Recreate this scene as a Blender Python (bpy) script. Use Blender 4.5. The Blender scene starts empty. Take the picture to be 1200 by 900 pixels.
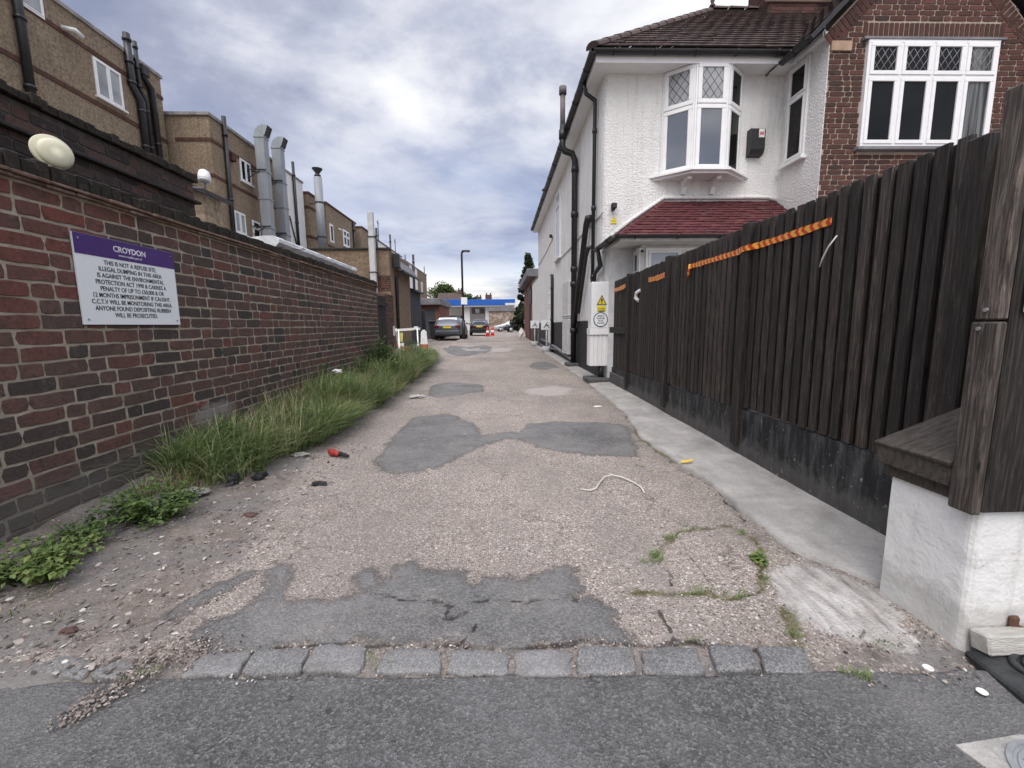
import bpy, math, random
import numpy as np
from mathutils import Vector, noise as mnoise
random.seed(7)
rnd = random.Random(11)
scene = bpy.context.scene
COL = scene.collection
PI = math.pi
def V(*a): return Vector(a)
def zg(y): return .006 * min(max(y - 6, 0), 24)      # the alley rises very gently

# ------------------------------------------------------------------ object helpers
WL = {}
def tag(o, label=None, cat=None, group=None, kind=None):
    if label: o['label'] = label
    if cat: o['category'] = cat
    if group: o['group'] = group
    if kind: o['kind'] = kind
    return o
def thing(name, label, cat, loc=(0, 0, 0), group=None):
    o = bpy.data.objects.new(name, None); COL.objects.link(o)
    o.empty_display_size = .1
    o.location = loc; WL[o.name] = Vector(loc)
    return tag(o, label, cat, group)
def copy_tree(o, parent=None, depth=0):
    c = o.copy(); COL.objects.link(c); c.parent = parent
    for ch in [x for x in bpy.data.objects if x.parent == o]: copy_tree(ch, c, depth + 1)
    return c

class Frame:
    """local frame: origin, u, v, n axes"""
    def __init__(s, O, U, Vv, N=None):
        s.O = Vector(O); s.U = Vector(U).normalized(); s.V = Vector(Vv).normalized()
        s.N = Vector(N).normalized() if N else s.U.cross(s.V).normalized()
    def p(s, u, v, n=0): return s.O + s.U * u + s.V * v + s.N * n
WORLD = Frame((0, 0, 0), (1, 0, 0), (0, 1, 0))
def faceX(x, y=0, z=0): return Frame((x, y, z), (0, 1, 0), (0, 0, 1), (1, 0, 0))       # faces +X (left-hand walls); u = +Y
def faceXn(x, y=0, z=0): return Frame((x, y, z), (0, -1, 0), (0, 0, 1), (-1, 0, 0))    # faces -X; u = -Y
def faceY(y, x=0, z=0): return Frame((x, y, z), (1, 0, 0), (0, 0, 1), (0, -1, 0))      # faces the street; u = +X

class MB:
    def __init__(s): s.v = []; s.f = []; s.t = []; s.m = []; s.sm = []
    def add(s, vs, fs, tone=0., mi=0, smooth=False):
        b = len(s.v); s.v += [tuple(x) for x in vs]
        for f in fs:
            s.f.append([b + i for i in f]); s.t.append(tone); s.m.append(mi); s.sm.append(smooth)
        return s
    def fbox(s, F, u0, u1, v0, v1, n0, n1, tone=0., mi=0, bev=0.):
        if u1 < u0: u0, u1 = u1, u0
        if v1 < v0: v0, v1 = v1, v0
        if n1 < n0: n0, n1 = n1, n0
        if bev <= 0:
            P = [F.p(u, v, n) for n in (n0, n1) for v in (v0, v1) for u in (u0, u1)]
            return s.add(P, [(0, 2, 3, 1), (4, 5, 7, 6), (0, 1, 5, 4), (2, 6, 7, 3), (0, 4, 6, 2), (1, 3, 7, 5)], tone, mi)
        b = min(bev, (u1 - u0) * .45, (v1 - v0) * .45, (n1 - n0) * .45)
        P = []; idx = {}
        for k, n in ((0, n0), (1, n1)):
            for j, v in ((0, v0), (1, v1)):
                for i, u in ((0, u0), (1, u1)):
                    du = b if i == 0 else -b; dv = b if j == 0 else -b; dn = b if k == 0 else -b
                    for ax in range(3):
                        idx[(i, j, k, ax)] = len(P)
                        P.append(F.p(u + (0 if ax == 0 else du), v + (0 if ax == 1 else dv), n + (0 if ax == 2 else dn)))
        fs = []
        for ax in range(3):
            for s0 in (0, 1):
                o = [a for a in range(3) if a != ax]
                q = []
                for (a, c) in ((0, 0), (1, 0), (1, 1), (0, 1)):
                    key = [0, 0, 0]; key[ax] = s0; key[o[0]] = a; key[o[1]] = c
                    q.append(idx[(*key, ax)])
                flip = (s0 == 0) != (ax == 1)
                fs.append(q[::-1] if flip else q)
        for ax in range(3):
            o = [a for a in range(3) if a != ax]
            for a in (0, 1):
                for c in (0, 1):
                    k0 = [0, 0, 0]; k0[o[0]] = a; k0[o[1]] = c; k1 = list(k0); k1[ax] = 1
                    fs.append([idx[(*k0, o[0])], idx[(*k1, o[0])], idx[(*k1, o[1])], idx[(*k0, o[1])]])
        for i in (0, 1):
            for j in (0, 1):
                for k in (0, 1): fs.append([idx[(i, j, k, a)] for a in range(3)])
        return s.add(P, fs, tone, mi)
    def box(s, x0, x1, y0, y1, z0, z1, tone=0., mi=0, bev=0.): return s.fbox(WORLD, x0, x1, y0, y1, z0, z1, tone, mi, bev)
    def prism(s, F, poly, n0, n1, tone=0., mi=0):
        n = len(poly)
        P = [F.p(u, v, n0) for u, v in poly] + [F.p(u, v, n1) for u, v in poly]
        fs = [list(range(n))[::-1], [n + i for i in range(n)]] + [[i, (i + 1) % n, n + (i + 1) % n, n + i] for i in range(n)]
        return s.add(P, fs, tone, mi)
    def quad(s, *P, tone=0., mi=0): return s.add(P, [list(range(len(P)))], tone, mi)
    def tube(s, pts, r, n=10, cap=True, tone=0., mi=0, smooth=True):
        pts = [Vector(p) for p in pts]; R = r if isinstance(r, (list, tuple)) else [r] * len(pts)
        P = []; up = None
        for i, p in enumerate(pts):
            d = (pts[min(i + 1, len(pts) - 1)] - pts[max(i - 1, 0)]).normalized()
            if up is None:
                up = V(0, 0, 1) if abs(d.z) < .9 else V(1, 0, 0)
            a = up - d * up.dot(d)
            if a.length < 1e-4: a = V(0, 1, 0) - d * d.y
            a.normalize(); up = a; b = d.cross(a)
            k = 1.
            if 0 < i < len(pts) - 1:
                d0 = (pts[i] - pts[i - 1]).normalized(); c = max(.5, d0.dot(d)); k = 1 / c
            for j in range(n):
                t = 2 * PI * j / n
                P.append(p + (a * math.cos(t) + b * math.sin(t)) * R[i] * (k if k < 1.5 else 1.5))
        fs = [[i * n + j, i * n + (j + 1) % n, (i + 1) * n + (j + 1) % n, (i + 1) * n + j] for i in range(len(pts) - 1) for j in range(n)]
        s.add(P, fs, tone, mi, smooth)
        if cap:
            b = len(s.v) - len(P)
            s.f.append([b + j for j in range(n)][::-1]); s.f.append([b + (len(pts) - 1) * n + j for j in range(n)])
            s.t += [tone] * 2; s.m += [mi] * 2; s.sm += [False] * 2
        return s
    def lathe(s, F, prof, n=20, tone=0., mi=0, smooth=True, sx=1., sy=1.):
        """prof: (radius, height along F.N)"""
        P = []
        for r, h in prof:
            for j in range(n):
                t = 2 * PI * j / n; P.append(F.p(r * sx * math.cos(t), r * sy * math.sin(t), h))
        m = len(prof)
        fs = [[i * n + j, i * n + (j + 1) % n, (i + 1) * n + (j + 1) % n, (i + 1) * n + j] for i in range(m - 1) for j in range(n)]
        s.add(P, fs, tone, mi, smooth)
        b = len(s.v) - len(P)
        s.f.append([b + j for j in range(n)][::-1]); s.f.append([b + (m - 1) * n + j for j in range(n)])
        s.t += [tone] * 2; s.m += [mi] * 2; s.sm += [smooth] * 2
        return s
    def build(s, name, mats, parent=None, kind=None, fix=True):
        if not isinstance(mats, (list, tuple)): mats = [mats]
        off = WL.get(parent.name, Vector()) if parent else Vector()
        me = bpy.data.meshes.new(name)
        me.from_pydata([(x - off.x, y - off.y, z - off.z) for x, y, z in s.v], [], s.f)
        for m in mats: me.materials.append(m)
        me.polygons.foreach_set('material_index', s.m)
        me.polygons.foreach_set('use_smooth', s.sm)
        at = me.attributes.new('tone', 'FLOAT', 'FACE'); at.data.foreach_set('value', s.t)
        if fix and len(s.f) < 60000:
            import bmesh
            bm = bmesh.new(); bm.from_mesh(me); bmesh.ops.recalc_face_normals(bm, faces=bm.faces); bm.to_mesh(me); bm.free()
        me.update()
        o = bpy.data.objects.new(name, me); COL.objects.link(o)
        if parent: o.parent = parent
        WL[o.name] = off
        if kind: o['kind'] = kind
        return o

def text_part(name, body, F, u, v, size, mat, parent, align='CENTER', depth=.0006, bold=0., n=.001, sx=1.):
    cu = bpy.data.curves.new(name, 'FONT'); cu.body = body; cu.size = size; cu.align_x = align; cu.align_y = 'CENTER'
    cu.extrude = depth; cu.offset = bold; cu.resolution_u = 3
    o = bpy.data.objects.new(name, cu); COL.objects.link(o)
    dg = bpy.context.evaluated_depsgraph_get(); me = bpy.data.meshes.new_from_object(o.evaluated_get(dg))
    bpy.data.objects.remove(o); bpy.data.curves.remove(cu)
    off = WL.get(parent.name, Vector())
    for q in me.vertices: q.co = F.p(u + q.co.x * sx, v + q.co.y, n + q.co.z) - off
    me.materials.clear(); me.materials.append(mat); me.name = name
    o = bpy.data.objects.new(name, me); COL.objects.link(o); o.parent = parent; WL[o.name] = off
    return o

# ------------------------------------------------------------------ materials
class NT:
    def __init__(s, name, rough=.8, spec=.3, metal=0.):
        m = bpy.data.materials.new(name); m.use_nodes = True; s.m = m; s.t = m.node_tree
        s.b = s.t.nodes['Principled BSDF']; s.b.inputs['Roughness'].default_value = rough
        s.b.inputs['Specular IOR Level'].default_value = spec; s.b.inputs['Metallic'].default_value = metal
        s.co = s.t.nodes.new('ShaderNodeTexCoord').outputs['Object']
    def n(s, typ, **kw):
        x = s.t.nodes.new(typ)
        for k, v in kw.items(): setattr(x, k, v)
        return x
    def l(s, a, b): s.t.links.new(a, b)
    def setin(s, sock, v):
        if hasattr(v, 'is_linked'): s.l(v, sock)
        elif isinstance(v, (tuple, list)) and len(v) == 3 and sock.type == 'RGBA': sock.default_value = (*v, 1)
        else: sock.default_value = v
    def scaled(s, sc):
        mp = s.n('ShaderNodeMapping'); s.l(s.co, mp.inputs[0]); mp.inputs['Scale'].default_value = sc; return mp.outputs[0]
    def noise(s, scale=5., detail=4., rough=.6, co=None, dist=0.):
        x = s.n('ShaderNodeTexNoise'); s.l(co or s.co, x.inputs['Vector']); x.inputs['Scale'].default_value = scale
        x.inputs['Detail'].default_value = detail; x.inputs['Roughness'].default_value = rough; x.inputs['Distortion'].default_value = dist
        return x.outputs['Fac']
    def voro(s, scale, feature='F1', co=None, out='Distance', rand=1.):
        x = s.n('ShaderNodeTexVoronoi', feature=feature); s.l(co or s.co, x.inputs['Vector']); x.inputs['Scale'].default_value = scale
        x.inputs['Randomness'].default_value = rand
        return x.outputs[out]
    def attr(s, name):
        x = s.n('ShaderNodeAttribute', attribute_name=name); return x.outputs['Fac']
    def ramp(s, fac, stops, interp='LINEAR'):
        x = s.n('ShaderNodeValToRGB'); r = x.color_ramp; r.interpolation = interp
        while len(r.elements) < len(stops): r.elements.new(.5)
        for e, (p, c) in zip(r.elements, stops):
            e.position = p; e.color = (*c, 1) if isinstance(c, (tuple, list)) else (c, c, c, 1)
        s.l(fac, x.inputs[0]); return x.outputs[0]
    def mix(s, fac, a, b, mode='MIX'):
        x = s.n('ShaderNodeMix', data_type='RGBA', blend_type=mode)
        s.setin(x.inputs[0], fac); s.setin(x.inputs[6], a); s.setin(x.inputs[7], b); return x.outputs[2]
    def math(s, op, a, b=0., c=None):
        x = s.n('ShaderNodeMath', operation=op); s.setin(x.inputs[0], a); s.setin(x.inputs[1], b)
        if c is not None: s.setin(x.inputs[2], c)
        return x.outputs[0]
    def sep(s, sock):
        x = s.n('ShaderNodeSeparateXYZ'); s.l(sock, x.inputs[0]); return x.outputs
    def base(s, c): s.setin(s.b.inputs['Base Color'], c); return s
    def rough(s, c): s.setin(s.b.inputs['Roughness'], c); return s
    def bump(s, h, dist=.01, strength=1.):
        x = s.n('ShaderNodeBump'); x.inputs['Distance'].default_value = dist; x.inputs['Strength'].default_value = strength
        s.l(h, x.inputs['Height']); s.l(x.outputs[0], s.b.inputs['Normal']); return s

def varied(name, c1, c2, scale=6., rough=.8, bump=.0, bscale=60., spec=.3, metal=0., c3=None, stretch=None, lo=.35, hi=.65):
    m = NT(name, rough, spec, metal)
    co = m.scaled(stretch) if stretch else m.co
    f = m.noise(scale, 6, .65, co)
    st = [(lo, c1), (hi, c2)] if c3 is None else [(lo, c1), ((lo + hi) / 2, c2), (hi, c3)]
    c = m.ramp(f, st)
    g = m.noise(scale * 7, 3, .6, co)
    c = m.mix(.35, c, m.ramp(g, [(.35, .55), (.65, 1.25)]), 'MULTIPLY') if False else m.mix(m.math('MULTIPLY', m.ramp(g, [(.4, 0.), (.7, 1.)]), .3), c, c1)
    m.base(c)
    if bump: m.bump(m.noise(bscale, 3, .6, co), bump)
    return m.m

M = {}
def smear(m, c):
    """cement smeared over a few courses low on the wall, and splashed dirt at its foot"""
    s_ = m.sep(m.co); a = m.math('MULTIPLY', m.math('ADD', s_[1], 1.18), 3.2); b = m.math('MULTIPLY', m.math('SUBTRACT', s_[2], .34), 9.)
    d = m.math('ADD', m.math('MULTIPLY', a, a), m.math('MULTIPLY', b, b)); d = m.math('ADD', d, m.math('MULTIPLY', m.noise(8, 6, .75), 2.2))
    c = m.mix(m.math('MULTIPLY', m.ramp(m.math('MULTIPLY', d, .4), [(.55, 1.), (.85, 0.)]), .8), c, (.3, .275, .25))
    lo = m.math('ADD', s_[2], m.math('MULTIPLY', m.noise(6, 6, .75), -.35))
    return m.mix(m.math('MULTIPLY', m.ramp(lo, [(-.1, 1.), (.16, 0.)]), .6), c, (.15, .135, .12))
def brick_mat(name, stops, dirt=(.05, .045, .04), dirtamt=.5, bump=.004, smeared=False):
    m = NT(name, .9, .2)
    t = m.attr('tone')
    c = m.ramp(t, stops)
    f = m.noise(9, 5, .7)
    c = m.mix(m.math('MULTIPLY', m.ramp(f, [(.42, 0.), (.72, 1.)]), dirtamt), c, dirt)
    g = m.noise(70, 4, .7)
    c = m.mix(m.math('MULTIPLY', m.ramp(g, [(.5, 0.), (.75, 1.)]), .45), c, (.03, .024, .022))
    w = m.noise(38, 3, .6)
    c = m.mix(m.math('MULTIPLY', m.ramp(w, [(.66, 0.), (.78, 1.)]), .35), c, (.34, .29, .25))
    v_ = m.noise(26, 6, .8)
    c = m.mix(m.math('MULTIPLY', m.ramp(v_, [(.3, 1.), (.5, 0.)]), .75), c, (.04, .032, .03))
    e_ = m.noise(16, 6, .8)
    c = m.mix(m.math('MULTIPLY', m.ramp(e_, [(.56, 0.), (.72, 1.)]), .35), c, (.25, .2, .17))
    if smeared: c = smear(m, c)
    m.base(c); h = m.math('ADD', m.noise(45, 5, .7), m.math('MULTIPLY', g, .6)); m.bump(h, bump)
    return m.m
M['brick'] = brick_mat('old_red_brick', [(0, (.055, .05, .049)), (.25, (.1, .071, .062)), (.5, (.135, .083, .07)), (.75, (.165, .076, .062)), (1, (.2, .068, .053))], smeared=True)
M['brick_house'] = brick_mat('house_brick', [(0, (.045, .028, .026)), (.5, (.09, .04, .034)), (1, (.14, .06, .047))], dirtamt=.25, bump=.003)
M['brick_dark'] = brick_mat('sooty_brick', [(0, (.035, .031, .031)), (.5, (.075, .058, .054)), (1, (.13, .075, .062))], dirtamt=.6)
M['coping'] = brick_mat('mossy_coping_brick', [(0, (.018, .016, .014)), (.5, (.034, .027, .023)), (1, (.06, .043, .035))], dirt=(.035, .038, .022), dirtamt=.7, bump=.008)
def mortar_mat():
    m = NT('grey_mortar', .95, .15)
    c = m.ramp(m.noise(9, 6, .7), [(.3, (.25, .217, .17)), (.55, (.38, .335, .265)), (.75, (.52, .46, .365))])
    c = m.mix(m.math('MULTIPLY', m.ramp(m.noise(3, 5, .7), [(.5, 0.), (.72, 1.)]), .5), c, (.17, .15, .125))
    m.base(smear(m, c)).bump(m.noise(70, 4, .7), .004); return m.m
M['mortar'] = mortar_mat()
M['mortar_dark'] = varied('sooty_mortar', (.06, .052, .048), (.12, .105, .095), 14, .95, .004, 90)
M['mortar_pale'] = varied('pale_mortar', (.34, .275, .22), (.46, .39, .32), 14, .95, .003, 90)
M['tile_edge'] = varied('creasing_tile', (.1, .06, .045), (.25, .17, .13), 12, .9, .003, 60)
M['cement'] = varied('cement_smear', (.25, .23, .21), (.38, .35, .32), 9, .95, .004, 60)
M['stock'] = None
def stock_mat(name, a, b, c_, sc=26.):
    m = NT(name, .95, .15)
    br = m.n('ShaderNodeTexBrick'); br.offset = .5
    # brick coordinates: use the wall's horizontal run and its height
    s = m.sep(m.co); cx = m.n('ShaderNodeCombineXYZ'); m.l(m.math('ADD', s[0], s[1]), cx.inputs[0]); m.l(s[2], cx.inputs[1])
    m.l(cx.outputs[0], br.inputs['Vector']); br.inputs['Scale'].default_value = 1.
    br.inputs['Brick Width'].default_value = .235; br.inputs['Row Height'].default_value = .08; br.inputs['Mortar Size'].default_value = .006; br.inputs['Bias'].default_value = .0
    br.inputs['Color1'].default_value = (*a, 1); br.inputs['Color2'].default_value = (*b, 1); br.inputs['Mortar'].default_value = (*c_, 1)
    f = m.noise(1.3, 5, .65)
    c = m.mix(m.math('MULTIPLY', m.ramp(f, [(.4, 0.), (.7, 1.)]), .5), br.outputs['Color'], (.24, .185, .13))
    g = m.noise(sc * .55, 6, .8)
    c = m.mix(m.math('MULTIPLY', m.ramp(g, [(.44, 0.), (.62, 1.)]), .7), c, (.09, .07, .053))
    st = m.noise(3, 4, .6, m.scaled((4, 4, .35)))
    c = m.mix(m.math('MULTIPLY', m.ramp(st, [(.52, 0.), (.72, 1.)]), .4), c, (.06, .05, .042))
    m.base(c).bump(g, .02)
    return m.m
M['stock'] = stock_mat('brown_stock_brick', (.35, .275, .19), (.28, .212, .143), (.32, .275, .21))
M['stock_dark'] = stock_mat('dark_stock_brick', (.3, .215, .145), (.21, .152, .108), (.26, .215, .165))
M['band'] = varied('red_brick_band', (.06, .032, .026), (.12, .055, .04), 5, .9, .01, 30)
M['parapet'] = varied('parapet_capping', (.16, .155, .15), (.34, .33, .32), 4, .85)
def render_mat(name, c1, c2, bscale, bdist, dirty=.25, streak=(.3, .29, .27)):
    m = NT(name, .9, .25)
    f = m.noise(2.2, 5, .6)
    c = m.ramp(f, [(.3, c1), (.7, c2)])
    st = m.noise(2.5, 5, .65, m.scaled((5, 5, .3)))
    c = m.mix(m.math('MULTIPLY', m.ramp(st, [(.53, 0.), (.78, 1.)]), dirty), c, streak)
    g = m.noise(bscale, 3, .65); v = m.voro(bscale * .8)
    c = m.mix(m.math('MULTIPLY', m.ramp(g, [(.25, 1.), (.45, 0.)]), .35), c, (.4, .395, .385))
    m.base(c); m.bump(m.math('SUBTRACT', g, m.math('MULTIPLY', v, .5)), bdist)
    return m.m
M['roughcast'] = render_mat('white_roughcast', (.74, .735, .72), (.82, .815, .8), 42, .02, .42)
M['white_side'] = render_mat('white_side_render', (.7, .695, .68), (.8, .795, .78), 26, .015, .3)
def pier_mat():
    m = NT('white_painted_render', .85, .3)
    f = m.noise(4, 6, .65); c = m.ramp(f, [(.3, (.72, .715, .69)), (.7, (.84, .84, .825))])
    z = m.sep(m.co)[2]
    low = m.ramp(m.math('ADD', z, m.math('MULTIPLY', m.noise(16, 7, .8), -.22)), [(-.3, 1.), (.06, 0.)])
    c = m.mix(m.math('MULTIPLY', low, .45), c, (.2, .185, .155))
    st = m.noise(9, 4, .6, m.scaled((3, 3, .25)))
    c = m.mix(m.math('MULTIPLY', m.ramp(st, [(.55, 0.), (.75, 1.)]), .45), c, (.42, .4, .36))
    sc = m.noise(26, 5, .75)
    c = m.mix(m.math('MULTIPLY', m.ramp(sc, [(.66, 0.), (.7, 1.)]), .5), c, (.3, .28, .25))
    m.base(c).bump(m.math('ADD', m.noise(6, 3), m.math('MULTIPLY', m.noise(70, 4), .25)), .012)
    return m.m
M['pier'] = pier_mat()
M['upvc'] = varied('white_plastic', (.76, .765, .77), (.82, .82, .82), 5, .4, 0, spec=.45)
M['upvc_grey'] = varied('weathered_white_plastic', (.5, .5, .5), (.66, .66, .65), 5, .55)
def glass_mat(name, c, rough=.04, spec=.3):
    m = NT(name, rough, .5); m.b.inputs['IOR'].default_value = 1.26 if spec < .5 else 2.7; m.base(m.ramp(m.noise(1.7, 2), [(.3, c), (.7, tuple(x * 1.5 for x in c))])); m.bump(m.noise(1.2, 1), .004)
    return m.m
M['glass'] = glass_mat('window_glass', (.008, .009, .009))
M['glass_bay'] = glass_mat('dark_window_glass', (.03, .034, .036), spec=.75)
M['glass_net'] = glass_mat('net_curtain_window_glass', (.26, .27, .28), .12)
def curtain_glass():
    m = NT('curtained_window_glass', .08, .5); m.b.inputs['IOR'].default_value = 1.3
    f = m.noise(3., 3, .5, m.scaled((6, 6, .25))); m.base(m.ramp(f, [(.35, (.03, .032, .033)), (.6, (.16, .165, .165))])); return m.m
M['glass_net2'] = curtain_glass()
M['lead'] = varied('window_lead', (.2, .2, .21), (.34, .34, .34), 20, .6)
M['black_plastic'] = varied('black_plastic_pipe', (.012, .012, .013), (.025, .025, .026), 6, .42, 0, spec=.45)
M['black_steel'] = varied('black_painted_steel', (.02, .02, .022), (.035, .035, .036), 6, .5)
def fence_mat(name='black_stained_wood', lift=1.):
    m = NT(name, .72, .3)
    co = m.scaled((24, 24, 1.3))
    g = m.noise(2.6, 8, .75, co, 1.6)
    t = m.attr('tone')
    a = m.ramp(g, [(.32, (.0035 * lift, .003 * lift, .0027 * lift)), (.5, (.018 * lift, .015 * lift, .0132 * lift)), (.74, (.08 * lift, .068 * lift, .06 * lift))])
    c = m.mix(m.math('MULTIPLY', t, .6), a, m.mix(1., a, (3., 2.9, 2.8), 'MULTIPLY'))
    sp = m.noise(11, 5, .7, m.scaled((4, 4, 1.)))
    c = m.mix(m.math('MULTIPLY', m.ramp(sp, [(.62, 0.), (.78, 1.)]), .55), c, (.1, .088, .08))
    kn = m.voro(2.2, co=m.scaled((6, 6, 1.2)))
    c = m.mix(m.ramp(kn, [(.03, 1.), (.07, 0.)]), c, (.004, .004, .004))
    m.base(c).bump(g, .004)
    m.rough(m.ramp(g, [(.3, .55), (.7, .8)]))
    return m.m
M['fence'] = fence_mat()
M['fence_weathered'] = fence_mat('weathered_stained_wood', 1.8)  # paler, weathered version of the stained wood for the corner post planks
def plinth_mat():
    m = NT('black_painted_render', .6, .35)
    c = m.ramp(m.noise(5, 6, .65), [(.3, (.006, .007, .0088)), (.7, (.015, .017, .02))])
    z = m.sep(m.co)
    st = m.noise(7, 6, .7, m.scaled((1, 2.5, .45)))
    yfade = m.ramp(z[1], [(.0, 1.), (1., 0.)])
    ym = m.math('SUBTRACT', 1., m.math('MULTIPLY', m.math('SUBTRACT', z[1], 2.4), .62)); ymc = m.n('ShaderNodeClamp'); m.l(ym, ymc.inputs[0]); ymc.inputs[1].default_value = .04
    mk = m.math('MULTIPLY', m.ramp(st, [(.47, 0.), (.68, 1.)]), ymc.outputs[0])
    c = m.mix(m.math('MULTIPLY', mk, .4), c, (.19, .19, .188))
    low = m.ramp(m.math('ADD', z[2], m.math('MULTIPLY', m.noise(10, 5, .7), -.24)), [(-.02, 1.), (.07, 0.)])
    c = m.mix(m.math('MULTIPLY', low, .6), c, (.1, .095, .088))
    fl = m.noise(34, 5, .75)
    c = m.mix(m.math('MULTIPLY', m.ramp(fl, [(.63, 0.), (.67, 1.)]), ymc.outputs[0]), c, (.36, .35, .33))
    m.base(c).bump(m.math('ADD', m.noise(9, 4), m.math('MULTIPLY', fl, .3)), .008)
    return m.m
M['plinth'] = plinth_mat()
M['plinth_house'] = varied('black_plinth_paint', (.016, .017, .019), (.035, .036, .038), 3, .6, .006, 30)
def tile_mat(name, a, b, c3):
    m = NT(name, .8, .25)
    c = m.ramp(m.attr('tone'), [(0, a), (.6, b), (1, c3)])
    c = m.mix(m.math('MULTIPLY', m.ramp(m.noise(22, 5, .7), [(.5, 0.), (.75, 1.)]), .55), c, tuple(x * .4 for x in a))
    c = m.mix(m.math('MULTIPLY', m.ramp(m.noise(5, 5, .75), [(.58, 0.), (.72, 1.)]), .4), c, (.17, .15, .12))
    m.base(c).bump(m.noise(60, 3), .006); return m.m
M['tile_brown'] = tile_mat('brown_roof_tile', (.07, .052, .049), (.088, .064, .059), (.115, .084, .075))
M['tile_red'] = tile_mat('red_roof_tile', (.07, .02, .023), (.095, .026, .029), (.13, .042, .042))
M['slate'] = varied('far_roof_tile', (.06, .042, .036), (.11, .078, .066), 3, .85)
M['brick_far'] = varied('far_chimney_brick', (.07, .042, .036), (.13, .075, .06), 3, .9)
M['felt'] = varied('grey_roof_felt', (.13, .13, .14), (.24, .24, .25), 2, .9)
def steel_mat(name, c1, c2, rough=.45, metal=.7):
    m = NT(name, rough, .5, metal); m.base(m.ramp(m.noise(3, 6, .7, m.scaled((4, 4, .7))), [(.3, c1), (.7, c2)])); m.bump(m.noise(4, 3), .01); return m.m
M['duct'] = steel_mat('galvanised_steel', (.2, .222, .24), (.29, .312, .33), .6, .1)
M['steel_pale'] = varied('pale_grey_flue', (.42, .43, .44), (.58, .58, .58), 6, .6)
M['concrete'] = None
def concrete_mat(name, a, b, dk=(.1, .095, .088), agg=80):
    m = NT(name, .92, .2)
    c = m.ramp(m.noise(2.4, 8, .7, dist=.4), [(.3, a), (.7, b)])
    c = m.mix(m.math('MULTIPLY', m.ramp(m.noise(5, 7, .75, m.scaled((1.6, .7, 1))), [(.5, 0.), (.75, 1.)]), .5), c, dk)
    g = m.noise(agg, 4, .7)
    c = m.mix(m.math('MULTIPLY', m.ramp(g, [(.5, 0.), (.75, 1.)]), .4), c, dk)
    p = m.voro(agg * .7)
    c = m.mix(m.math('MULTIPLY', m.ramp(p, [(.1, 1.), (.2, 0.)]), .35), c, tuple(min(.6, x * 1.4) for x in b))
    m.base(c).bump(m.math('ADD', g, m.math('MULTIPLY', m.noise(7, 5), 1.5)), .006); return m.m
M['concrete'] = concrete_mat('worn_concrete', (.24, .23, .212), (.47, .452, .42), (.15, .14, .127))
M['slab'] = concrete_mat('pale_cracked_concrete', (.3, .285, .27), (.58, .56, .54), (.16, .145, .13), 45)
M['block'] = concrete_mat('dark_concrete_block', (.06, .06, .06), (.12, .12, .115))
def sett_mat():
    m = NT('granite_sett', .7, .35)
    c = m.ramp(m.attr('tone'), [(0, (.07, .073, .072)), (1, (.155, .153, .147))])
    g = m.noise(160, 3, .7)
    c = m.mix(m.ramp(g, [(.4, 0.), (.7, .8)]), c, (.33, .32, .31))
    c = m.mix(m.math('MULTIPLY', m.ramp(m.noise(12, 6, .7), [(.5, 0.), (.72, 1.)]), .55), c, (.075, .072, .065))
    m.base(c).bump(m.math('ADD', m.noise(25, 5), m.math('MULTIPLY', g, .3)), .004); return m.m
M['sett'] = sett_mat()
def asphalt(m, dark, light, sc=1.):
    v = m.voro(150 * sc, out='Color'); s = m.sep(v)[0]
    c = m.ramp(s, [(.0, dark), (.55, light), (.8, tuple(x * 1.3 for x in light)), (.985, (.25, .245, .235))])
    n2 = m.noise(330 * sc, 3, .7)
    c = m.mix(m.ramp(n2, [(.42, .55), (.6, 0.)]), c, tuple(x * .35 for x in dark))
    l = m.noise(1.6, 6, .65)
    c = m.mix(m.math('MULTIPLY', m.ramp(l, [(.4, 0.), (.7, 1.)]), .5), c, tuple(x * 1.7 for x in light))
    return c, m.math('ADD', m.voro(150 * sc), m.math('MULTIPLY', n2, .7))
def street_mat():
    m = NT('street_asphalt', .85, .3)
    c, h = asphalt(m, (.074, .073, .071), (.135, .133, .13))
    s = m.voro(7, co=None); c = m.mix(m.math('MULTIPLY', m.ramp(s, [(.06, 1.), (.09, 0.)]), .6), c, (.02, .02, .021))
    d = m.noise(5, 6, .7); yy = m.sep(m.co)[1]
    c = m.mix(m.math('MULTIPLY', m.ramp(d, [(.5, 0.), (.75, 1.)]), .3), c, (.19, .18, .165))
    e = m.ramp(m.math('ADD', yy, m.math('MULTIPLY', d, .12)), [(1.12, 0.), (1.2, 1.)]) if False else None
    m.base(c).bump(h, .005); return m.m
M['street'] = street_mat()
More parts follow.
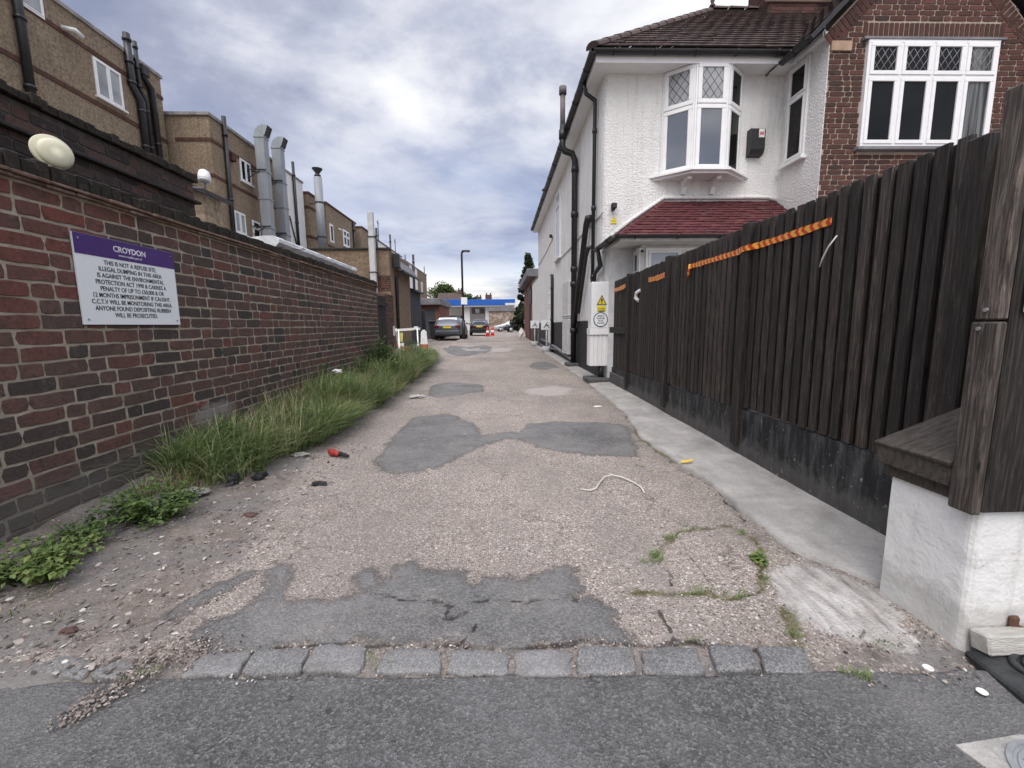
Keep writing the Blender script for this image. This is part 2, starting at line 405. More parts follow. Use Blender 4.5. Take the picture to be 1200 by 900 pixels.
def alley_mat():
    m = NT('worn_alley_concrete', .93, .2)
    # exposed aggregate
    v = m.voro(105, out='Color'); s = m.sep(v)
    agg = m.ramp(s[0], [(0, (.045, .036, .03)), (.2, (.16, .13, .108)), (.42, (.36, .31, .272)), (.68, (.48, .42, .37)), (.88, (.66, .615, .56))])
    sand = m.noise(260, 3, .7)
    dist = m.voro(105)
    base = m.ramp(sand, [(.38, (.13, .11, .094)), (.62, (.43, .378, .333))])
    c = m.mix(m.ramp(dist, [(.3, 1.), (.52, 0.)]), base, agg)
    v2 = m.voro(38, out='Color'); st = m.sep(v2)[1]
    c = m.mix(m.math('MULTIPLY', m.ramp(m.voro(38), [(.18, 1.), (.28, 0.)]), m.ramp(st, [(.45, 0.), (.5, .85)])), c, m.ramp(st, [(.45, (.06, .048, .04)), (.68, (.3, .24, .2)), (.8, (.58, .5, .435)), (1., (.76, .71, .65))]))
    big = m.noise(1.1, 7, .7)
    c = m.mix(m.math('MULTIPLY', m.ramp(big, [(.42, 0.), (.68, 1.)]), .5), c, (.27, .236, .208))
    sp = m.noise(3.5, 6, .75)
    c = m.mix(m.math('MULTIPLY', m.ramp(sp, [(.58, 0.), (.76, 1.)]), .4), c, (.54, .475, .42))
    pit = m.noise(48, 4, .75)
    c = m.mix(m.math('MULTIPLY', m.ramp(pit, [(.56, 0.), (.66, 1.)]), .75), c, (.07, .056, .047))
    rag = m.math('MULTIPLY', m.math('SUBTRACT', m.noise(7, 7, .75), .5), .9)
    fine = m.math('MULTIPLY', m.math('SUBTRACT', m.noise(45, 4, .7), .5), .35)
    wob = m.math('ADD', rag, fine)
    lg = m.noise(.33, 6, .7); c = m.mix(1., c, m.ramp(lg, [(.35, (.7, .695, .69)), (.5, (.98, .98, .98)), (.64, (1.16, 1.15, 1.13))]), 'MULTIPLY')
    # crazing, dark scars and dusty blotches
    wv = m.n('ShaderNodeVectorMath', operation='ADD'); m.l(m.co, wv.inputs[0])
    nz = m.n('ShaderNodeTexNoise'); m.l(m.co, nz.inputs['Vector']); nz.inputs['Scale'].default_value = 3.5; nz.inputs['Detail'].default_value = 6; nz.inputs['Roughness'].default_value = .7
    sc_ = m.n('ShaderNodeVectorMath', operation='SCALE'); m.l(nz.outputs['Color'], sc_.inputs[0]); sc_.inputs['Scale'].default_value = .42; m.l(sc_.outputs[0], wv.inputs[1])
    ce = m.voro(1.7, 'DISTANCE_TO_EDGE', wv.outputs[0]); cm = m.math('MULTIPLY', m.ramp(ce, [(.004, 1.), (.014, 0.)]), m.ramp(m.noise(1.3, 4, .6), [(.46, 0.), (.6, 1.)]))
    c = m.mix(m.math('MULTIPLY', cm, .75), c, (.075, .06, .05))
    sc2 = m.noise(14, 7, .8); c = m.mix(m.math('MULTIPLY', m.ramp(sc2, [(.57, 0.), (.68, 1.)]), .5), c, (.16, .13, .108))
    sc3 = m.noise(22, 7, .8); c = m.mix(m.math('MULTIPLY', m.ramp(sc3, [(.58, 0.), (.7, 1.)]), .6), c, (.66, .6, .53))
    sc4 = m.noise(.8, 5, .65, m.scaled((2.2, .5, 1))); c = m.mix(m.math('MULTIPLY', m.ramp(sc4, [(.48, 0.), (.62, 1.)]), .42), c, (.2, .182, .165))
    # soil
    d = m.math('ADD', m.attr('soil'), m.math('MULTIPLY', wob, 1.1)); dm = m.ramp(d, [(.42, 0.), (.6, 1.)])
    soil = m.ramp(m.noise(11, 7, .75), [(.25, (.09, .075, .064)), (.5, (.185, .157, .134)), (.75, (.32, .28, .245))])
    chips = m.sep(m.voro(60, out='Color'))[2]
    soil = m.mix(m.math('MULTIPLY', m.ramp(chips, [(.82, 0.), (.86, 1.)]), m.ramp(m.voro(60), [(.25, 1.), (.35, 0.)])), soil, m.ramp(chips, [(.8, (.24, .17, .14)), (1., (.5, .46, .42))]))
    gd = m.noise(2.6, 7, .75)
    soil = m.mix(m.math('MULTIPLY', m.ramp(gd, [(.42, 0.), (.58, 1.)]), .8), soil, (.17, .166, .16))
    c = m.mix(m.math('MULTIPLY', dm, .92), c, soil)
    # tarmac repairs
    a, h = asphalt(m, (.085, .084, .082), (.155, .153, .149), .9)
    a = m.mix(m.math('MULTIPLY', m.ramp(m.noise(1.9, 7, .75), [(.42, 0.), (.64, 1.)]), .5), a, (.24, .23, .215))
    t = m.math('ADD', m.attr('tar'), m.math('ADD', m.math('MULTIPLY', wob, .8), m.math('MULTIPLY', m.math('SUBTRACT', m.noise(110, 3, .7), .5), .32))); tm = m.ramp(t, [(.48, 0.), (.55, 1.)])
    worn = m.ramp(m.noise(5.2, 8, .8), [(.54, 0.), (.72, .8)])
    c = m.mix(m.math('MULTIPLY', tm, m.math('SUBTRACT', 1., worn)), c, a)
    edge = m.ramp(t, [(.42, 0.), (.49, .5), (.53, .4), (.6, 0.)])
    c = m.mix(edge, c, (.04, .035, .032))
    # pale trowelled slab by the pier
    sl = m.math('ADD', m.attr('slab'), m.math('MULTIPLY', wob, .7)); slm = m.ramp(sl, [(.5, 0.), (.56, 1.)])
    rot = m.n('ShaderNodeMapping'); m.l(m.co, rot.inputs[0]); rot.inputs['Rotation'].default_value = (0, 0, .75); rot.inputs['Scale'].default_value = (16, 3.2, 1)
    stx = m.noise(1.3, 7, .75, rot.outputs[0], .8)
    sc = m.ramp(stx, [(.28, (.12, .105, .095)), (.4, (.3, .278, .255)), (.56, (.46, .44, .415)), (.75, (.68, .66, .63))])
    sc = m.mix(m.math('MULTIPLY', m.ramp(m.noise(6, 6, .75), [(.5, 0.), (.66, 1.)]), .6), sc, (.24, .215, .195))
    c = m.mix(slm, c, sc)
    # pale scabs, moss, cracks
    p = m.math('ADD', m.attr('pale'), m.math('MULTIPLY', wob, .8)); c = m.mix(m.math('MULTIPLY', m.ramp(p, [(.35, 0.), (.7, 1.)]), .5), c, (.47, .44, .41))
    k = m.math('ADD', m.attr('crack'), m.math('MULTIPLY', fine, 1.5)); km = m.math('MULTIPLY', m.ramp(k, [(.66, 0.), (.84, 1.)]), m.ramp(m.noise(9, 5, .7), [(.3, .25), (.55, 1.)]))
    c = m.mix(m.math('MULTIPLY', km, .9), c, (.035, .028, .024))
    mo = m.math('ADD', m.attr('moss'), m.math('MULTIPLY', wob, 1.5)); c = m.mix(m.math('MULTIPLY', m.ramp(mo, [(.5, 0.), (.72, 1.)]), .75), c, m.ramp(m.noise(60, 3), [(.35, (.08, .062, .03)), (.6, (.1, .11, .03))]))
    m.base(c)
    hh = m.math('ADD', m.math('MULTIPLY', m.ramp(dist, [(.1, 1.), (.6, 0.)]), .5), m.math('MULTIPLY', pit, -.8))
    hh = m.math('ADD', hh, m.math('MULTIPLY', sand, .3))
    m.bump(hh, .006); return m.m
M['alley'] = alley_mat()
def ramp_mat(name, stops, rough=.6, spec=.3, trans=False):
    m = NT(name, rough, spec); c = m.ramp(m.attr('tone'), stops)
    c = m.mix(m.math('MULTIPLY', m.ramp(m.noise(30, 3), [(.4, 0.), (.7, 1.)]), .25), c, stops[0][1])
    m.base(c)
    if trans:
        m.b.inputs['Subsurface Weight'].default_value = 0.
        tr = m.n('ShaderNodeBsdfTranslucent'); m.l(c, tr.inputs[0]); ms = m.n('ShaderNodeMixShader'); ms.inputs[0].default_value = .3
        m.l(m.b.outputs[0], ms.inputs[1]); m.l(tr.outputs[0], ms.inputs[2])
        m.l(ms.outputs[0], m.t.nodes['Material Output'].inputs['Surface'])
    return m.m
M['grass'] = ramp_mat('grass_blade', [(0, (.05, .1, .022)), (.38, (.16, .24, .08)), (.72, (.37, .43, .2)), (.86, (.34, .235, .13)), (1, (.76, .68, .46))], .55, .35, True)
M['leaf'] = ramp_mat('weed_leaf', [(0, (.05, .09, .025)), (.6, (.13, .2, .055)), (1, (.24, .29, .09))], .5, .35, True)
M['leaf_tree'] = ramp_mat('tree_leaf', [(0, (.03, .055, .018)), (.6, (.075, .115, .03)), (1, (.12, .15, .05))], .6, .3, True)
M['leaf_dark'] = ramp_mat('conifer_leaf', [(0, (.012, .024, .012)), (.6, (.03, .05, .02)), (1, (.05, .07, .03))], .6, .3, True)
M['bark'] = varied('bark', (.06, .045, .035), (.13, .1, .08), 8, .9, .01, 30)
M['stones'] = ramp_mat('loose_stone', [(0, (.05, .045, .04)), (.4, (.22, .18, .155)), (.8, (.4, .36, .32)), (1, (.66, .63, .58))], .9, .2)
def flat(name, c, rough=.5, spec=.4, metal=0., var=.15, sc=8):
    return varied(name, tuple(x * (1 - var) for x in c), tuple(min(.9, x * (1 + var)) for x in c), sc, rough, 0, spec=spec, metal=metal)
M['purple'] = None
def scratched(name, c, scratch):
    m = NT(name, .45, .4); cc = m.ramp(m.noise(4, 4), [(.3, tuple(x * .85 for x in c)), (.7, c)])
    sc = m.noise(5, 3, .6, m.scaled((14, 1.4, 30)), 1.5)
    cc = m.mix(m.math('MULTIPLY', m.ramp(sc, [(.66, 0.), (.7, 1.)]), .5), cc, scratch); m.base(cc); return m.m
M['purple'] = scratched('purple_sign_band', (.065, .025, .17), (.4, .35, .5))
def signwhite():
    m = NT('white_sign_face', .4, .45); c = m.ramp(m.noise(3, 4), [(.3, (.76, .8, .81)), (.7, (.82, .85, .855))])
    f = m.noise(22, 5, .75); c = m.mix(m.math('MULTIPLY', m.ramp(f, [(.67, 0.), (.72, 1.)]), .6), c, (.25, .38, .36)); m.base(c); return m.m
M['signwhite'] = signwhite()
M['ink'] = flat('sign_ink', (.02, .021, .028), .6)
M['whiteink'] = flat('white_lettering', (.78, .77, .8), .5)
M['yellow'] = flat('sign_yellow', (.75, .62, .03), .5)
M['yellow_plate'] = flat('yellow_plate', (.72, .55, .03), .45)
M['navy'] = flat('navy_ring', (.02, .025, .07), .5)
def tape_mat():
    m = NT('hazard_tape', .4, .4); s = m.sep(m.co); k = m.math('FRACT', m.math('MULTIPLY', m.math('ADD', m.math('ADD', s[1], m.math('ABSOLUTE', m.math('SUBTRACT', s[2], 1.602))), m.math('MULTIPLY', m.noise(6, 3), .06)), 15.))
    c = m.mix(m.ramp(k, [(.0, 0.), (.5, 1.)], 'CONSTANT'), (.5, .035, .015), (.75, .38, .05)); c = m.mix(m.math('MULTIPLY', m.ramp(m.noise(14, 4), [(.55, 0.), (.75, 1.)]), .35), c, (.45, .25, .12)); m.base(c); return m.m
M['tape'] = tape_mat()
M['cream'] = flat('cream_plastic', (.6, .58, .42), .45, var=.08, sc=3)
M['white_metal'] = flat('white_painted_metal', (.72, .72, .7), .5, var=.08)
M['red'] = flat('red_plastic', (.6, .035, .03), .45)
M['carblue'] = steel_mat('slate_car_paint', (.085, .093, .108), (.115, .123, .14), .3, .35)
M['carblack'] = steel_mat('black_car_paint', (.012, .012, .014), (.02, .02, .022), .2, .2)
M['carsilver'] = steel_mat('silver_car_paint', (.42, .43, .44), (.5, .51, .52), .3, .4)
M['cardark'] = steel_mat('dark_blue_car_paint', (.018, .024, .035), (.028, .034, .046), .22, .2)
M['tyre'] = flat('tyre_rubber', (.02, .02, .02), .85)
M['rim'] = flat('wheel_rim', (.4, .4, .41), .35, metal=.6)
M['lamp_red'] = flat('tail_lamp', (.13, .01, .01), .25)
M['lamp_clear'] = flat('headlamp_glass', (.55, .57, .6), .15)
M['chrome'] = flat('chrome_trim', (.6, .6, .6), .2, metal=.9)
M['blue'] = flat('canopy_blue', (.012, .1, .42), .4)
M['canwhite'] = flat('kiosk_white', (.66, .66, .66), .6)
M['rubber'] = varied('black_rubber', (.018, .02, .02), (.05, .052, .052), 14, .6, .004, 40)
M['timber_white'] = varied('pale_painted_timber', (.36, .35, .32), (.55, .53, .49), 9, .85, .004, 50, stretch=(1, 6, 6))
M['timber_grey'] = varied('weathered_cap_wood', (.045, .038, .032), (.11, .095, .08), 8, .85, .006, 30, stretch=(2, 9, 4))
M['cast'] = steel_mat('worn_cast_iron', (.2, .21, .215), (.36, .37, .375), .6, .4)
M['wire'] = flat('pale_wire', (.62, .58, .52), .6)
M['peel'] = flat('yellow_peel', (.72, .5, .06), .7)
M['cloth_black'] = varied('black_rag', (.012, .012, .013), (.04, .04, .042), 20, .9, .01, 40)
M['paper'] = flat('white_paper', (.7, .69, .67), .8)
M['redbrickfar'] = varied('far_red_brick', (.14, .062, .048), (.24, .115, .09), 6, .9, .01, 25)
M['graffiti'] = None
def graf():
    m = NT('mottled_far_wall', .9, .2); c = m.ramp(m.noise(2.3, 6, .8), [(.3, (.11, .08, .06)), (.5, (.24, .18, .14)), (.62, (.45, .42, .38)), (.75, (.2, .13, .1))]); m.base(c); return m.m
M['graffiti'] = graf()
M['boards_dark'] = varied('dark_shed_boards', (.035, .042, .048), (.085, .095, .105), 9, .8, .01, 20, stretch=(5, 5, .5))
M['sheet_white'] = varied('white_roofing_sheet', (.62, .64, .66), (.8, .81, .82), 5, .5, .02, 9)

# ------------------------------------------------------------------ bricks
def bricks(mb, F, W, H, course=.081, L=.235, joint=.011, depth=.009, hole=None, rect=None, tone=None, seed=1, mode='flemish', jit=.0022, v0=0.):
    r = random.Random(seed); nrow = int(round(H / course)); head = (L - joint) / 2
    for j in range(nrow):
        v = v0 + j * course
        u = 0.; k = j % 2
        if mode == 'flemish':
            u = -r.uniform(0, L + head); k = r.randint(0, 1)
        elif mode == 'stretcher': u = -(L * .5 if j % 2 else 0)
        while u < W - .01:
            if mode == 'flemish': w = L if k % 2 == 0 else head
            elif mode == 'soldier': w = course * .82
            else: w = L
            k += 1
            if mode == 'flemish' and k % 2 and r.random() < .3: k += 1
            a, b = max(u, 0), min(u + w, W)
            u += w + joint
            if b - a < .03: continue
            lo, hi = v + joint * .5, v + course - joint * .5
            if hole and hole(a, b, lo, hi): continue
            if rect and hi > rect[2] and lo < rect[3] and b > rect[0] and a < rect[1]:
                if a < rect[0]: b = rect[0]
                elif b > rect[1]: a = rect[1]
                else: continue
                if b - a < .02: continue
            t = tone(a, v, w < L * .7, r) if tone else r.random()
            d = depth + r.uniform(-.003, .0025)
            P = []
            cs = [(a, lo), (a + (b - a) * .33, lo), (a + (b - a) * .66, lo), (b, lo), (b, (lo + hi) / 2), (b, hi), (a + (b - a) * .66, hi), (a + (b - a) * .33, hi), (a, hi), (a, (lo + hi) / 2)]
            cu, cv = (a + b) / 2, (lo + hi) / 2
            n = len(cs); pts = []
            for i, (x, y) in enumerate(cs):
                corner = i in (0, 3, 5, 8); q = .004 if corner else 0
                x += r.gauss(0, jit) + (q if x < cu else -q); y += r.gauss(0, jit * .8) + (q * .6 if y < cv else -q * .6)
                pts.append((min(max(x, 0), W), y))
            for (x, y) in pts: P.append(F.p(x, y, -.004))
            for (x, y) in pts: P.append(F.p(x + (cu - x) * .012, y + (cv - y) * .03, d * .75))
            for (x, y) in pts: P.append(F.p(x + (cu - x) * .05, y + (cv - y) * .12, d))
            fs = [[o * n + i, o * n + (i + 1) % n, (o + 1) * n + (i + 1) % n, (o + 1) * n + i] for o in (0, 1) for i in range(n)] + [[2 * n + i for i in range(n)]]
            mb.add(P, fs, t)
    return mb

# ------------------------------------------------------------------ camera, sky, sun
cam = bpy.data.cameras.new('camera'); camo = bpy.data.objects.new('camera', cam); COL.objects.link(camo); scene.camera = camo
cam.sensor_width = 36; cam.lens = 15.15; cam.clip_start = .05; cam.clip_end = 2000
def setcam():
    # optics measured from the picture: alley direction and plumb line in image space
    a = Vector((585 - 600, 381 - 450, 505)).normalized(); d = Vector((638 - 600, 4147 - 450, 505)); d = (d - a * d.dot(a)).normalized()
    x = d.cross(a)
    if x.x < 0: x = -x
    # rows: world axes seen in image axes (right, down, forward); columns = image axes in world
    right = Vector((x.x, a.x, -d.x)); down = Vector((x.y, a.y, -d.y)); fwd = Vector((x.z, a.z, -d.z))
    from mathutils import Matrix
    camo.matrix_world = Matrix(((right.x, -down.x, -fwd.x, 0), (right.y, -down.y, -fwd.y, 0), (right.z, -down.z, -fwd.z, 1.05), (0, 0, 0, 1)))
setcam()
SUNV = Vector((-.13, -.5, .84)).normalized()
sun = bpy.data.lights.new('sun', 'SUN'); sun.energy = 1.1; sun.angle = math.radians(45); sun.color = (1, .955, .89)
suno = bpy.data.objects.new('sun', sun); COL.objects.link(suno); suno.rotation_euler = SUNV.to_track_quat('Z', 'Y').to_euler(); suno.location = (0, 0, 30)
w = bpy.data.worlds.new('World'); scene.world = w; w.use_nodes = True
def sky():
    t = w.node_tree; t.nodes.clear(); N = t.nodes.new; L = t.links.new
    out = N('ShaderNodeOutputWorld'); bg = N('ShaderNodeBackground'); bg.inputs[1].default_value = .1; L(bg.outputs[0], out.inputs[0])
    st = N('ShaderNodeTexSky'); st.sky_type = 'NISHITA'; st.sun_disc = False
    st.sun_elevation = math.asin(SUNV.z); st.sun_rotation = math.atan2(SUNV.x, SUNV.y); st.air_density = 1.; st.dust_density = 2.; st.ozone_density = 1.5
    tc = N('ShaderNodeTexCoord'); nm = N('ShaderNodeVectorMath'); nm.operation = 'NORMALIZE'; L(tc.outputs['Generated'], nm.inputs[0]); d = nm.outputs[0]
    sp = N('ShaderNodeSeparateXYZ'); L(d, sp.inputs[0])
    def mth(op, a, b=0., c=None):
        x = N('ShaderNodeMath'); x.operation = op
        for i, v in enumerate((a, b, c)):
            if v is None: continue
            if hasattr(v, 'is_linked'): L(v, x.inputs[i])
            else: x.inputs[i].default_value = v
        return x.outputs[0]
    z = mth('MAXIMUM', sp.outputs[2], 0.)
    k = mth('DIVIDE', 1., mth('ADD', z, .13))
    cx = N('ShaderNodeCombineXYZ'); L(mth('MULTIPLY', sp.outputs[0], k), cx.inputs[0]); L(mth('MULTIPLY', sp.outputs[1], k), cx.inputs[1])
    def noise(scale, detail, rough, off, dist=0.):
        mp = N('ShaderNodeMapping'); mp.inputs['Location'].default_value = off; L(cx.outputs[0], mp.inputs[0])
        x = N('ShaderNodeTexNoise'); x.inputs['Scale'].default_value = scale; x.inputs['Detail'].default_value = detail; x.inputs['Roughness'].default_value = rough; x.inputs['Distortion'].default_value = dist
        L(mp.outputs[0], x.inputs['Vector']); return x.outputs['Fac']
    def ramp(f, stops):
        x = N('ShaderNodeValToRGB'); r = x.color_ramp
        while len(r.elements) < len(stops): r.elements.new(.5)
        for e, (p, c) in zip(r.elements, stops): e.position = p; e.color = (*c, 1) if isinstance(c, tuple) else (c, c, c, 1)
        L(f, x.inputs[0]); return x.outputs[0]
    def mix(f, a, b, mode='MIX'):
        x = N('ShaderNodeMix'); x.data_type = 'RGBA'; x.blend_type = mode
        for s, v in ((x.inputs[0], f), (x.inputs[6], a), (x.inputs[7], b)):
            if hasattr(v, 'is_linked'): L(v, s)
            elif isinstance(v, tuple): s.default_value = (*v, 1)
            else: s.default_value = v
        return x.outputs[2]
    shape = mth('ADD', mth('MULTIPLY', noise(.55, 9, .55, (3.1, 1.7, 0), .5), .72), mth('MULTIPLY', noise(1.7, 8, .6, (7.3, 2.2, 0), .3), .28))
    cloud = ramp(shape, [(.37, (1.65, 1.9, 2.75)), (.44, (2.3, 2.5, 3.35)), (.485, (3.3, 3.5, 4.3)), (.53, (4.9, 5.0, 5.5)), (.6, (6.6, 6.65, 6.85))])
    band = mth('MULTIPLY', ramp(sp.outputs[2], [(.08, 0.), (.15, 1.), (.25, .9), (.42, 0.)]), ramp(noise(.5, 6, .55, (2.2, 6.6, 0)), [(.35, .45), (.58, 1.)]))
    cloud = mix(mth('MULTIPLY', band, .8), cloud, (1.9, 2.35, 3.7))
    hz = ramp(sp.outputs[2], [(.0, 1.), (.05, .8), (.14, .0)])
    hb = noise(1.1, 6, .6, (1.2, 9.4, 0))
    cloud = mix(mth('MULTIPLY', hz, ramp(hb, [(.38, .2), (.56, .95)])), cloud, (7.0, 6.75, 6.3))
    cov = ramp(noise(.8, 8, .6, (5.2, 4.1, 0), .2), [(.3, .72), (.52, .97)])
    c = mix(cov, mix(1., st.outputs[0], (1.2, 1.2, 1.25), 'MULTIPLY'), cloud)
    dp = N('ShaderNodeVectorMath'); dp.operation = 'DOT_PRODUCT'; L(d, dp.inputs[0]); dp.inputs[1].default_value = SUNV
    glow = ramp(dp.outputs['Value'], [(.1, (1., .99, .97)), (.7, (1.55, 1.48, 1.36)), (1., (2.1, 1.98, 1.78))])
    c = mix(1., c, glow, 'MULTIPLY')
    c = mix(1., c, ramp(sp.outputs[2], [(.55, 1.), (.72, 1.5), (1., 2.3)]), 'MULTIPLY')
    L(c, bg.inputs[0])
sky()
vs = scene.view_settings; vs.view_transform = 'Standard'; vs.look = 'None'; vs.gamma = 1; vs.exposure = .8; vs.use_curve_mapping = False
scene.cycles.max_bounces = 6; scene.cycles.use_denoising = True
scene.cycles.caustics_reflective = False; scene.cycles.caustics_refractive = False

# ------------------------------------------------------------------ ground
def seg_dist(P, poly, closed=True):
    """signed distance of points P (n,2) to a polygon (negative inside) or plain distance to a line"""
    Q = np.array(poly, float); n = len(Q); d = np.full(len(P), 1e9); ins = np.zeros(len(P), bool)
    for i in range(n if closed else n - 1):
        a = Q[i]; b = Q[(i + 1) % n]; e = b - a; wv = P - a
        t = np.clip((wv @ e) / max(e @ e, 1e-12), 0, 1); dd = np.hypot(*(wv - t[:, None] * e).T); d = np.minimum(d, dd)
        if closed:
            c = (a[1] > P[:, 1]) != (b[1] > P[:, 1])
            with np.errstate(divide='ignore', invalid='ignore'):
                xi = (b[0] - a[0]) * (P[:, 1] - a[1]) / (b[1] - a[1]) + a[0]
            ins ^= c & (P[:, 0] < xi)
    return np.where(ins, -d, d) if closed else d
TAR = [
 [(-1.082, 1.35), (-0.95, 1.307), (-0.818, 1.316), (-0.697, 1.326), (-0.567, 1.317), (-0.445, 1.312), (-0.343, 1.319), (-0.171, 1.304), (-0.084, 1.278), (0.027, 1.266), (0.14, 1.287), (0.28, 1.282), (0.406, 1.276), (0.414, 1.323), (0.405, 1.409), (0.386, 1.507), (0.339, 1.535), (0.293, 1.537), (0.315, 1.619), (0.314, 1.711), (0.267, 1.767), (0.188, 1.73), (0.109, 1.658), (0.003, 1.694), (-0.104, 1.668), (-0.152, 1.612), (-0.216, 1.723), (-0.341, 1.755), (-0.384, 1.846), (-0.465, 1.78), (-0.481, 1.698), (-0.494, 1.616), (-0.566, 1.575), (-0.679, 1.57), (-0.782, 1.543), (-0.848, 1.567), (-0.869, 1.644), (-0.92, 1.782), (-0.975, 1.804), (-1.026, 1.76), (-0.949, 1.648), (-0.939, 1.565), (-0.997, 1.484), (-1.079, 1.442)],
 [(-0.631, 1.68), (-0.603, 1.747), (-0.534, 1.764), (-0.493, 1.662), (-0.518, 1.606), (-0.575, 1.603)],
 [(-0.99, 3.315), (-0.872, 3.049), (-0.755, 3.024), (-0.544, 3.048), (-0.409, 3.216), (-0.3, 3.502), (-0.129, 3.752), (0.025, 3.887), (0.143, 3.879), (0.15, 4.13), (0.03, 4.11), (-0.12, 4.05), (-0.201, 3.995), (-0.23, 4.23), (-0.28, 4.53), (-0.39, 4.71), (-0.57, 5.0), (-0.68, 5.11), (-0.81, 4.92), (-1.0, 4.89), (-1.02, 4.67), (-1.02, 4.05), (-1.001, 3.754)],
 [(0.106, 3.974), (0.2, 4.2), (0.3, 4.49), (0.49, 4.56), (0.77, 4.54), (1.12, 4.47), (1.3, 4.3), (1.212, 3.807), (1.088, 3.297), (0.77, 3.317), (0.516, 3.45), (0.317, 3.614), (0.193, 3.788)],
 [(-1.2, 7.42), (-1.04, 7.94), (-0.71, 7.8), (-0.32, 7.54), (-0.26, 6.86), (-0.54, 6.56), (-0.89, 6.28), (-1.07, 6.45)],
 [(0.76, 11.15), (1.05, 11.85), (1.34, 11.31), (1.41, 10.22), (0.97, 9.89), (0.7, 10.31)],
 [(-2.28, 18.91), (-0.42, 20.61), (-0.42, 15.88), (-1.26, 14.01), (-1.91, 15.26)]]
TARC = [(-1.27, 1.473), (-1.276, 1.607), (-1.216, 1.719), (-1.097, 1.823), (-1.033, 1.761), (-1.015, 1.674), (-1.092, 1.588), (-1.137, 1.524), (-1.142, 1.402)]
PALE = [[(-1.47, 18.44), (-0.63, 18.27), (-0.56, 16.37), (-1.38, 16.52)], [(-0.37, 18.22), (0.52, 18.05), (0.47, 16.43), (-0.41, 16.59)], [(0.48, 7.07), (0.94, 7.32), (1.21, 7.0), (1.02, 6.42), (0.68, 6.29), (0.38, 6.64)]]
CRACKS = [[(0.817, 1.826), (0.845, 1.7), (0.869, 1.566), (0.907, 1.553)], [(0.575, 1.483), (0.568, 1.38), (0.57, 1.296), (0.579, 1.269)], [(1.008, 1.521), (1.021, 1.429), (0.979, 1.32), (0.962, 1.253)], [(-0.479, 1.571), (-0.358, 1.535), (-0.276, 1.526), (-0.222, 1.484), (-0.229, 1.423), (-0.139, 1.438), (-0.113, 1.375), (-0.142, 1.303)], [(-0.143, 1.495), (0.034, 1.512), (0.298, 1.526)], [(0.37, 6.47), (-0.33, 6.23), (-1.04, 6.02)],
 [(1.51, 5.93), (1.45, 4.84), (1.32, 4.12), (1.29, 3.658), (1.32, 3.173), (1.345, 2.865), (1.36, 2.595), (1.335, 2.37), (1.305, 2.128), (1.325, 1.978), (1.315, 1.839), (1.36, 1.764)], [(.62, 1.8), (.7, 1.68), (.66, 1.56)], [(-1.0, 1.3), (-.6, 1.33), (0, 1.285), (.41, 1.278), (.97, 1.262)],
 [(1.25, 7.3), (.4, 7.6), (-.3, 8.3)], [(1.4, 9), (.5, 9.4), (-1.2, 9.2)]]
MOSS = [[(0.684, 1.818), (0.822, 1.969), (0.922, 2.052), (1.06, 2.064), (1.215, 2.104), (1.225, 1.966), (1.151, 1.774), (1.065, 1.615), (0.998, 1.522), (0.89, 1.51), (0.769, 1.537), (0.612, 1.566), (0.517, 1.593)], [(0.98, 1.5), (1.02, 1.41), (.975, 1.27), (1.05, 1.15)], [(1.3, 4.1), (1.29, 3.6), (1.32, 3.1)]]
SOIL = [(-2.6, 1.2), (-1.625, 1.285), (-1.346, 1.28), (-1.15, 1.3), (-1.13, 1.375), (-1.15, 1.475), (-1.2, 1.655), (-1.2, 1.847), (-1.25, 2.177), (-1.36, 2.512), (-1.46, 2.924), (-1.5, 3.344), (-1.45, 4.21), (-1.48, 5.79), (-1.46, 8.47), (-1.68, 13.4), (-2.6, 14)]
SOIL2 = [(1.02, 1.13), (1.12, 1.27), (1.3, 1.2), (1.42, 1.3), (1.46, 1.1)]
STRIP0 = [(1.56, 9.), (1.55, 7.4), (1.49, 5.93), (1.44, 4.84), (1.31, 4.12), (1.28, 3.658), (1.31, 3.173), (1.335, 2.865), (1.35, 2.595), (1.325, 2.37), (1.3, 2.128), (1.32, 1.978), (1.31, 1.839), (1.35, 1.764)]
SLAB = [(1.135, 1.686), (1.3, 1.745), (1.421, 1.63), (1.5, 1.5), (1.46, 1.387), (1.4, 1.26), (1.25, 1.23), (1.135, 1.28), (1.08, 1.31), (1.045, 1.396), (1.045, 1.504)]
def grade(a, b, s0, k):
    out = [a]; s = s0
    while out[-1] < b: out.append(out[-1] + s); s = min(s * k, .5)
    out[-1] = b; return out
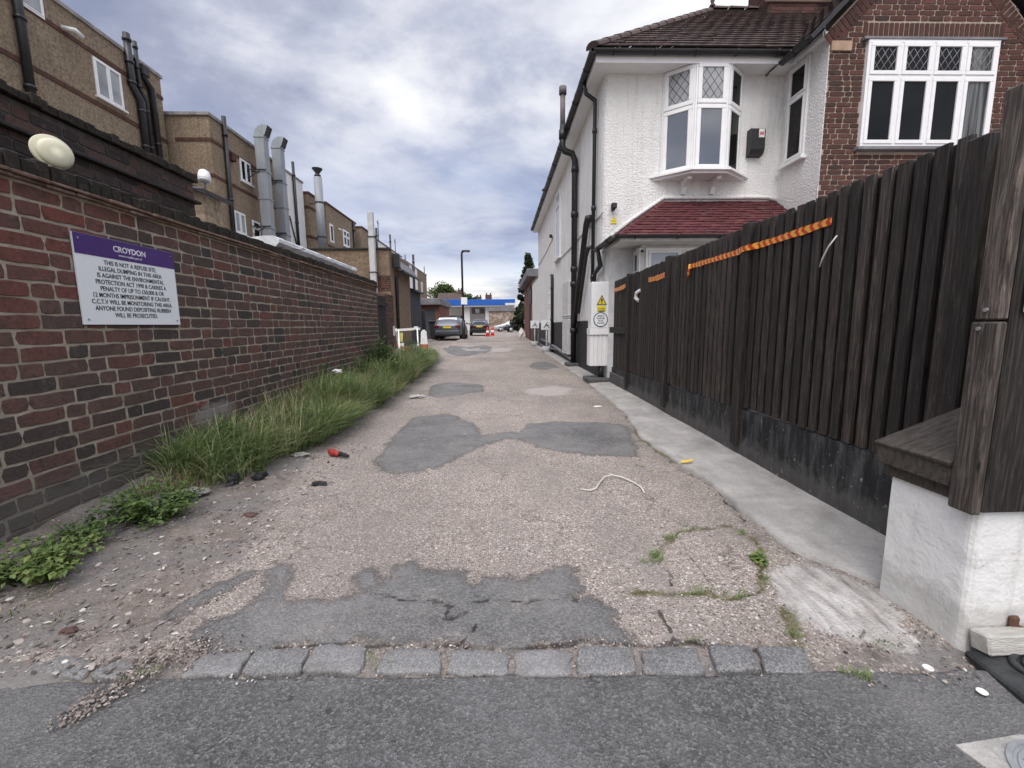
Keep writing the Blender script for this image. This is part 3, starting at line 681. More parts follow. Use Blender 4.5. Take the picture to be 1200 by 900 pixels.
def build_alley():
    ys = grade(1.1, 27, .016, 1.012); xs = [-2.42 + i * .027 for i in range(int(4.3 / .027) + 1)]
    P = np.array([(x, y) for y in ys for x in xs]); R = .15
    P0 = P; P = np.array([(x + .035 * mnoise.noise(V(x * 3.5, y * 3.5, 20)) + .02 * mnoise.noise(V(x * 11, y * 11, 21)) + .01 * mnoise.noise(V(x * 30, y * 30, 27)), y + .035 * mnoise.noise(V(x * 3.5, y * 3.5, 22)) + .02 * mnoise.noise(V(x * 11, y * 11, 23)) + .01 * mnoise.noise(V(x * 30, y * 30, 28))) for x, y in P0])
    far = np.clip((P0[:, 1] - 8) / 6, 0, 1)[:, None]; P = P + far * np.array([(.3 * mnoise.noise(V(x * 1.6, y * .7, 40)) + .12 * mnoise.noise(V(x * 5, y * 2, 41)), .9 * mnoise.noise(V(x * 1.6, y * .7, 42)) + .4 * mnoise.noise(V(x * 5, y * 2, 43))) for x, y in P0])
    tar = np.min([seg_dist(P, p) for p in TAR] + [seg_dist(P, TARC) + .045], axis=0)
    pale = np.min([seg_dist(P, p) for p in PALE], axis=0); crack = np.min([seg_dist(P, p, False) for p in CRACKS + MOSS[:1]], axis=0)
    slab = seg_dist(P, SLAB)
    moss = np.min([seg_dist(P, p, False) for p in MOSS], axis=0); soil = np.minimum(np.minimum(seg_dist(P, SOIL), seg_dist(P, SOIL2)), np.minimum(np.abs(P[:, 1] - 1.2) - .07, seg_dist(P, STRIP0, False) + .0))
    m = lambda d, r: np.clip(.5 - d / (2 * r), 0, 1)
    A = dict(slab=m(slab, .2), tar=m(tar, R), pale=m(pale, R), soil=m(soil, .35), crack=np.clip(1 - crack / .03, 0, 1), moss=np.clip(.76 - moss / .1, 0, 1))
    vs = []
    for (x, y), t, c, so in zip(P0, A['tar'], A['crack'], A['soil']):
        z = zg(y) + .012 * (mnoise.noise(V(x * 1.3, y * 1.3, 0))) + .007 * mnoise.noise(V(x * 6, y * 6, 3)) + .004 * mnoise.noise(V(x * 17, y * 17, 5))
        z += .008 * min(1, max(0, (t - .45) * 8)) - .014 * max(0, c - .45)
        bank = max(0, min(1, (-1.45 - x) / .8)); ramp = min(1, max(0, (y - 1.5) / 2.))
        z += bank * ramp * (.1 + .05 * mnoise.noise(V(x * 4, y * 3, 9))) + so * .012 * mnoise.noise(V(x * 22, y * 22, 1))
        if y < 1.3: z -= .012 * min(1, (1.3 - y) / .1)
        vs.append((x, y, z))
    nx = len(xs)
    fs = [(j * nx + i, j * nx + i + 1, (j + 1) * nx + i + 1, (j + 1) * nx + i) for j in range(len(ys) - 1) for i in range(nx - 1)]
    me = bpy.data.meshes.new('alley'); me.from_pydata(vs, [], fs); me.materials.append(M['alley'])
    for k, a in A.items():
        at = me.attributes.new(k, 'FLOAT', 'POINT'); at.data.foreach_set('value', a.astype(np.float32))
    me.polygons.foreach_set('use_smooth', [True] * len(fs)); me.update()
    o = bpy.data.objects.new('alley', me); COL.objects.link(o); tag(o, 'worn pinkish concrete alley with dark tarmac repairs', kind='structure')
build_alley()
def sheet(name, pts_rows, mat, label=None):
    """grid of rows of points"""
    mb = MB(); nx = len(pts_rows[0]); P = [p for r in pts_rows for p in r]
    mb.add(P, [(j * nx + i, j * nx + i + 1, (j + 1) * nx + i + 1, (j + 1) * nx + i) for j in range(len(pts_rows) - 1) for i in range(nx - 1)], smooth=True)
    o = mb.build(name, mat, kind='structure', fix=False)
    if label: o['label'] = label
    return o
gy = [-60, -8, 0, 3, 6, 10, 14, 18, 22, 26, 30, 40, 60, 90, 150, 300, 900]
sheet('ground', [[(x, y, zg(y) - .035) for x in (-900, -200, -60, -25, -12, -6, -2.4, 0, 2, 6, 12, 25, 60, 200, 900)] for y in gy], M['alley'])
# street in front of the setts, its far edge slightly ragged
def build_street():
    rows = []; xs = [-14 + i * .25 for i in range(40)] + [-4 + i * .04 for i in range(190)] + [3.6 + i * .25 for i in range(42)]
    def edge(x):
        e = 1.2 - .028 * (x + 1.0) if x > -1.1 else 1.2
        return e - .005 + .012 * mnoise.noise(V(x * 9, 1.5, 0)) + .006 * mnoise.noise(V(x * 31, 7.5, 0))
    for k in range(0, 42):
        s = k / 41
        rows.append([(x, -9 + (edge(x) + 9) * (1 - (1 - s) ** 2.4), .003 + .008 * mnoise.noise(V(x * .9, s * 9, 4)) + .002 * mnoise.noise(V(x * 9, s * 60, 4)) - (.02 if k == 41 else 0)) for x in xs])
    sheet('street', rows, M['street'], 'dark grey asphalt street surface')
build_street()
# concrete path along the fence
STRIP = [(1.58, 7.57), (1.51, 5.93), (1.46, 4.84), (1.33, 4.12), (1.302, 3.658), (1.333, 3.173), (1.359, 2.865), (1.373, 2.595), (1.351, 2.37), (1.321, 2.128), (1.34, 1.978), (1.332, 1.839), (1.37, 1.764), (1.421, 1.648), (1.52, 1.53)]
def build_strip():
    rows = []; Q = [(1.62, 20.), (1.6, 12.), (1.58, 9.)] + STRIP
    dense = []
    for (a, b), (c, d) in zip(Q[:-1], Q[1:]):
        n = max(2, int(math.hypot(c - a, d - b) / .05)) if b < 8 else 8
        dense += [(a + (c - a) * i / n, b + (d - b) * i / n) for i in range(n)]
    dense.append(Q[-1])
    for k in range(16):
        row = []
        for (x, y) in dense:
            x0 = x + .03 * mnoise.noise(V(x * 4, y * 5, 2)) + .014 * mnoise.noise(V(x * 8, y * 14, 2)) + .008 * mnoise.noise(V(y * 40, 1, 2)); s = max(0, k - 1) / 14
            X = x0 + (2.05 - x0) * s
            z = zg(y) + .017 + .02 * s + .007 * mnoise.noise(V(X * 3, y * 2, 6)) + .003 * mnoise.noise(V(X * 15, y * 15, 6))
            if k == 0: z = zg(y) - .02
            row.append((X, y, z))
        rows.append(row)
    sheet('path', rows, M['concrete'], 'grey concrete path along the foot of the fence')
build_strip()
def blob_sheet(name, poly, z, mat, label, wob=.02, dome=.008):
    pts = []
    n = len(poly)
    for (a, b), (c, d) in zip(poly, poly[1:] + poly[:1]):
        k = max(2, int(math.hypot(c - a, d - b) / .025)); pts += [(a + (c - a) * i / k, b + (d - b) * i / k) for i in range(k)]
    cx = sum(p[0] for p in pts) / len(pts); cy = sum(p[1] for p in pts) / len(pts); rows = []
    for s, dz in ((1.02, -.025), (1., 0), (.85, dome * .6), (.65, dome), (.4, dome), (.15, dome), (.0, dome)):
        rows.append([(cx + (x - cx) * s + (wob * mnoise.noise(V(x * 14, y * 14, 3)) if s > .8 else 0), cy + (y - cy) * s + (wob * mnoise.noise(V(x * 14, y * 14, 8)) if s > .8 else 0), z + zg(y) + dz + .005 * mnoise.noise(V(x * 9 * s, y * 9 * s, 1))) for x, y in pts + pts[:1]])
    return sheet(name, rows, mat, label)
blob_sheet('apron', [(-1.9, 1.17), (-1.9, 1.27), (-1.5, 1.3), (-1.35, 1.24), (-1.33, 1.19)], -.002, concrete_mat('grimy_concrete', (.15, .142, .13), (.27, .255, .235)), 'broken concrete edge beside the gutter', .03)

# granite setts of the kerb row
SETTS = [[(-1.466, 1.231), (-1.465, 1.306), (-1.325, 1.3), (-1.271, 1.213)], [(-1.258, 1.213), (-1.283, 1.277), (-1.185, 1.287), (-1.145, 1.198)], [(-0.991, 1.202), (-0.977, 1.286), (-0.818, 1.301), (-0.818, 1.204)], [(-0.809, 1.207), (-0.811, 1.305), (-0.634, 1.308), (-0.627, 1.203)], [(-0.619, 1.209), (-0.622, 1.323), (-0.443, 1.304), (-0.444, 1.195)], [(-0.39, 1.187), (-0.385, 1.287), (-0.204, 1.283), (-0.194, 1.185)], [(-0.178, 1.181), (-0.168, 1.278), (0.018, 1.263), (0.011, 1.167)], [(0.029, 1.167), (0.038, 1.269), (0.213, 1.265), (0.205, 1.159)], [(0.221, 1.159), (0.236, 1.272), (0.418, 1.268), (0.399, 1.158)], [(0.421, 1.154), (0.443, 1.252), (0.624, 1.256), (0.604, 1.143)], [(0.645, 1.157), (0.664, 1.258), (0.802, 1.256), (0.785, 1.158)], [(0.792, 1.145), (0.819, 1.251), (0.971, 1.245), (0.94, 1.139)]]
SETT_LAB = ['sunken sett half buried in dirt, leftmost of the kerb row', 'sunken sett under dirt, second from the left in the kerb row', 'pale slanted granite sett beside the gap full of loose gravel', 'granite sett fourth from the left, with dark slanting joints', 'large grey sett left of the wide mossy joint', 'rounded sett just right of the wide mossy joint', 'granite sett seventh from the left end of the kerb row', 'palest rounded granite sett in the middle of the kerb row', 'bluish granite sett under the right end of the tarmac patch', 'dark granite sett third from the right end of the kerb row', 'short dark sett second from the right end of the kerb row', 'dark tapered granite sett at the right end of the kerb row']
STONE = [.5, .45, .75, .45, .8, .7, .7, 1., .45, .25, .2, .15]
for i, (q, lab) in enumerate(zip(SETTS, SETT_LAB)):
    cx = sum(p[0] for p in q) / 4; cy = sum(p[1] for p in q) / 4; mb = MB(); pts = []
    for (a, b), (c, d) in zip(q, q[1:] + q[:1]):
        for t in (.09, .3, .5, .7, .91): pts.append((a + (c - a) * t + rnd.gauss(0, .003), b + (d - b) * t + rnd.gauss(0, .003)))
    n = len(pts); P = []; zt = .007 if i > 1 else .002
    for s, z in ((1., -.06), (1.01, zt - .008), (.975, zt - .001), (.93, zt + .001), (.5, zt + .002)):
        P += [(cx + (x - cx) * s, cy + (y - cy) * s, z + .004 * mnoise.noise(V(x * 18, y * 18, i))) for x, y in pts]
    P.append((cx, cy, zt + .002)); fs = [(r * n + k, r * n + (k + 1) % n, (r + 1) * n + (k + 1) % n, (r + 1) * n + k) for r in range(4) for k in range(n)] + [(4 * n + k, 4 * n + (k + 1) % n, 5 * n) for k in range(n)]
    mb.add(P, fs, STONE[i], smooth=True)
    tag(mb.build('granite_sett', M['sett']), lab, 'kerb stone', 'granite setts in the kerb row')

# loose stones
def pebble(mb, x, y, z, r, tone, R=rnd):
    t = (1 + 5 ** .5) / 2
    base = [(-1, t, 0), (1, t, 0), (-1, -t, 0), (1, -t, 0), (0, -1, t), (0, 1, t), (0, -1, -t), (0, 1, -t), (t, 0, -1), (t, 0, 1), (-t, 0, -1), (-t, 0, 1)]
    F = [(0, 11, 5), (0, 5, 1), (0, 1, 7), (0, 7, 10), (0, 10, 11), (1, 5, 9), (5, 11, 4), (11, 10, 2), (10, 7, 6), (7, 1, 8), (3, 9, 4), (3, 4, 2), (3, 2, 6), (3, 6, 8), (3, 8, 9), (4, 9, 5), (2, 4, 11), (6, 2, 10), (8, 6, 7), (9, 8, 1)]
    a = R.random() * PI; sx, sy, sz = R.uniform(.6, 1.4), R.uniform(.5, 1.), R.uniform(.3, .75); ca, sa = math.cos(a), math.sin(a)
    P = []
    for bx, by, bz in base:
        k = r / 1.9 * R.uniform(.75, 1.2); px, py = bx * sx * k, by * sy * k
        P.append((x + px * ca - py * sa, y + px * sa + py * ca, z + bz * sz * k))
    mb.add(P, F, tone)
mb = MB()
def soilz(x, y):
    bank = max(0, min(1, (-1.45 - x) / .8)) * min(1, max(0, (y - 1.5) / 2.))
    return zg(y) + bank * (.1 + .05 * mnoise.noise(V(x * 4, y * 3, 9))) + .012 * mnoise.noise(V(x * 1.3, y * 1.3, 0)) + .007 * mnoise.noise(V(x * 6, y * 6, 3))
for i in range(2600):
    y = 1.25 + rnd.random() ** 1.7 * 5.5; x = -2.3 + rnd.random() * (1.2 - .05 * y) + rnd.gauss(0, .08)
    if x > -1.05 or x < -2.36: continue
    pebble(mb, x, y, soilz(x, y) + .001, rnd.choice((.002, .003, .003, .004, .005, .006, .009, .014)) * rnd.uniform(.7, 1.2), min(1, max(0, rnd.gauss(.5, .25))))
for i in range(800):   # spill of gravel in the gap of the kerb row
    t = rnd.random() ** .8; x = -1.19 + .17 * t + rnd.gauss(0, .022 + .035 * t); y = 1.04 + .31 * t + rnd.gauss(0, .022)
    pebble(mb, x, y, .01 + .004 * rnd.random(), rnd.uniform(.0018, .0062), min(1, max(0, rnd.gauss(.38, .24))))
for i in range(500):   # joints and edges of the sett row
    x = rnd.uniform(-1.0, .98); y = (1.285 if rnd.random() < .72 else 1.17) + rnd.gauss(0, .012) - .02 * x
    pebble(mb, x, y, .006, rnd.uniform(.0015, .005), min(1, max(0, rnd.gauss(.5, .3))))
for i in range(700):   # crumbs over the whole alley
    y = 1.3 + rnd.random() ** 1.5 * 7; x = rnd.uniform(-1.5, 1.5)
    pebble(mb, x, y, soilz(x, y) + .003, rnd.uniform(.0015, .005), rnd.choice((.15, .4, .7, .95)))
for i in range(260):   # crumbs by the white pier and along the path's broken edge
    if i < 150: x = rnd.uniform(1.05, 1.45); y = rnd.uniform(1.08, 1.3)
    else: y = rnd.uniform(1.8, 5); x = 1.3 + rnd.gauss(0, .04)
    pebble(mb, x, y, .01, rnd.uniform(.002, .008), min(1, max(0, rnd.gauss(.45, .25))))
for i in range(900):
    y = 1.22 + rnd.random() ** 1.6 * 2.6; x = -2.25 + rnd.random() * 1.15
    a = rnd.uniform(0, 6.28); L = rnd.uniform(.004, .016); z = soilz(x, y) + .004; ca, sa = math.cos(a) * L, math.sin(a) * L; k = rnd.uniform(.3, .7); u = rnd.uniform(0, .006)
    mb.add([(x - ca, y - sa, z), (x + sa * k, y - ca * k, z + u), (x + ca, y + sa, z + u * .5), (x - sa * k, y + ca * k, z + .001)], [(0, 1, 2, 3)], rnd.choice((.08, .15, .25, .45, .6, .9)))
tag(mb.build('gravel', M['stones'], kind='stuff', fix=False), 'loose stones and crumbs of rubble scattered over the alley')

# ------------------------------------------------------------------ boundary wall on the left
wall = thing('brick_wall', 'long red brick boundary wall with dark mossy coping carrying the sign', 'wall', (-2.55, 4.8, 0))
WY0, WY1 = .4, 8.72
mb = MB(); mb.box(-2.66, -2.4, WY0, WY1, -.1, 1.8); mb.build('mortar_core', M['mortar'], wall)
F = faceX(-2.4, WY0, -.02)
def wtone(u, v, headr, r):
    y = u + WY0
    if v > 1.2 and y < 2.7 and r.random() < .85: return r.uniform(.6, .95)
    if y < 2.35 and v > .9 and r.random() < .7: return r.uniform(.45, .85)
    if v < .18: return r.uniform(0, .25)
    if r.random() < .2: return r.uniform(.02, .22)
    return min(.95, max(.12, r.gauss(.5 if headr else .44, .17)))
mb = MB(); bricks(mb, F, WY1 - WY0, 1.81, .0822, .236, .0105, .004, tone=wtone, seed=5, jit=.003); mb.build('brick_face', M['brick'], wall)
F2 = faceY(WY0, -2.66, -.02); F3 = Frame((-2.4, WY1, -.02), (-1, 0, 0), (0, 0, 1), (0, 1, 0))
mb = MB(); bricks(mb, F2, .26, 1.81, .0822, .236, .012, .007, seed=8); bricks(mb, F3, .26, 1.81, .0822, .236, .012, .007, seed=9); mb.build('end_brick', M['brick'], wall)
mb = MB(); y = WY0     # two creasing courses of tile, chipped
for k, (z, o) in enumerate(((1.795, .036), (1.815, .052))):
    y = WY0 - k * .08
    while y < WY1:
        l = rnd.uniform(.15, .19); d = o + rnd.uniform(-.012, .006)
        mb.box(-2.66 - o, -2.4 + d, max(y, WY0), min(y + l - .004, WY1), z + rnd.uniform(-.003, .003), z + .016, rnd.random(), bev=.003); y += l
mb.build('tile_course', M['tile_edge'], wall)
mb = MB(); y = WY0
while y < WY1:
    l = rnd.uniform(.07, .076)
    mb.box(-2.655, -2.385 + rnd.uniform(-.012, .008), y, y + l - .003, 1.834, 1.925 + rnd.uniform(-.018, .006), rnd.random() * .6, bev=.006)
    y += l
mb.build('coping', M['coping'], wall)
mb = MB(); mb.box(-2.64, -2.405, WY0, WY1, 1.832, 1.9); mb.build('coping_mortar', M['mortar_dark'], wall)

# council sign
SY0, SY1, SZ0, SZ1 = 2.572, 3.326, 1.077, 1.597
sign = thing('warning_sign', 'white council sign with purple band warning against illegal dumping', 'sign', (-2.39, SY0, SZ0))
FS = faceX(-2.382, SY0, SZ0); SW, SH = SY1 - SY0, SZ1 - SZ0
mb = MB(); mb.fbox(FS, 0, SW, 0, SH, -.012, 0, bev=.0012); mb.build('board', M['signwhite'], sign)
mb = MB(); mb.fbox(FS, 0.001, SW - .001, SH * .775, SH - .001, .0004, .0016); mb.build('band', M['purple'], sign)
text_part('lettering', 'CROYDON', FS, SW * .5, SH * .895, .05, M['whiteink'], sign, bold=.001, n=.002, sx=.98)
text_part('lettering', 'www.croydon.gov.uk', FS, SW * .5, SH * .828, .021, M['whiteink'], sign, n=.002)
LINES = ['THIS IS NOT A REFUSE SITE.', 'ILLEGAL DUMPING IN THIS AREA', 'IS AGAINST THE ENVIRONMENTAL', 'PROTECTION ACT 1990 & CARRIES A', 'PENALTY OF UP TO £50,000 & OR', '12 MONTHS IMPRISONMENT IF CAUGHT.', 'C.C.T.V WILL BE MONITORING THIS AREA.', 'ANYONE FOUND DEPOSITING RUBBISH', 'WILL BE PROSECUTED.']
for i, s in enumerate(LINES): text_part('lettering', s, FS, SW * .5, SH * (.715 - i * .0755), .038, M['ink'], sign, bold=.0002, n=.001, sx=.86)
for u in (.03, SW - .03):
    for v in (.03, SH - .03):
        mb = MB(); mb.lathe(Frame(FS.p(u, v), FS.U, FS.V, FS.N), [(.006, .0005), (.006, .003), (.003, .004)], 10); mb.build('screw', M['lead'], sign)

# sooty outbuilding wall behind it
ob = thing('brick_outbuilding', 'sooty dark brick outbuilding rising behind the boundary wall', 'outbuilding', (-5, 2.7, 0))
mb = MB(); mb.box(-7.4, -3.42, .2, 5.2, 0, 2.67); mb.build('wall', M['mortar_dark'], ob)
mb = MB(); bricks(mb, faceX(-3.42, .2, 0), 5.0, 2.67, .0822, .236, .01, .006, tone=lambda u, v, h, r: r.random() if r.random() < .9 else 1., seed=21)
bricks(mb, Frame((-3.42, 5.2, 0), (-1, 0, 0), (0, 0, 1), (0, 1, 0)), 1.5, 2.62, .0822, .236, .01, .006, seed=22); mb.build('brick_face', M['brick_dark'], ob)
mb = MB(); mb.box(-7.4, -3.36, .2, 5.24, 2.44, 2.47, bev=.006); mb.box(-7.4, -3.385, .2, 5.22, 2.27, 2.295, bev=.006); mb.build('string_course', M['brick_dark'], ob)
mb = MB(); y = .2
while y < 5.2:
    mb.box(-7.4, -3.365 + rnd.uniform(-.02, .015), y, y + .073, 2.672, 2.752 + rnd.uniform(-.022, .008), rnd.random() * .6, bev=.006); y += .0742
mb.build('coping', M['coping'], ob)
dish = thing('satellite_dish', 'cream domed dish with a round seam behind the wall coping', 'satellite dish', (-2.86, 3.02, 1.95))
N = V(.86, -.48, .1).normalized(); U = V(0, 0, 1).cross(N).normalized(); FD = Frame((-2.87, 3.05, 2.19), U, N.cross(U), N)
mb = MB(); mb.lathe(FD, [(.085, -.03), (.1, -.024), (.106, -.01), (.104, 0), (.1, .003)], 40); mb.build('rim', M['cream'], dish)
mb = MB(); FD2 = Frame(FD.p(.01, -.008, 0), FD.U, FD.V, FD.N); mb.lathe(FD2, [(.088, .0), (.089, .012), (.085, .019), (.07, .028), (.04, .035), (.0, .037)], 40); mb.build('dome', M['cream'], dish)
mb = MB(); mb.tube([(-2.9, 3.03, 2.1), (-2.95, 3.06, 2.02), (-3.42, 3.06, 2.0)], .014); mb.build('bracket', M['black_steel'], dish)

# lean-to with white sheet edge just behind the wall, small roughcast shed with dome lamp
lt = thing('lean_to', 'white sheet edged lean-to roof behind the brick wall', 'shed', (-4, 7.4, 0))
mb = MB(); mb.box(-4.6, -3.05, 6., 8.95, 0, 2.0); mb.build('wall', M['stock_dark'], lt)
mb = MB(); prof = [(-.1, -.02), (-.03, -.06), (.05, -.05), (.1, 0), (.1, .05), (.03, .085), (-.08, .085), (-.5, .04), (-1.7, .02), (-1.7, -.02), (-.5, -.01), (-.1, .0)]
Fl = Frame((-2.95, 5.9, 2.15), (1, 0, 0), (0, 0, 1), (0, 1, 0))
rows = []
for k in range(28):
    yy = k * 3.12 / 27; P = [Fl.p(u + .012 * mnoise.noise(V(k * .9, i, 0)), v + .012 * mnoise.noise(V(k * 1.1, i, 5)), yy) for i, (u, v) in enumerate(prof)]; rows += P
n = len(prof); mb.add(rows, [(k * n + i, k * n + (i + 1) % n, (k + 1) * n + (i + 1) % n, (k + 1) * n + i) for k in range(27) for i in range(n)] + [list(range(n)), [27 * n + i for i in range(n)]]); mb.build('roof', M['sheet_white'], lt)
sh = thing('roughcast_shed', 'small brown roughcast shed with sloping dark roof', 'shed', (-5, 7.2, 0))
mb = MB(); mb.prism(Frame((0, 6.5, 0), (1, 0, 0), (0, 0, 1), (0, -1, 0)), [(-6.2, 0), (-4.15, 0), (-4.15, 2.93), (-4.6, 3.1), (-6.2, 3.1)], -.4, 0); mb.build('wall', M['stock'], sh)
mb = MB(); mb.prism(Frame((0, 6.42, 0), (1, 0, 0), (0, 0, 1), (0, -1, 0)), [(-6.3, 3.105), (-4.6, 3.105), (-4.02, 2.885), (-4.02, 2.945), (-4.6, 3.17), (-6.3, 3.17)], -.56, .06); mb.build('roof', M['black_steel'], sh)
dl = thing('dome_lamp', 'white dome lamp on a bracket at the end of the dark outbuilding', 'lamp', (-3.5, 5.4, 2.7))
FDL = Frame((-3.44, 5.45, 2.78), (1, 0, 0), (0, .94, -.34), (-.15, .34, .94))
mb = MB(); mb.lathe(FDL, [(.0, .125), (.03, .122), (.055, .1), (.066, .055), (.068, 0), (.066, -.005)], 24); mb.build('dome', M['white_metal'], dl)
mb = MB(); mb.lathe(FDL, [(.066, -.008), (.058, -.03), (.03, -.042), (0, -.044)], 24); mb.build('lens', M['steel_pale'], dl)
mb = MB(); mb.tube([(-3.44, 5.45, 2.74), (-3.45, 5.45, 2.68), (-3.72, 5.4, 2.68)], .014); mb.box(-3.78, -3.56, 5.22, 5.32, 2.66, 2.82); mb.build('bracket', M['felt'], dl)

# ------------------------------------------------------------------ windows
def window(parent, F, u0, v0, W, H, cols=2, split=None, glass=None, frame=None, fw=.05, sash=.035, leaded=False, name='window', proud=.03, sill=None, open_top=None):
    """frame > panes (and lead lattice). split = height share where a transom sits; rows = 1 or 2"""
    frame = frame or M['upvc']; glass = glass or M['glass']
    mb = MB(); mb.fbox(F, u0, u0 + W, v0, v0 + fw, -.04, proud, bev=.004); mb.fbox(F, u0, u0 + W, v0 + H - fw, v0 + H, -.04, proud, bev=.004)
    mb.fbox(F, u0, u0 + fw, v0 + fw, v0 + H - fw, -.04, proud - .001, bev=.004); mb.fbox(F, u0 + W - fw, u0 + W, v0 + fw, v0 + H - fw, -.04, proud - .001, bev=.004)
    cw = (W - fw) / cols
    rows = [(v0 + fw, v0 + H - fw)] if not split else [(v0 + fw, v0 + H * split - fw * .45), (v0 + H * split + fw * .45, v0 + H - fw)]
    if split: mb.fbox(F, u0 + fw, u0 + W - fw, v0 + H * split - fw * .45, v0 + H * split + fw * .45, -.04, proud - .003, bev=.004)
    for c in range(1, cols):
        for (a, b) in rows: mb.fbox(F, u0 + fw * .5 + c * cw - fw * .5, u0 + fw * .5 + c * cw + fw * .5, a, b, -.04, proud - .002, bev=.004)
    if sill: mb.fbox(F, u0 - .06, u0 + W + .06, v0 - sill, v0, -.04, proud + .06, bev=.006)
    cells = []
    for c in range(cols):
        a = u0 + fw * .5 + c * cw + fw * .5; b = a + cw - fw
        for (lo, hi) in rows:
            mb.fbox(F, a, b, lo, lo + sash, -.03, proud + .012, bev=.004); mb.fbox(F, a, b, hi - sash, hi, -.03, proud + .012, bev=.004)
            mb.fbox(F, a, a + sash, lo + sash, hi - sash, -.03, proud + .011, bev=.004); mb.fbox(F, b - sash, b, lo + sash, hi - sash, -.03, proud + .011, bev=.004)
            cells.append((a + sash, b - sash, lo + sash, hi - sash, c, len(rows) > 1 and lo > rows[0][0]))
    fr = mb.build(name, frame, parent)
    for (a, b, lo, hi, c, top) in cells:
        g = glass[min(c, len(glass) - 1)] if isinstance(glass, list) else glass
        q = MB(); q.fbox(F, a, b, lo, hi, -.02, proud - .012); q.build('pane', g, fr)
        if leaded and top and c < leaded:
            L = MB(); nn = 3; w_, h_ = b - a, hi - lo; st = w_ / nn * 1.0; sl = 1.45
            import itertools
            for sgn in (1, -1):
                for k in range(-8, 14):
                    # line v = sl*sgn*u + c0, clipped to the pane
                    pts = []
                    c0 = k * st * sl * .98 + (h_ if sgn < 0 else -h_) * .0
                    for t in range(0, 2):
                        pass
                    ua, ub = 0, w_
                    va = sl * sgn * ua + c0; vb = sl * sgn * ub + c0
                    def clip(u1, v1, u2, v2):
                        if v1 > v2: u1, v1, u2, v2 = u2, v2, u1, v1
                        if v2 <= 0 or v1 >= h_: return None
                        if v1 < 0: t = -v1 / (v2 - v1); u1 += (u2 - u1) * t; v1 = 0
                        if v2 > h_: t = (h_ - v1) / (v2 - v1); u2 = u1 + (u2 - u1) * t; v2 = h_
                        return u1, v1, u2, v2
                    r = clip(ua, va, ub, vb)
                    if not r: continue
                    u1, v1, u2, v2 = r
                    if math.hypot(u2 - u1, v2 - v1) < .01: continue
                    L.tube([F.p(a + u1, lo + v1, proud - .011), F.p(a + u2, lo + v2, proud - .011)], .0045, 4)
            if L.v: L.build('lead_lattice', M['lead'], fr)
    return fr

# ------------------------------------------------------------------ terrace backs on the left
def pipe(parent, pts, r=.055, mat=None, name='drainpipe', collars=None):
    mb = MB(); mb.tube(pts, r, 10)
    a, b = Vector(pts[0]), Vector(pts[-1])
    for i in range(len(pts) - 1):
        p, q = Vector(pts[i]), Vector(pts[i + 1])
        if (q - p).length > 1.2:
            for k in (.12, .55, .95):
                c = p.lerp(q, k); d = (q - p).normalized() * .04; mb.tube([c - d, c + d], r * 1.28, 10)
    return mb.build(name, mat or M['black_plastic'], parent)
BX = -12.
b1 = thing('terrace_building', 'tall brown terrace back with bundled soil pipes at the far end', 'building', (-16, 12, 0), 'terrace building backs')
mb = MB(); mb.box(-24, BX, 2, 17.1, 0, 9.9); mb.build('wall', M['stock'], b1)
mb = MB(); mb.box(-24.05, BX + .06, 1.95, 17.16, 9.9, 10.02, bev=.01); mb.build('parapet', M['parapet'], b1)
mb = MB(); mb.box(-13, BX + .025, 2, 17.125, 9.18, 9.3); mb.box(-13, BX + .025, 2, 17.125, 7.72, 7.85); mb.build('brick_band', M['band'], b1)
window(b1, faceX(BX), 14.38, 8.02, .96, 1.1, 2, glass=M['glass_net'], sill=.06)
window(b1, faceX(BX), 12.1, 9.22, .95, .62, 1, glass=M['glass_net'])
pipe(b1, [(BX + .1, 12.3, 11), (BX + .1, 12.3, 7.0)], .1, name='drainpipe')
pipe(b1, [(BX + .1, 15.66, 10.5), (BX + .1, 15.66, 8.95), (BX + .1, 15.95, 8.6), (BX + .1, 15.95, 6)], .1, name='soil_pipe')
pipe(b1, [(BX + .1, 15.98, 10.45), (BX + .1, 15.98, 9.0), (BX + .1, 16.2, 8.7), (BX + .1, 16.2, 6)], .06, name='soil_pipe')
pipe(b1, [(BX + .1, 16.1, 9.75), (BX + .1, 16.2, 9.5), (BX + .1, 16.5, 9.25), (BX + .1, 16.55, 6)], .08, name='soil_pipe')
mb = MB(); mb.box(BX, BX + .22, 16.05, 16.35, 9.5, 9.85, bev=.03); mb.build('hopper', M['black_steel'], b1)
mb = MB(); mb.tube([(BX + .02, 13.5, 9.32), (BX + .3, 13.6, 9.3), (BX + .34, 13.75, 9.22)], .07, 10); mb.build('vent_pipe', M['upvc_grey'], b1)
B2X = -10.5
b2 = thing('terrace_building', 'brown terrace back with two steel ducts and a dark pipe near its corner', 'building', (-14, 20, 0), 'terrace building backs')
mb = MB(); mb.box(-24, B2X, 17.2, 22.6, 0, 8.72); mb.build('wall', M['stock'], b2)
mb = MB(); mb.box(-24, B2X + .07, 17.13, 22.62, 8.72, 8.84, bev=.01); mb.build('parapet', M['parapet'], b2)
mb = MB(); mb.box(-11.75, B2X + .02, 17.175, 22.55, 7.85, 7.97); mb.box(-11.2, B2X + .02, 17.175, 22.55, 6.6, 6.72); mb.build('brick_band', M['band'], b2)
F = faceX(B2X); window(b2, F, 18.95, 7.05, .78, .88, 2, sill=.06); window(b2, F, 18.22, 4.85, .78, .85, 2, glass=M['glass_net'], sill=.06); window(b2, F, 19.5, 4.7, .58, .92, 1, split=.66)
pipe(b2, [(B2X + .09, 18.0, 9.05), (B2X + .09, 17.95, 3.5)], .08)
mb = MB(); mb.box(B2X, B2X + .2, 18.2, 18.45, 7.55, 7.85, bev=.02); mb.build('vent_box', M['band'], b2)
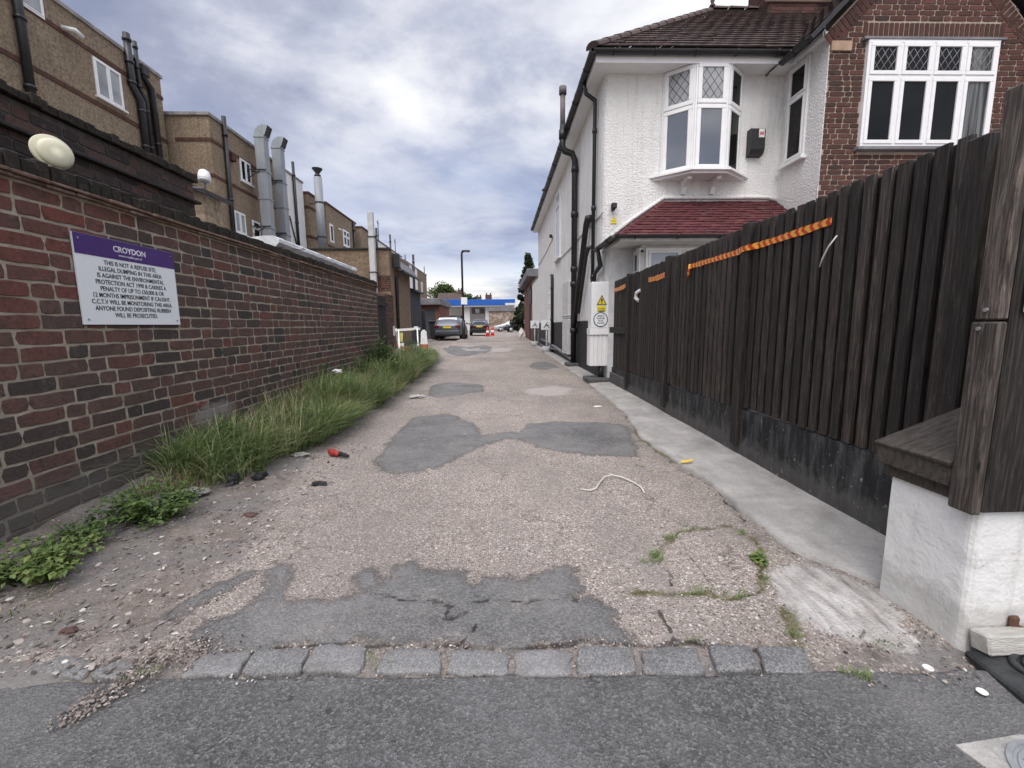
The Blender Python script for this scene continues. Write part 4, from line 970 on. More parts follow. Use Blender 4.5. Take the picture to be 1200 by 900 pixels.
def duct(y, x, r, top, label):
    d = thing('extract_duct', label, 'duct', (x, y, 0), 'galvanised extract ducts')
    mb = MB(); zs = [3.2, 4.2, 5.3, 6.5, 7.6, top - .75]
    w_ = r
    for a, b in zip(zs[:-1], zs[1:]): mb.box(x - w_, x + w_, y - w_, y + w_, a + .012, b - .012, bev=.02)
    mb.build('shaft', M['duct'], d)
    for z in zs[1:]: MB().box(x - w_ - .022, x + w_ + .022, y - w_ - .022, y + w_ + .022, z - .03, z + .03, bev=.006).build('flange', M['duct'], d)
    # swan-neck cowl turning towards +Y (away along the terrace)
    P = []; cs = []
    for k in range(9):
        t = k / 8 * math.radians(112); R = w_ + .04
        cy = x + R - R * math.cos(t); cz = zs[-1] + R * 1.15 * math.sin(t)
        cs.append((cy, cz, t))
    for cy, cz, t in cs:
        ny, nz = math.cos(t), -math.sin(t) * 1.
        for sx, so in ((-1, -1), (1, -1), (1, 1), (-1, 1)):
            P.append((cy + so * ny * w_, y + sx * w_, cz + so * nz * w_))
    fs = [(k * 4 + i, k * 4 + (i + 1) % 4, (k + 1) * 4 + (i + 1) % 4, (k + 1) * 4 + i) for k in range(8) for i in range(4)]
    mb = MB(); mb.add(P, fs); mb.build('cowl', M['duct'], d)
    mb = MB(); q = [Vector(p) for p in P[-4:]]; c = sum(q, Vector()) / 4; d_ = (Vector(P[-8]) - Vector(P[-4])) * .25
    mb.quad(*[c + (p - c) * .97 + d_ for p in q]); mb.build('mouth', M['black_steel'], d)  # black sheet across the opening stands in for the dark inside of the cowl
    for z in (5.35, 7.65):
        mb = MB(); mb.box(B2X - .02, x, y - .04, y + .04, z - .02, z + .02); mb.tube([(B2X, y - w_ - .03, z - .35), (x, y - w_ - .03, z)], .02, 6); mb.box(B2X, x + w_ + .02, y - w_ - .05, y - w_ - .025, z - .02, z + .02)
        mb.build('bracket', M['black_steel'], d)
duct(19.75, -9.95, .2, 9.72, 'nearer and taller of the two grey steel ducts')
duct(21.15, -9.95, .2, 9.82, 'farther steel duct against the white terrace back')
b3 = thing('terrace_building', 'white painted terrace back with a dark pipe behind the steel ducts', 'building', (-14, 23.5, 0), 'terrace building backs')
mb = MB(); mb.box(-24, B2X + .02, 22.62, 24.75, 0, 8.7); mb.build('wall', M['white_side'], b3)
mb = MB(); mb.box(-24, B2X + .07, 22.63, 24.78, 8.7, 8.8, bev=.01); mb.build('parapet', M['parapet'], b3)
pipe(b3, [(B2X + .1, 23.6, 9.4), (B2X + .1, 23.6, 4)], .07)
pipe(b3, [(B2X + .06, 22.9, 6.6), (B2X + .06, 23.5, 5.2)], .03)
b4 = thing('terrace_building', 'brown terrace back with round capped flue at its near corner', 'building', (-14, 28, 0), 'terrace building backs')
mb = MB(); mb.box(-24, -10.3, 24.95, 27.2, 0, 8.25); mb.box(-24, -10.25, 27.2, 32.6, 0, 8.35); mb.build('wall', M['stock'], b4)
mb = MB(); mb.box(-24, -10.24, 24.9, 27.2, 8.25, 8.36, bev=.01); mb.box(-24, -10.19, 27.19, 32.65, 8.35, 8.46, bev=.01); mb.build('parapet', M['band'], b4)
mb = MB(); mb.box(-13, -10.27, 24.92, 27.1, 7.5, 7.62); mb.box(-13, -10.27, 24.92, 27.1, 5.95, 6.07); mb.box(-11, -10.22, 27.22, 32.5, 5.9, 6.0); mb.build('brick_band', M['band'], b4)
F = faceX(-10.25); window(b4, F, 29.9, 6.4, 1.2, 1.05, 2, split=.6, sill=.06, fw=.08); window(b4, F, 27.6, 6.2, .6, 1.1, 1, fw=.08)
pipe(b4, [(-10.14, 31.9, 8.3), (-10.14, 31.9, 4)], .09); pipe(b4, [(-10.1, 28.7, 7.2), (-9.9, 28.7, 7.1)], .06, M['upvc_grey'])
fl = thing('flue', 'round grey flue with a conical cap beside brown terrace corner', 'flue', (-9.6, 24.7, 0), None)
mb = MB(); mb.tube([(-9.62, 24.7, 4.5), (-9.62, 24.7, 9.0)], .21, 18); mb.build('pipe', M['duct'], fl)
mb = MB(); F0 = Frame((-9.62, 24.7, 9.0), (1, 0, 0), (0, 1, 0), (0, 0, 1)); mb.lathe(F0, [(.17, 0), (.17, .12), (.1, .16), (.1, .2), (.27, .42), (.27, .45), (.0, .45)], 18); mb.build('cap', M['black_steel'], fl)
for z in (5.9, 7.7):
    mb = MB(); mb.tube([(-9.62, 24.7, z - .035), (-9.62, 24.7, z + .035)], .225, 18); mb.tube([(-9.62, 24.7, z), (-10.3, 24.95, z)], .02, 6); mb.build('band', M['black_steel'], fl)
b5 = thing('terrace_building', 'far brown terrace back with a pale rear half and roof aerials', 'building', (-14, 39, 0), 'terrace building backs')
mb = MB(); mb.box(-24, -9.95, 33, 37, 0, 8.2); mb.build('wall', M['stock'], b5)
mb = MB(); mb.box(-24, -9.93, 37, 46, 0, 8.05); mb.build('pale_wall', M['white_side'], b5)
mb = MB(); mb.box(-24, -9.88, 32.95, 37, 8.2, 8.3); mb.box(-24, -9.88, 37, 46.05, 8.05, 8.14); mb.build('parapet', M['band'], b5)
for yy in (39.5, 43): window(b5, faceX(-9.93), yy, 5.8, 1.1, 1.1, 2, fw=.1)
pipe(b5, [(-9.8, 36.4, 8.9), (-9.8, 36.4, 4)], .09); pipe(b5, [(-9.8, 40.9, 9.3), (-9.8, 40.9, 4)], .08)
mb = MB()
for yy, h in ((38.5, 10.), (44.5, 9.6)):
    mb.tube([(-10.2, yy, 8.1), (-10.2, yy, h)], .035, 6); mb.tube([(-10.2, yy - .4, h - .25), (-10.2, yy + .4, h - .25)], .025, 6)
mb.build('aerial', M['black_steel'], b5)
b6 = thing('terrace_building', 'farthest white terrace back with dark end wall and tall drainpipe', 'building', (-14, 54, 0), 'terrace building backs')
mb = MB(); mb.box(-24, -9.95, 47, 54.5, 0, 7.9); mb.build('wall', M['white_side'], b6)
mb = MB(); mb.box(-24, -9.9, 54.5, 61, 0, 7.9); mb.build('dark_wall', M['stock_dark'], b6)
mb = MB(); mb.box(-24, -9.85, 46.95, 61.05, 7.9, 8.02); mb.build('parapet', M['parapet'], b6)
pipe(b6, [(-9.8, 51.5, 9.2), (-9.8, 51.5, 2)], .13); window(b6, faceX(-9.9), 56.5, 5.2, 1.2, 1.4, 2, fw=.12)
mb = MB(); mb.tube([(-10, 60, 8), (-10, 60, 9)], .05, 6); mb.tube([(-10.2, 49, 8), (-10.2, 49, 8.8)], .05, 6); mb.build('aerial', M['black_steel'], b6)

# low brown workshop facing the camera, with flue, side eave and dark timber annex
ws = thing('workshop', 'low flat-topped brown brick workshop behind the boundary wall', 'building', (-7, 21, 0))
mb = MB(); mb.box(-12, -4.68, 19.2, 23.4, 0, 4.3); mb.build('wall', M['stock_dark'], ws)
mb = MB(); mb.box(-12, -4.62, 19.12, 19.5, 4.3, 4.38, bev=.01); mb.build('parapet', M['black_steel'], ws)
mb = MB(); mb.prism(Frame((0, 20, 0), (1, 0, 0), (0, 0, 1), (0, 1, 0)), [(-4.67, 3.62), (-4.3, 3.5), (-4.3, 3.56), (-4.67, 4.1)], 0., 3.9); mb.build('eave', M['felt'], ws)
mb = MB(); mb.box(-4.32, -4.22, 19.9, 23.95, 3.46, 3.56, bev=.02); mb.build('gutter', M['black_plastic'], ws)
pipe(ws, [(-4.3, 20.1, 3.5), (-4.6, 20.05, 3.2), (-4.6, 20.05, 0)], .06)
mb = MB(); mb.box(-4.62, -4.35, 19.55, 19.85, 3.6, 4.2, bev=.02); mb.build('hopper', M['black_steel'], ws)
mb = MB()
bricks(mb, faceY(19.2, -5.45, 2.55), .8, .7, .075, .23, .012, .012, seed=77); mb.build('red_brick_patch', M['brick_house'], ws)
mb = MB(); mb.box(-4.67, -4.6, 19.5, 23.3, .02, .25); mb.build('kerb', M['block'], ws)
gf = thing('flue', 'tall pale square flue standing in front of the brown workshop', 'flue', (-5.3, 18.9, 0))
mb = MB(); mb.box(-5.42, -5.18, 18.8, 19.05, 1., 4.75, bev=.02); mb.box(-5.41, -5.19, 18.81, 19.04, 4.77, 5.78, bev=.02); mb.build('shaft', M['steel_pale'], gf)
MB().box(-5.45, -5.15, 18.77, 19.08, 4.74, 4.78, bev=.01).build('band', M['black_steel'], gf); MB().box(-5.45, -5.15, 18.77, 19.2, 3.3, 3.34, bev=.01).build('band', M['black_steel'], gf)
ax = thing('timber_shed', 'dark boarded shed beyond the brown workshop', 'shed', (-5, 24.8, 0))
mb = MB()
y = 23.45
while y < 26.2: mb.box(-7, -4.66 + rnd.uniform(-.01, .01), y, y + .14, .05, 2.95); y += .15
mb.build('wall', M['boards_dark'], ax)
mb = MB(); mb.prism(Frame((0, 23.41, 0), (1, 0, 0), (0, 0, 1), (0, 1, 0)), [(-7.2, 3.4), (-4.45, 2.9), (-4.45, 3.0), (-7.2, 3.5)], 0, 2.95); mb.build('roof', M['black_steel'], ax)
gr = thing('garage', 'low garage with pale grey flat roof edge near the parked cars', 'garage', (-5.5, 33, zg(32)))
mb = MB(); mb.box(-9, -4.2, 31, 37, .1, 2.5); mb.build('wall', M['redbrickfar'], gr)
mb = MB(); mb.box(-9.3, -4.05, 30.6, 37.2, 2.5, 2.95, bev=.02); mb.build('roof', M['felt'], gr)
mb = MB(); mb.box(-5.3, -4.5, 30.98, 31.02, .15, 2.2); mb.build('door', M['boards_dark'], gr)

# gate and brick pier at the end of the boundary wall
gt = thing('side_gate', 'black boarded side gate at the end of the brick boundary wall', 'gate', (-2.6, 9.4, 0))
mb = MB(); y = 8.8
while y < 10.12: mb.box(-2.66, -2.62 + rnd.uniform(-.006, .006), y, y + .11, .05, 1.72, rnd.random() * .3); y += .117
mb.build('boards', M['fence'], gt)
mb = MB(); mb.box(-2.7, -2.55, 8.74, 8.8, 0, 1.8); mb.box(-2.62, -2.575, 8.81, 10.15, 1.5, 1.6); mb.build('frame', M['fence'], gt)
gp = thing('gate_pier', 'narrow brick gate pier with a white plate beside the black gate', 'pier', (-2.7, 10.5, 0))
mb = MB(); mb.box(-3.0, -2.62, 10.18, 10.95, 0, 1.8); mb.build('mortar_core', M['mortar_dark'], gp)
mb = MB(); bricks(mb, faceX(-2.62, 10.18, 0), .77, 1.8, .0822, .236, .012, .007, seed=31); bricks(mb, faceY(10.18, -3., 0), .38, 1.8, .0822, .236, .012, .007, seed=32); mb.build('brick_face', M['brick'], gp)
mb = MB(); mb.box(-2.61, -2.6, 10.75, 10.93, .82, 1.06); mb.build('plate', M['white_metal'], gp)

# ------------------------------------------------------------------ white house
HX, HY = 1.9, 8.1; EZ = 5.36
house = thing('white_house', 'white roughcast house with brown tiled roof and two-storey bay side', 'house', (4, 12, 0))
mb = MB()
# main body (front wall with rounded corner), side wall with black plinth zone starting above 1.12
r = .1; corner = [(HX + r - r * math.cos(a), HY + r - r * math.sin(a)) for a in [i * PI / 2 / 5 for i in range(6)]]
poly = corner + [(5.09, HY), (5.09, 21), (HX, 21)]
mb.prism(WORLD, poly, 1.12, EZ)
mb.build('wall', M['roughcast'], house)
mb = MB(); mb.prism(WORLD, [(x - .012 if x < HX + .02 else x, y) for x, y in [(HX, HY + .02), (5.0, HY + .02), (5.0, 21), (HX, 21)]], 0, 1.118); mb.build('plinth', M['plinth_house'], house)
mb = MB(); mb.box(HX - .02, 5, 21.003, 24.6, .0, 3.3); mb.build('rear_extension', M['white_side'], house)
mb = MB(); mb.box(HX - .03, 5, 21.01, 24.5, .1, 1.1); mb.build('rear_plinth', M['plinth_house'], house)
mb = MB(); mb.box(HX - .05, 5, 20.98, 24.65, 3.3, 3.38); mb.build('rear_roof', M['felt'], house)
# smooth white side skin
mb = MB(); mb.box(HX - .006, HX + .05, HY + .14, 20.99, 1.13, EZ - .004); mb.build('side_render', M['white_side'], house)
# soffit and fascia
mb = MB(); mb.box(1.68, 5.3, 7.76, HY + .1, EZ, EZ + .05); mb.box(1.68, HX + .1, HY + .1, 21.1, EZ, EZ + .05); mb.box(1.66, 5.3, 7.74, 7.76, EZ - .02, EZ + .14); mb.box(1.66, 1.68, 7.76, 21.1, EZ - .02, EZ + .14); mb.build('soffit', M['upvc_grey'] if False else M['upvc'], house)
# gutters: half-round troughs
def gutter(parent, a, b, r=.062, mat=None, brackets=5):
    a, b = Vector(a), Vector(b); d = (b - a).normalized(); s = d.cross(V(0, 0, 1)).normalized(); mb = MB(); P = []
    for c in (a, b):
        for k in range(9):
            t = PI + PI * k / 8; P.append(c + s * r * math.cos(t) + V(0, 0, 1) * r * math.sin(t))
        for k in range(9):
            t = 2 * PI - PI * k / 8; P.append(c + s * (r - .008) * math.cos(t) + V(0, 0, 1) * (r - .008) * math.sin(t))
    mb.add(P, [(i, (i + 1) % 18, 18 + (i + 1) % 18, 18 + i) for i in range(18)] + [list(range(18)), list(range(18, 36))])
    for k in range(brackets):
        c = a.lerp(b, (k + .5) / brackets); mb.tube([c + s * r * 1.06 * math.cos(PI + PI * q / 8) + V(0, 0, 1) * (r * 1.06 * math.sin(PI + PI * q / 8)) for q in range(9)], .012, 5)
    return mb.build('gutter', mat or M['black_plastic'], parent)
gutter(house, (1.6, 7.67, EZ + .13), (5.0, 7.67, EZ + .13)); gutter(house, (1.6, 7.63, EZ + .13), (1.6, 21.1, EZ + .13), brackets=12)
# hipped roof in real tile courses
def tile_slope(mb, A, B, C, D, row=.3, tw=.2, roll=.006, lift=.03, flat_=False, seed=3):
    """A,B eave left/right, C,D top right/left"""
    R = random.Random(seed); A, B, C, D = map(Vector, (A, B, C, D)); up = ((D + C) / 2 - (A + B) / 2); L = up.length; n = max(1, int(round(L / row)))
    e = (B - A).normalized(); Nn = e.cross((D - A) - e * (D - A).dot(e)).normalized()
    if Nn.z < 0: Nn = -Nn
    for j in range(n):
        t0, t1 = j / n, min(1, (j + 1.12) / n); a0, b0 = A.lerp(D, t0), B.lerp(C, t0); a1, b1 = A.lerp(D, t1), B.lerp(C, t1)
        s0 = (a0 - A).dot(e); s1 = (b0 - A).dot(e); off = (tw * .5 if j % 2 else 0)
        k0 = math.floor((s0 - off) / tw)
        while True:
            x0 = max(s0, off + k0 * tw); x1 = min(s1, off + (k0 + 1) * tw); k0 += 1
            if x0 >= s1 - .01: break
            if x1 - x0 < .02: continue
            tone = R.random() * .8 + (.2 if R.random() < .1 else 0); dz = R.uniform(-.004, .004); P = []
            segs = 6 if not flat_ else 2
            for q in range(segs + 1):
                x = x0 + (x1 - x0 - .004) * q / segs; ph = ((x - off) / tw) % 1.; h = roll * max(0, math.sin(2 * PI * ph)) if not flat_ else .003 * math.sin(PI * ph)
                # map along lower and upper row lines
                f = (x - s0) / max(1e-6, s1 - s0)
                lo = a0.lerp(b0, f); u1 = min(max(x, (a1 - A).dot(e)), (b1 - A).dot(e)); hi = A + e * u1 + (a1 - A - e * (a1 - A).dot(e))
                P += [lo + Nn * (h + lift + dz - .022), lo + Nn * (h + lift + dz), hi + Nn * (h * .8 + dz)]
            fs = []
            for q in range(segs):
                b = q * 3; fs += [(b, b + 3, b + 4, b + 1), (b + 1, b + 4, b + 5, b + 2)]
            mb.add(P, fs, min(1, tone))
ZR = EZ + .18; RX, RY, RZ = 5.3, 11.5, 8.62; E0 = V(1.58, 7.66, ZR); 
mb = MB(); tile_slope(mb, E0, (9.8, 7.66, ZR), (9.8, RY, RZ), (RX, RY, RZ), row=.25, tw=.24, flat_=True, lift=.026); tile_slope(mb, (1.58, 15.34, ZR), E0, (RX, RY, RZ), (RX, RY, RZ), row=.25, tw=.24, flat_=True, lift=.026, seed=4)
mb.quad((1.58, 15.34, ZR), (RX, RY, RZ), (9.8, RY, RZ), (9.8, 15.34, ZR), tone=.3); mb.build('roof', M['tile_brown'], house)
mb = MB(); mb.prism(Frame((0, 15.36, 0), (1, 0, 0), (0, 0, 1), (0, 1, 0)), [(1.58, ZR - .02), (5.2, ZR + .9), (8.8, ZR - .02)], 0, 5.7); mb.build('rear_slope', M['slate'], house)
mb = MB()
def ridge_tiles(mb, a, b, r=.13, step=.42):
    a, b = Vector(a), Vector(b); d = b - a; n = int(d.length / step); d.normalize(); s = d.cross(V(0, 0, 1)).normalized(); u = s.cross(d)
    for k in range(n):
        P = []
        for x, rr in ((0, r), (step * .97, r * .9)):
            c = a + d * (k * step + x)
            for q in range(7):
                t = PI * q / 6; P.append(c + s * rr * math.cos(t) + u * (rr * .75 * math.sin(t) - .03))
        mb.add(P, [(i, i + 1, 8 + i, 7 + i) for i in range(6)] + [list(range(7))[::-1]], rnd.random())
ridge_tiles(mb, (RX, RY, RZ), (9.8, RY, RZ)); ridge_tiles(mb, E0, (RX, RY, RZ)); ridge_tiles(mb, (1.58, 15.34, ZR), (RX, RY, RZ)); mb.build('ridge_tiles', M['tile_brown'], house)
mb = MB(); F0 = Frame((RX, RY, RZ + .04), (1, 0, 0), (0, 1, 0), (0, 0, 1)); mb.lathe(F0, [(.09, 0), (.06, .06), (.03, .1), (.055, .16), (.0, .21)], 10); mb.build('finial', M['tile_brown'], house)
# brick chimney on the ridge
mb = MB(); mb.box(6.4, 7.95, 11.0, 11.9, 8.2, 10.6); ch = mb.build('chimney', M['mortar_dark'], house)
mb = MB(); bricks(mb, faceY(11.0, 6.4, 8.2), 1.55, 2.4, .0822, .236, .012, .008, seed=61); bricks(mb, faceXn(6.4, 11.9, 8.2), .9, 2.4, .0822, .236, .012, .008, seed=62); mb.build('brick_face', M['brick_house'], ch)
mb = MB(); mb.box(6.3, 8.05, 10.93, 11.0, 8.45, 8.62, bev=.02); mb.box(7.6, 8.4, 10.7, 11.2, 8.5, 8.6, bev=.02); mb.build('flashing', M['mortar_pale'], ch)

# projecting bay window upstairs
def oriel():
    zb, zt = 3.66, EZ - .005; A = [(2.93, HY), (3.36, 7.76), (3.92, 7.76), (4.34, HY)]
    mb = MB(); mb.prism(WORLD, [(2.955, HY + .02), (3.37, 7.8), (3.91, 7.8), (4.315, HY + .02)], zb + .05, zt); o = mb.build('bay_window', M['upvc'], house)
    for (a, b), ld, gl in zip(zip(A[:-1], A[1:]), (1, 1, 0), ('glass_bay', 'glass_bay', 'glass')):
        a, b = Vector((*a, 0)), Vector((*b, 0)); W = (b - a).length; F = Frame((a.x, a.y, 0), b - a, (0, 0, 1))
        if F.N.y > 0: F.N = -F.N
        ww = W - .05
        # each facet: frame as its own sub-part, panes kept within it
        fw, sash = .04, .032; u0, H = .025, zt - zb - .02; v0 = zb + .02
        mb = MB(); mb.fbox(F, 0, .03, v0, v0 + H, -.03, .012); mb.fbox(F, W - .03, W, v0, v0 + H, -.03, .012)
        spl = v0 + H * .62
        for (lo, hi) in ((v0, spl - .006), (spl + .006, v0 + H)):
            q0, q1 = .032, W - .032
            mb.fbox(F, q0, q1, lo, lo + .07, -.03, .03, bev=.006); mb.fbox(F, q0, q1, hi - .07, hi, -.03, .03, bev=.006); mb.fbox(F, q0, q0 + .07, lo + .07, hi - .07, -.03, .029, bev=.006); mb.fbox(F, q1 - .07, q1, lo + .07, hi - .07, -.03, .029, bev=.006)
        mb.build('sash_frame', M['upvc'], o)
        for k, (lo, hi) in enumerate(((v0, spl - .006), (spl + .006, v0 + H))):
            m2 = MB(); m2.fbox(F, .1, W - .1, lo + .068, hi - .068, -.02, .012); m2.build('pane', M['glass_net'] if (k == 1 and ld) else M[gl], o)
            if k == 1 and ld:
                L = MB(); w_, h_ = W - .204, hi - lo - .14
                for sg in (1, -1):
                    for kk in range(-6, 12):
                        c0 = kk * w_ / 2.6 * 1.35; u1, v1, u2, v2 = 0, c0, w_, c0 + sg * 1.35 * w_
                        if v1 > v2: u1, v1, u2, v2 = u2, v2, u1, v1
                        if v2 <= 0 or v1 >= h_: continue
                        if v1 < 0: t = -v1 / (v2 - v1); u1 += (u2 - u1) * t; v1 = 0
                        if v2 > h_: t = (h_ - v1) / (v2 - v1); u2 = u1 + (u2 - u1) * t; v2 = h_
                        L.tube([F.p(.102 + u1, lo + .07 + v1, .013), F.p(.102 + u2, lo + .07 + v2, .013)], .004, 4)
                L.build('lead_lattice', M['black_steel'], o)
    mb = MB(); mb.prism(WORLD, [(2.68, HY + .03), (3.3, 7.62), (3.96, 7.62), (4.58, HY + .03)], zb - .03, zb); mb.prism(WORLD, [(2.75, HY + .03), (3.33, 7.68), (3.93, 7.68), (4.5, HY + .03)], zb - .07, zb - .031); mb.build('sill', M['upvc'], o)
    for x in (3.34, 3.86):
        mb = MB(); mb.prism(Frame((x - .035, HY, zb - .075), (0, -1, 0), (0, 0, 1), (1, 0, 0)), [(0, 0), (.3, 0), (.3, -.05), (.22, -.07), (.12, -.13), (.07, -.24), (0, -.24)], 0, .07); mb.build('bracket', M['upvc'], o)
oriel()
# lean-to bay below with red tiles
bz = 2.4
mb = MB(); RT0, RT1 = V(3.0, HY - .004, 3.24), V(5.06, HY - .004, 3.24)
tile_slope(mb, (1.84, 6.86, bz), (5.06, 6.86, bz), RT1, RT0, row=.115, tw=.17, flat_=True, lift=.014, seed=9)
tile_slope(mb, (1.84, HY - .004, bz), (1.84, 6.86, bz), RT0, RT0, row=.115, tw=.17, flat_=True, lift=.014, seed=10); mb.build('bay_roof', M['tile_red'], house)
mb = MB(); ridge_tiles(mb, (1.86, 6.88, bz + .02), RT0, .06, .2); mb.build('hip_tiles', M['tile_red'], house)
mb = MB(); mb.tube([(1.86, HY - .02, bz + .08), (2.4, HY - .02, bz + .5), (3.0, HY - .02, 3.3), (4.9, HY - .02, 3.3), (5.06, HY - .02, 3.25)], .035, 8); mb.build('flashing', M['roughcast'], house)
mb = MB(); mb.box(1.9, 5.06, 6.9, HY, bz - .07, bz - .02); mb.build('bay_soffit', M['upvc_grey'], house)
gutter(house, (1.78, 6.8, bz), (5.06, 6.8, bz), .05); gutter(house, (1.78, 6.82, bz), (1.78, HY - .03, bz), .05, brackets=2)
mb = MB(); mb.box(2.35, 5.06, 7.25, HY, 0, bz - .07); mb.box(1.92, 2.35, 7.6, HY + .01, 0, bz - .07); mb.build('bay_wall', M['upvc_grey'], house)
window(house, faceY(7.25, 0, 0), 2.42, 1.0, 2.3, 1.28, 4, split=.68, sill=.05, glass=M['glass_bay']); window(house, faceXn(2.35, 7.6, 0), .02, 1., .32, 1.28, 1, split=.68)
mb = MB(); mb.box(2.36, 5, 7.22, 7.5, .45, .98); mb.build('bay_base', M['roughcast'], house)
pipe(house, [(1.78, 7.9, bz - .05), (1.84, 7.95, bz - .3), (1.83, 8.35, 2.0), (1.83, 8.42, 1.8)], .035)
# alcove wall meeting the brick front, and its window
mb = MB(); mb.box(5.09, 5.16, 7.06, 20, 0, EZ); mb.build('return_wall', M['roughcast'], house)
mb = MB(); mb.box(4.98, 5.095, 7.06, 7.75, EZ, EZ + .06); mb.box(4.99, 5.01, 7.06, 7.74, EZ - .02, EZ + .13); mb.build('return_soffit', M['upvc'], house)
gutter(house, (4.95, 7.0, EZ + .12), (4.95, 7.7, EZ + .12), brackets=1)
window(house, faceXn(5.09, 7.95, 0), 0, 3.78, .5, 1.55, 1, split=.66, sill=.05, glass=M['glass'])
# pipes on the side wall
pipe(house, [(1.62, 8.55, EZ + .08), (1.66, 8.55, EZ - .1), (1.83, 8.55, EZ - .22), (1.83, 8.55, 5.0), (1.83, 8.55, 1.8)], .036)
st = thing('soil_stack', 'black soil pipe with bare grey vent top running up the white side wall', 'pipe', (1.8, 10.5, 0))
mb = MB(); mb.tube([(1.51, 10.5, EZ), (1.51, 10.5, 6.2)], .058, 12); mb.tube([(1.51, 10.5, 6.2), (1.51, 10.5, 6.36)], .085, 12); mb.build('vent', varied('pipe_grey', (.1, .085, .085), (.17, .15, .145), 5, .7), st)
mb = MB(); mb.tube([(1.51, 10.5, 5.55), (1.51, 10.5, 5.1), (1.56, 10.5, 5.0), (1.74, 10.5, 4.94), (1.8, 10.5, 4.8), (1.8, 10.5, .1)], .066, 14)
for z in (4.6, 3.6, 2.35, 2.0, .9): mb.tube([(1.8, 10.5, z - .06), (1.8, 10.5, z + .06)], .085, 14)
mb.tube([(1.51, 10.5, 5.25), (1.51, 10.5, 5.45)], .085, 12); mb.build('pipe', M['black_plastic'], st)
mb = MB(); mb.box(1.62, 1.93, 10.25, 10.75, 0, .12, bev=.015); mb.build('base_block', M['block'], st)
wp = thing('waste_pipe', 'pair of slanting black waste pipes joining the soil pipe', 'pipe', (1.8, 9.8, 1))
mb = MB(); mb.tube([(1.9, 9.0, 3.18), (1.83, 9.02, 3.17), (1.8, 9.1, 3.05), (1.8, 10.35, 1.1)], .06, 12); mb.build('pipe', M['black_plastic'], wp)
mb = MB(); mb.tube([(1.9, 8.95, 2.6), (1.83, 8.98, 2.58), (1.81, 9.08, 2.45), (1.81, 9.9, 1.3)], .035, 10); mb.build('pipe', M['black_plastic'], wp)
# windows, cabinets and cables on the side wall
window(house, faceXn(HX - .01, 14.4, 0), 0, 3.1, 1.0, 2.0, 1, split=.8, glass=M['glass_net'], sill=.05, fw=.06)
window(house, faceXn(HX - .01, 16.6, 0), 0, 1.0, .9, 1.25, 2, split=.6, glass=M['glass_net'], fw=.06)
mb = MB(); mb.box(HX - .04, HX, 15.75, 16.6, .02, .98); mb.build('door', M['white_metal'], house)
pipe(house, [(HX - .06, 15.35, 2.75), (HX - .06, 15.15, 2.72), (HX - .06, 15.1, 2.6), (HX - .06, 15.1, .1)], .05)
mc = thing('meter_cabinet', 'tall white meter cabinet on the side wall by the soil pipe', 'cabinet', (1.8, 11.6, 0))
mb = MB(); mb.box(1.76, HX - .008, 11.1, 12.1, 1.2, 2.15, bev=.01); mb.box(1.745, HX - .008, 11.08, 12.12, 1.26, 1.3, bev=.01); mb.build('upper_case', M['upvc_grey'], mc); MB().box(1.76, HX - .03, 11.1, 12.1, .27, 1.19, bev=.01).build('lower_case', M['upvc_grey'], mc)
mb = MB(); mb.box(1.753, 1.76, 11.15, 12.05, .35, 1.12, bev=.004); mb.build('door', M['upvc_grey'], mc)
mb = MB(); mb.tube([(1.88, 7.95, 3.02), (1.88, 9.2, 3.05), (1.88, 11.5, 3.02), (1.88, 14.6, 3.04)], .012, 6); mb.tube([(1.88, 15.2, 4.0), (1.88, 17.5, 3.85), (1.88, 20.6, 3.8)], .012, 6); tag(mb.build('cable', M['steel_pale']), 'thin grey cable run along the white side wall', 'cable')
mb = MB(); mb.tube([(1.85, 10.9, .16), (1.85, 14, .3), (1.85, 19, .42)], .05, 8); mb.tube([(1.85, 13, .27), (1.78, 16, .2), (1.8, 20, .2)], .025, 6); tag(mb.build('ground_pipe', M['felt']), 'grey pipe lying along the foot of the white side wall', 'pipe')
for x, y, z, lab in ((2.08, HY - .03, 3.1, 'small black floodlight above a yellow sticker on the front corner'), (HX - .03, 15.3, 4.02, 'small black floodlight on the far part of the side wall')):
    t = thing('floodlight', lab, 'lamp', (x, y, z)); a = V(0, -1, 0) if y < 8.1 else V(-1, 0, 0)
    mb = MB(); c = V(x, y, z) + a * .06; mb.tube([V(x, y, z) - a * .03, c], .03, 8); mb.build('bracket', M['black_plastic'], t)
    mb = MB(); mb.box(c.x - .05, c.x + .05, c.y - .05, c.y + .04, c.z - .01, c.z + .09, bev=.015); mb.build('head', M['black_plastic'], t)
tg = thing('warning_sticker', 'little yellow triangular sticker under the corner floodlight', 'sticker', (2.1, HY - .01, 2.9))
mb = MB(); mb.prism(faceY(HY - .012, 2.06, 2.9), [(0, 0), (.09, 0), (.045, .085)], -.006, .004); mb.build('triangle', M['yellow'], tg)
mb = MB(); mb.fbox(faceY(HY - .012, 2.05, 2.86), 0, .11, 0, .03, -.006, .004); mb.build('plate', M['yellow'], tg)
ab = thing('alarm_box', 'black wall box with a small pale sticker right of the upstairs bay', 'alarm box', (4.55, HY, 4))
mb = MB(); mb.prism(Frame((4.47, HY + .01, 3.98), (0, -1, 0), (0, 0, 1), (1, 0, 0)), [(0, 0), (.12, .02), (.16, .1), (.16, .42), (.13, .45), (0, .45)], 0, .25); mb.build('body', M['black_plastic'], ab)
mb = MB(); mb.fbox(faceY(HY - .152, 4.6, 4.27), 0, .1, 0, .14, 0, .003); mb.build('sticker', M['paper'], ab)
mb = MB(); mb.fbox(faceY(HY - .156, 4.615, 4.31), 0, .07, 0, .05, 0, .002); mb.build('sticker', flat('pink_print', (.55, .15, .17), .6), ab)
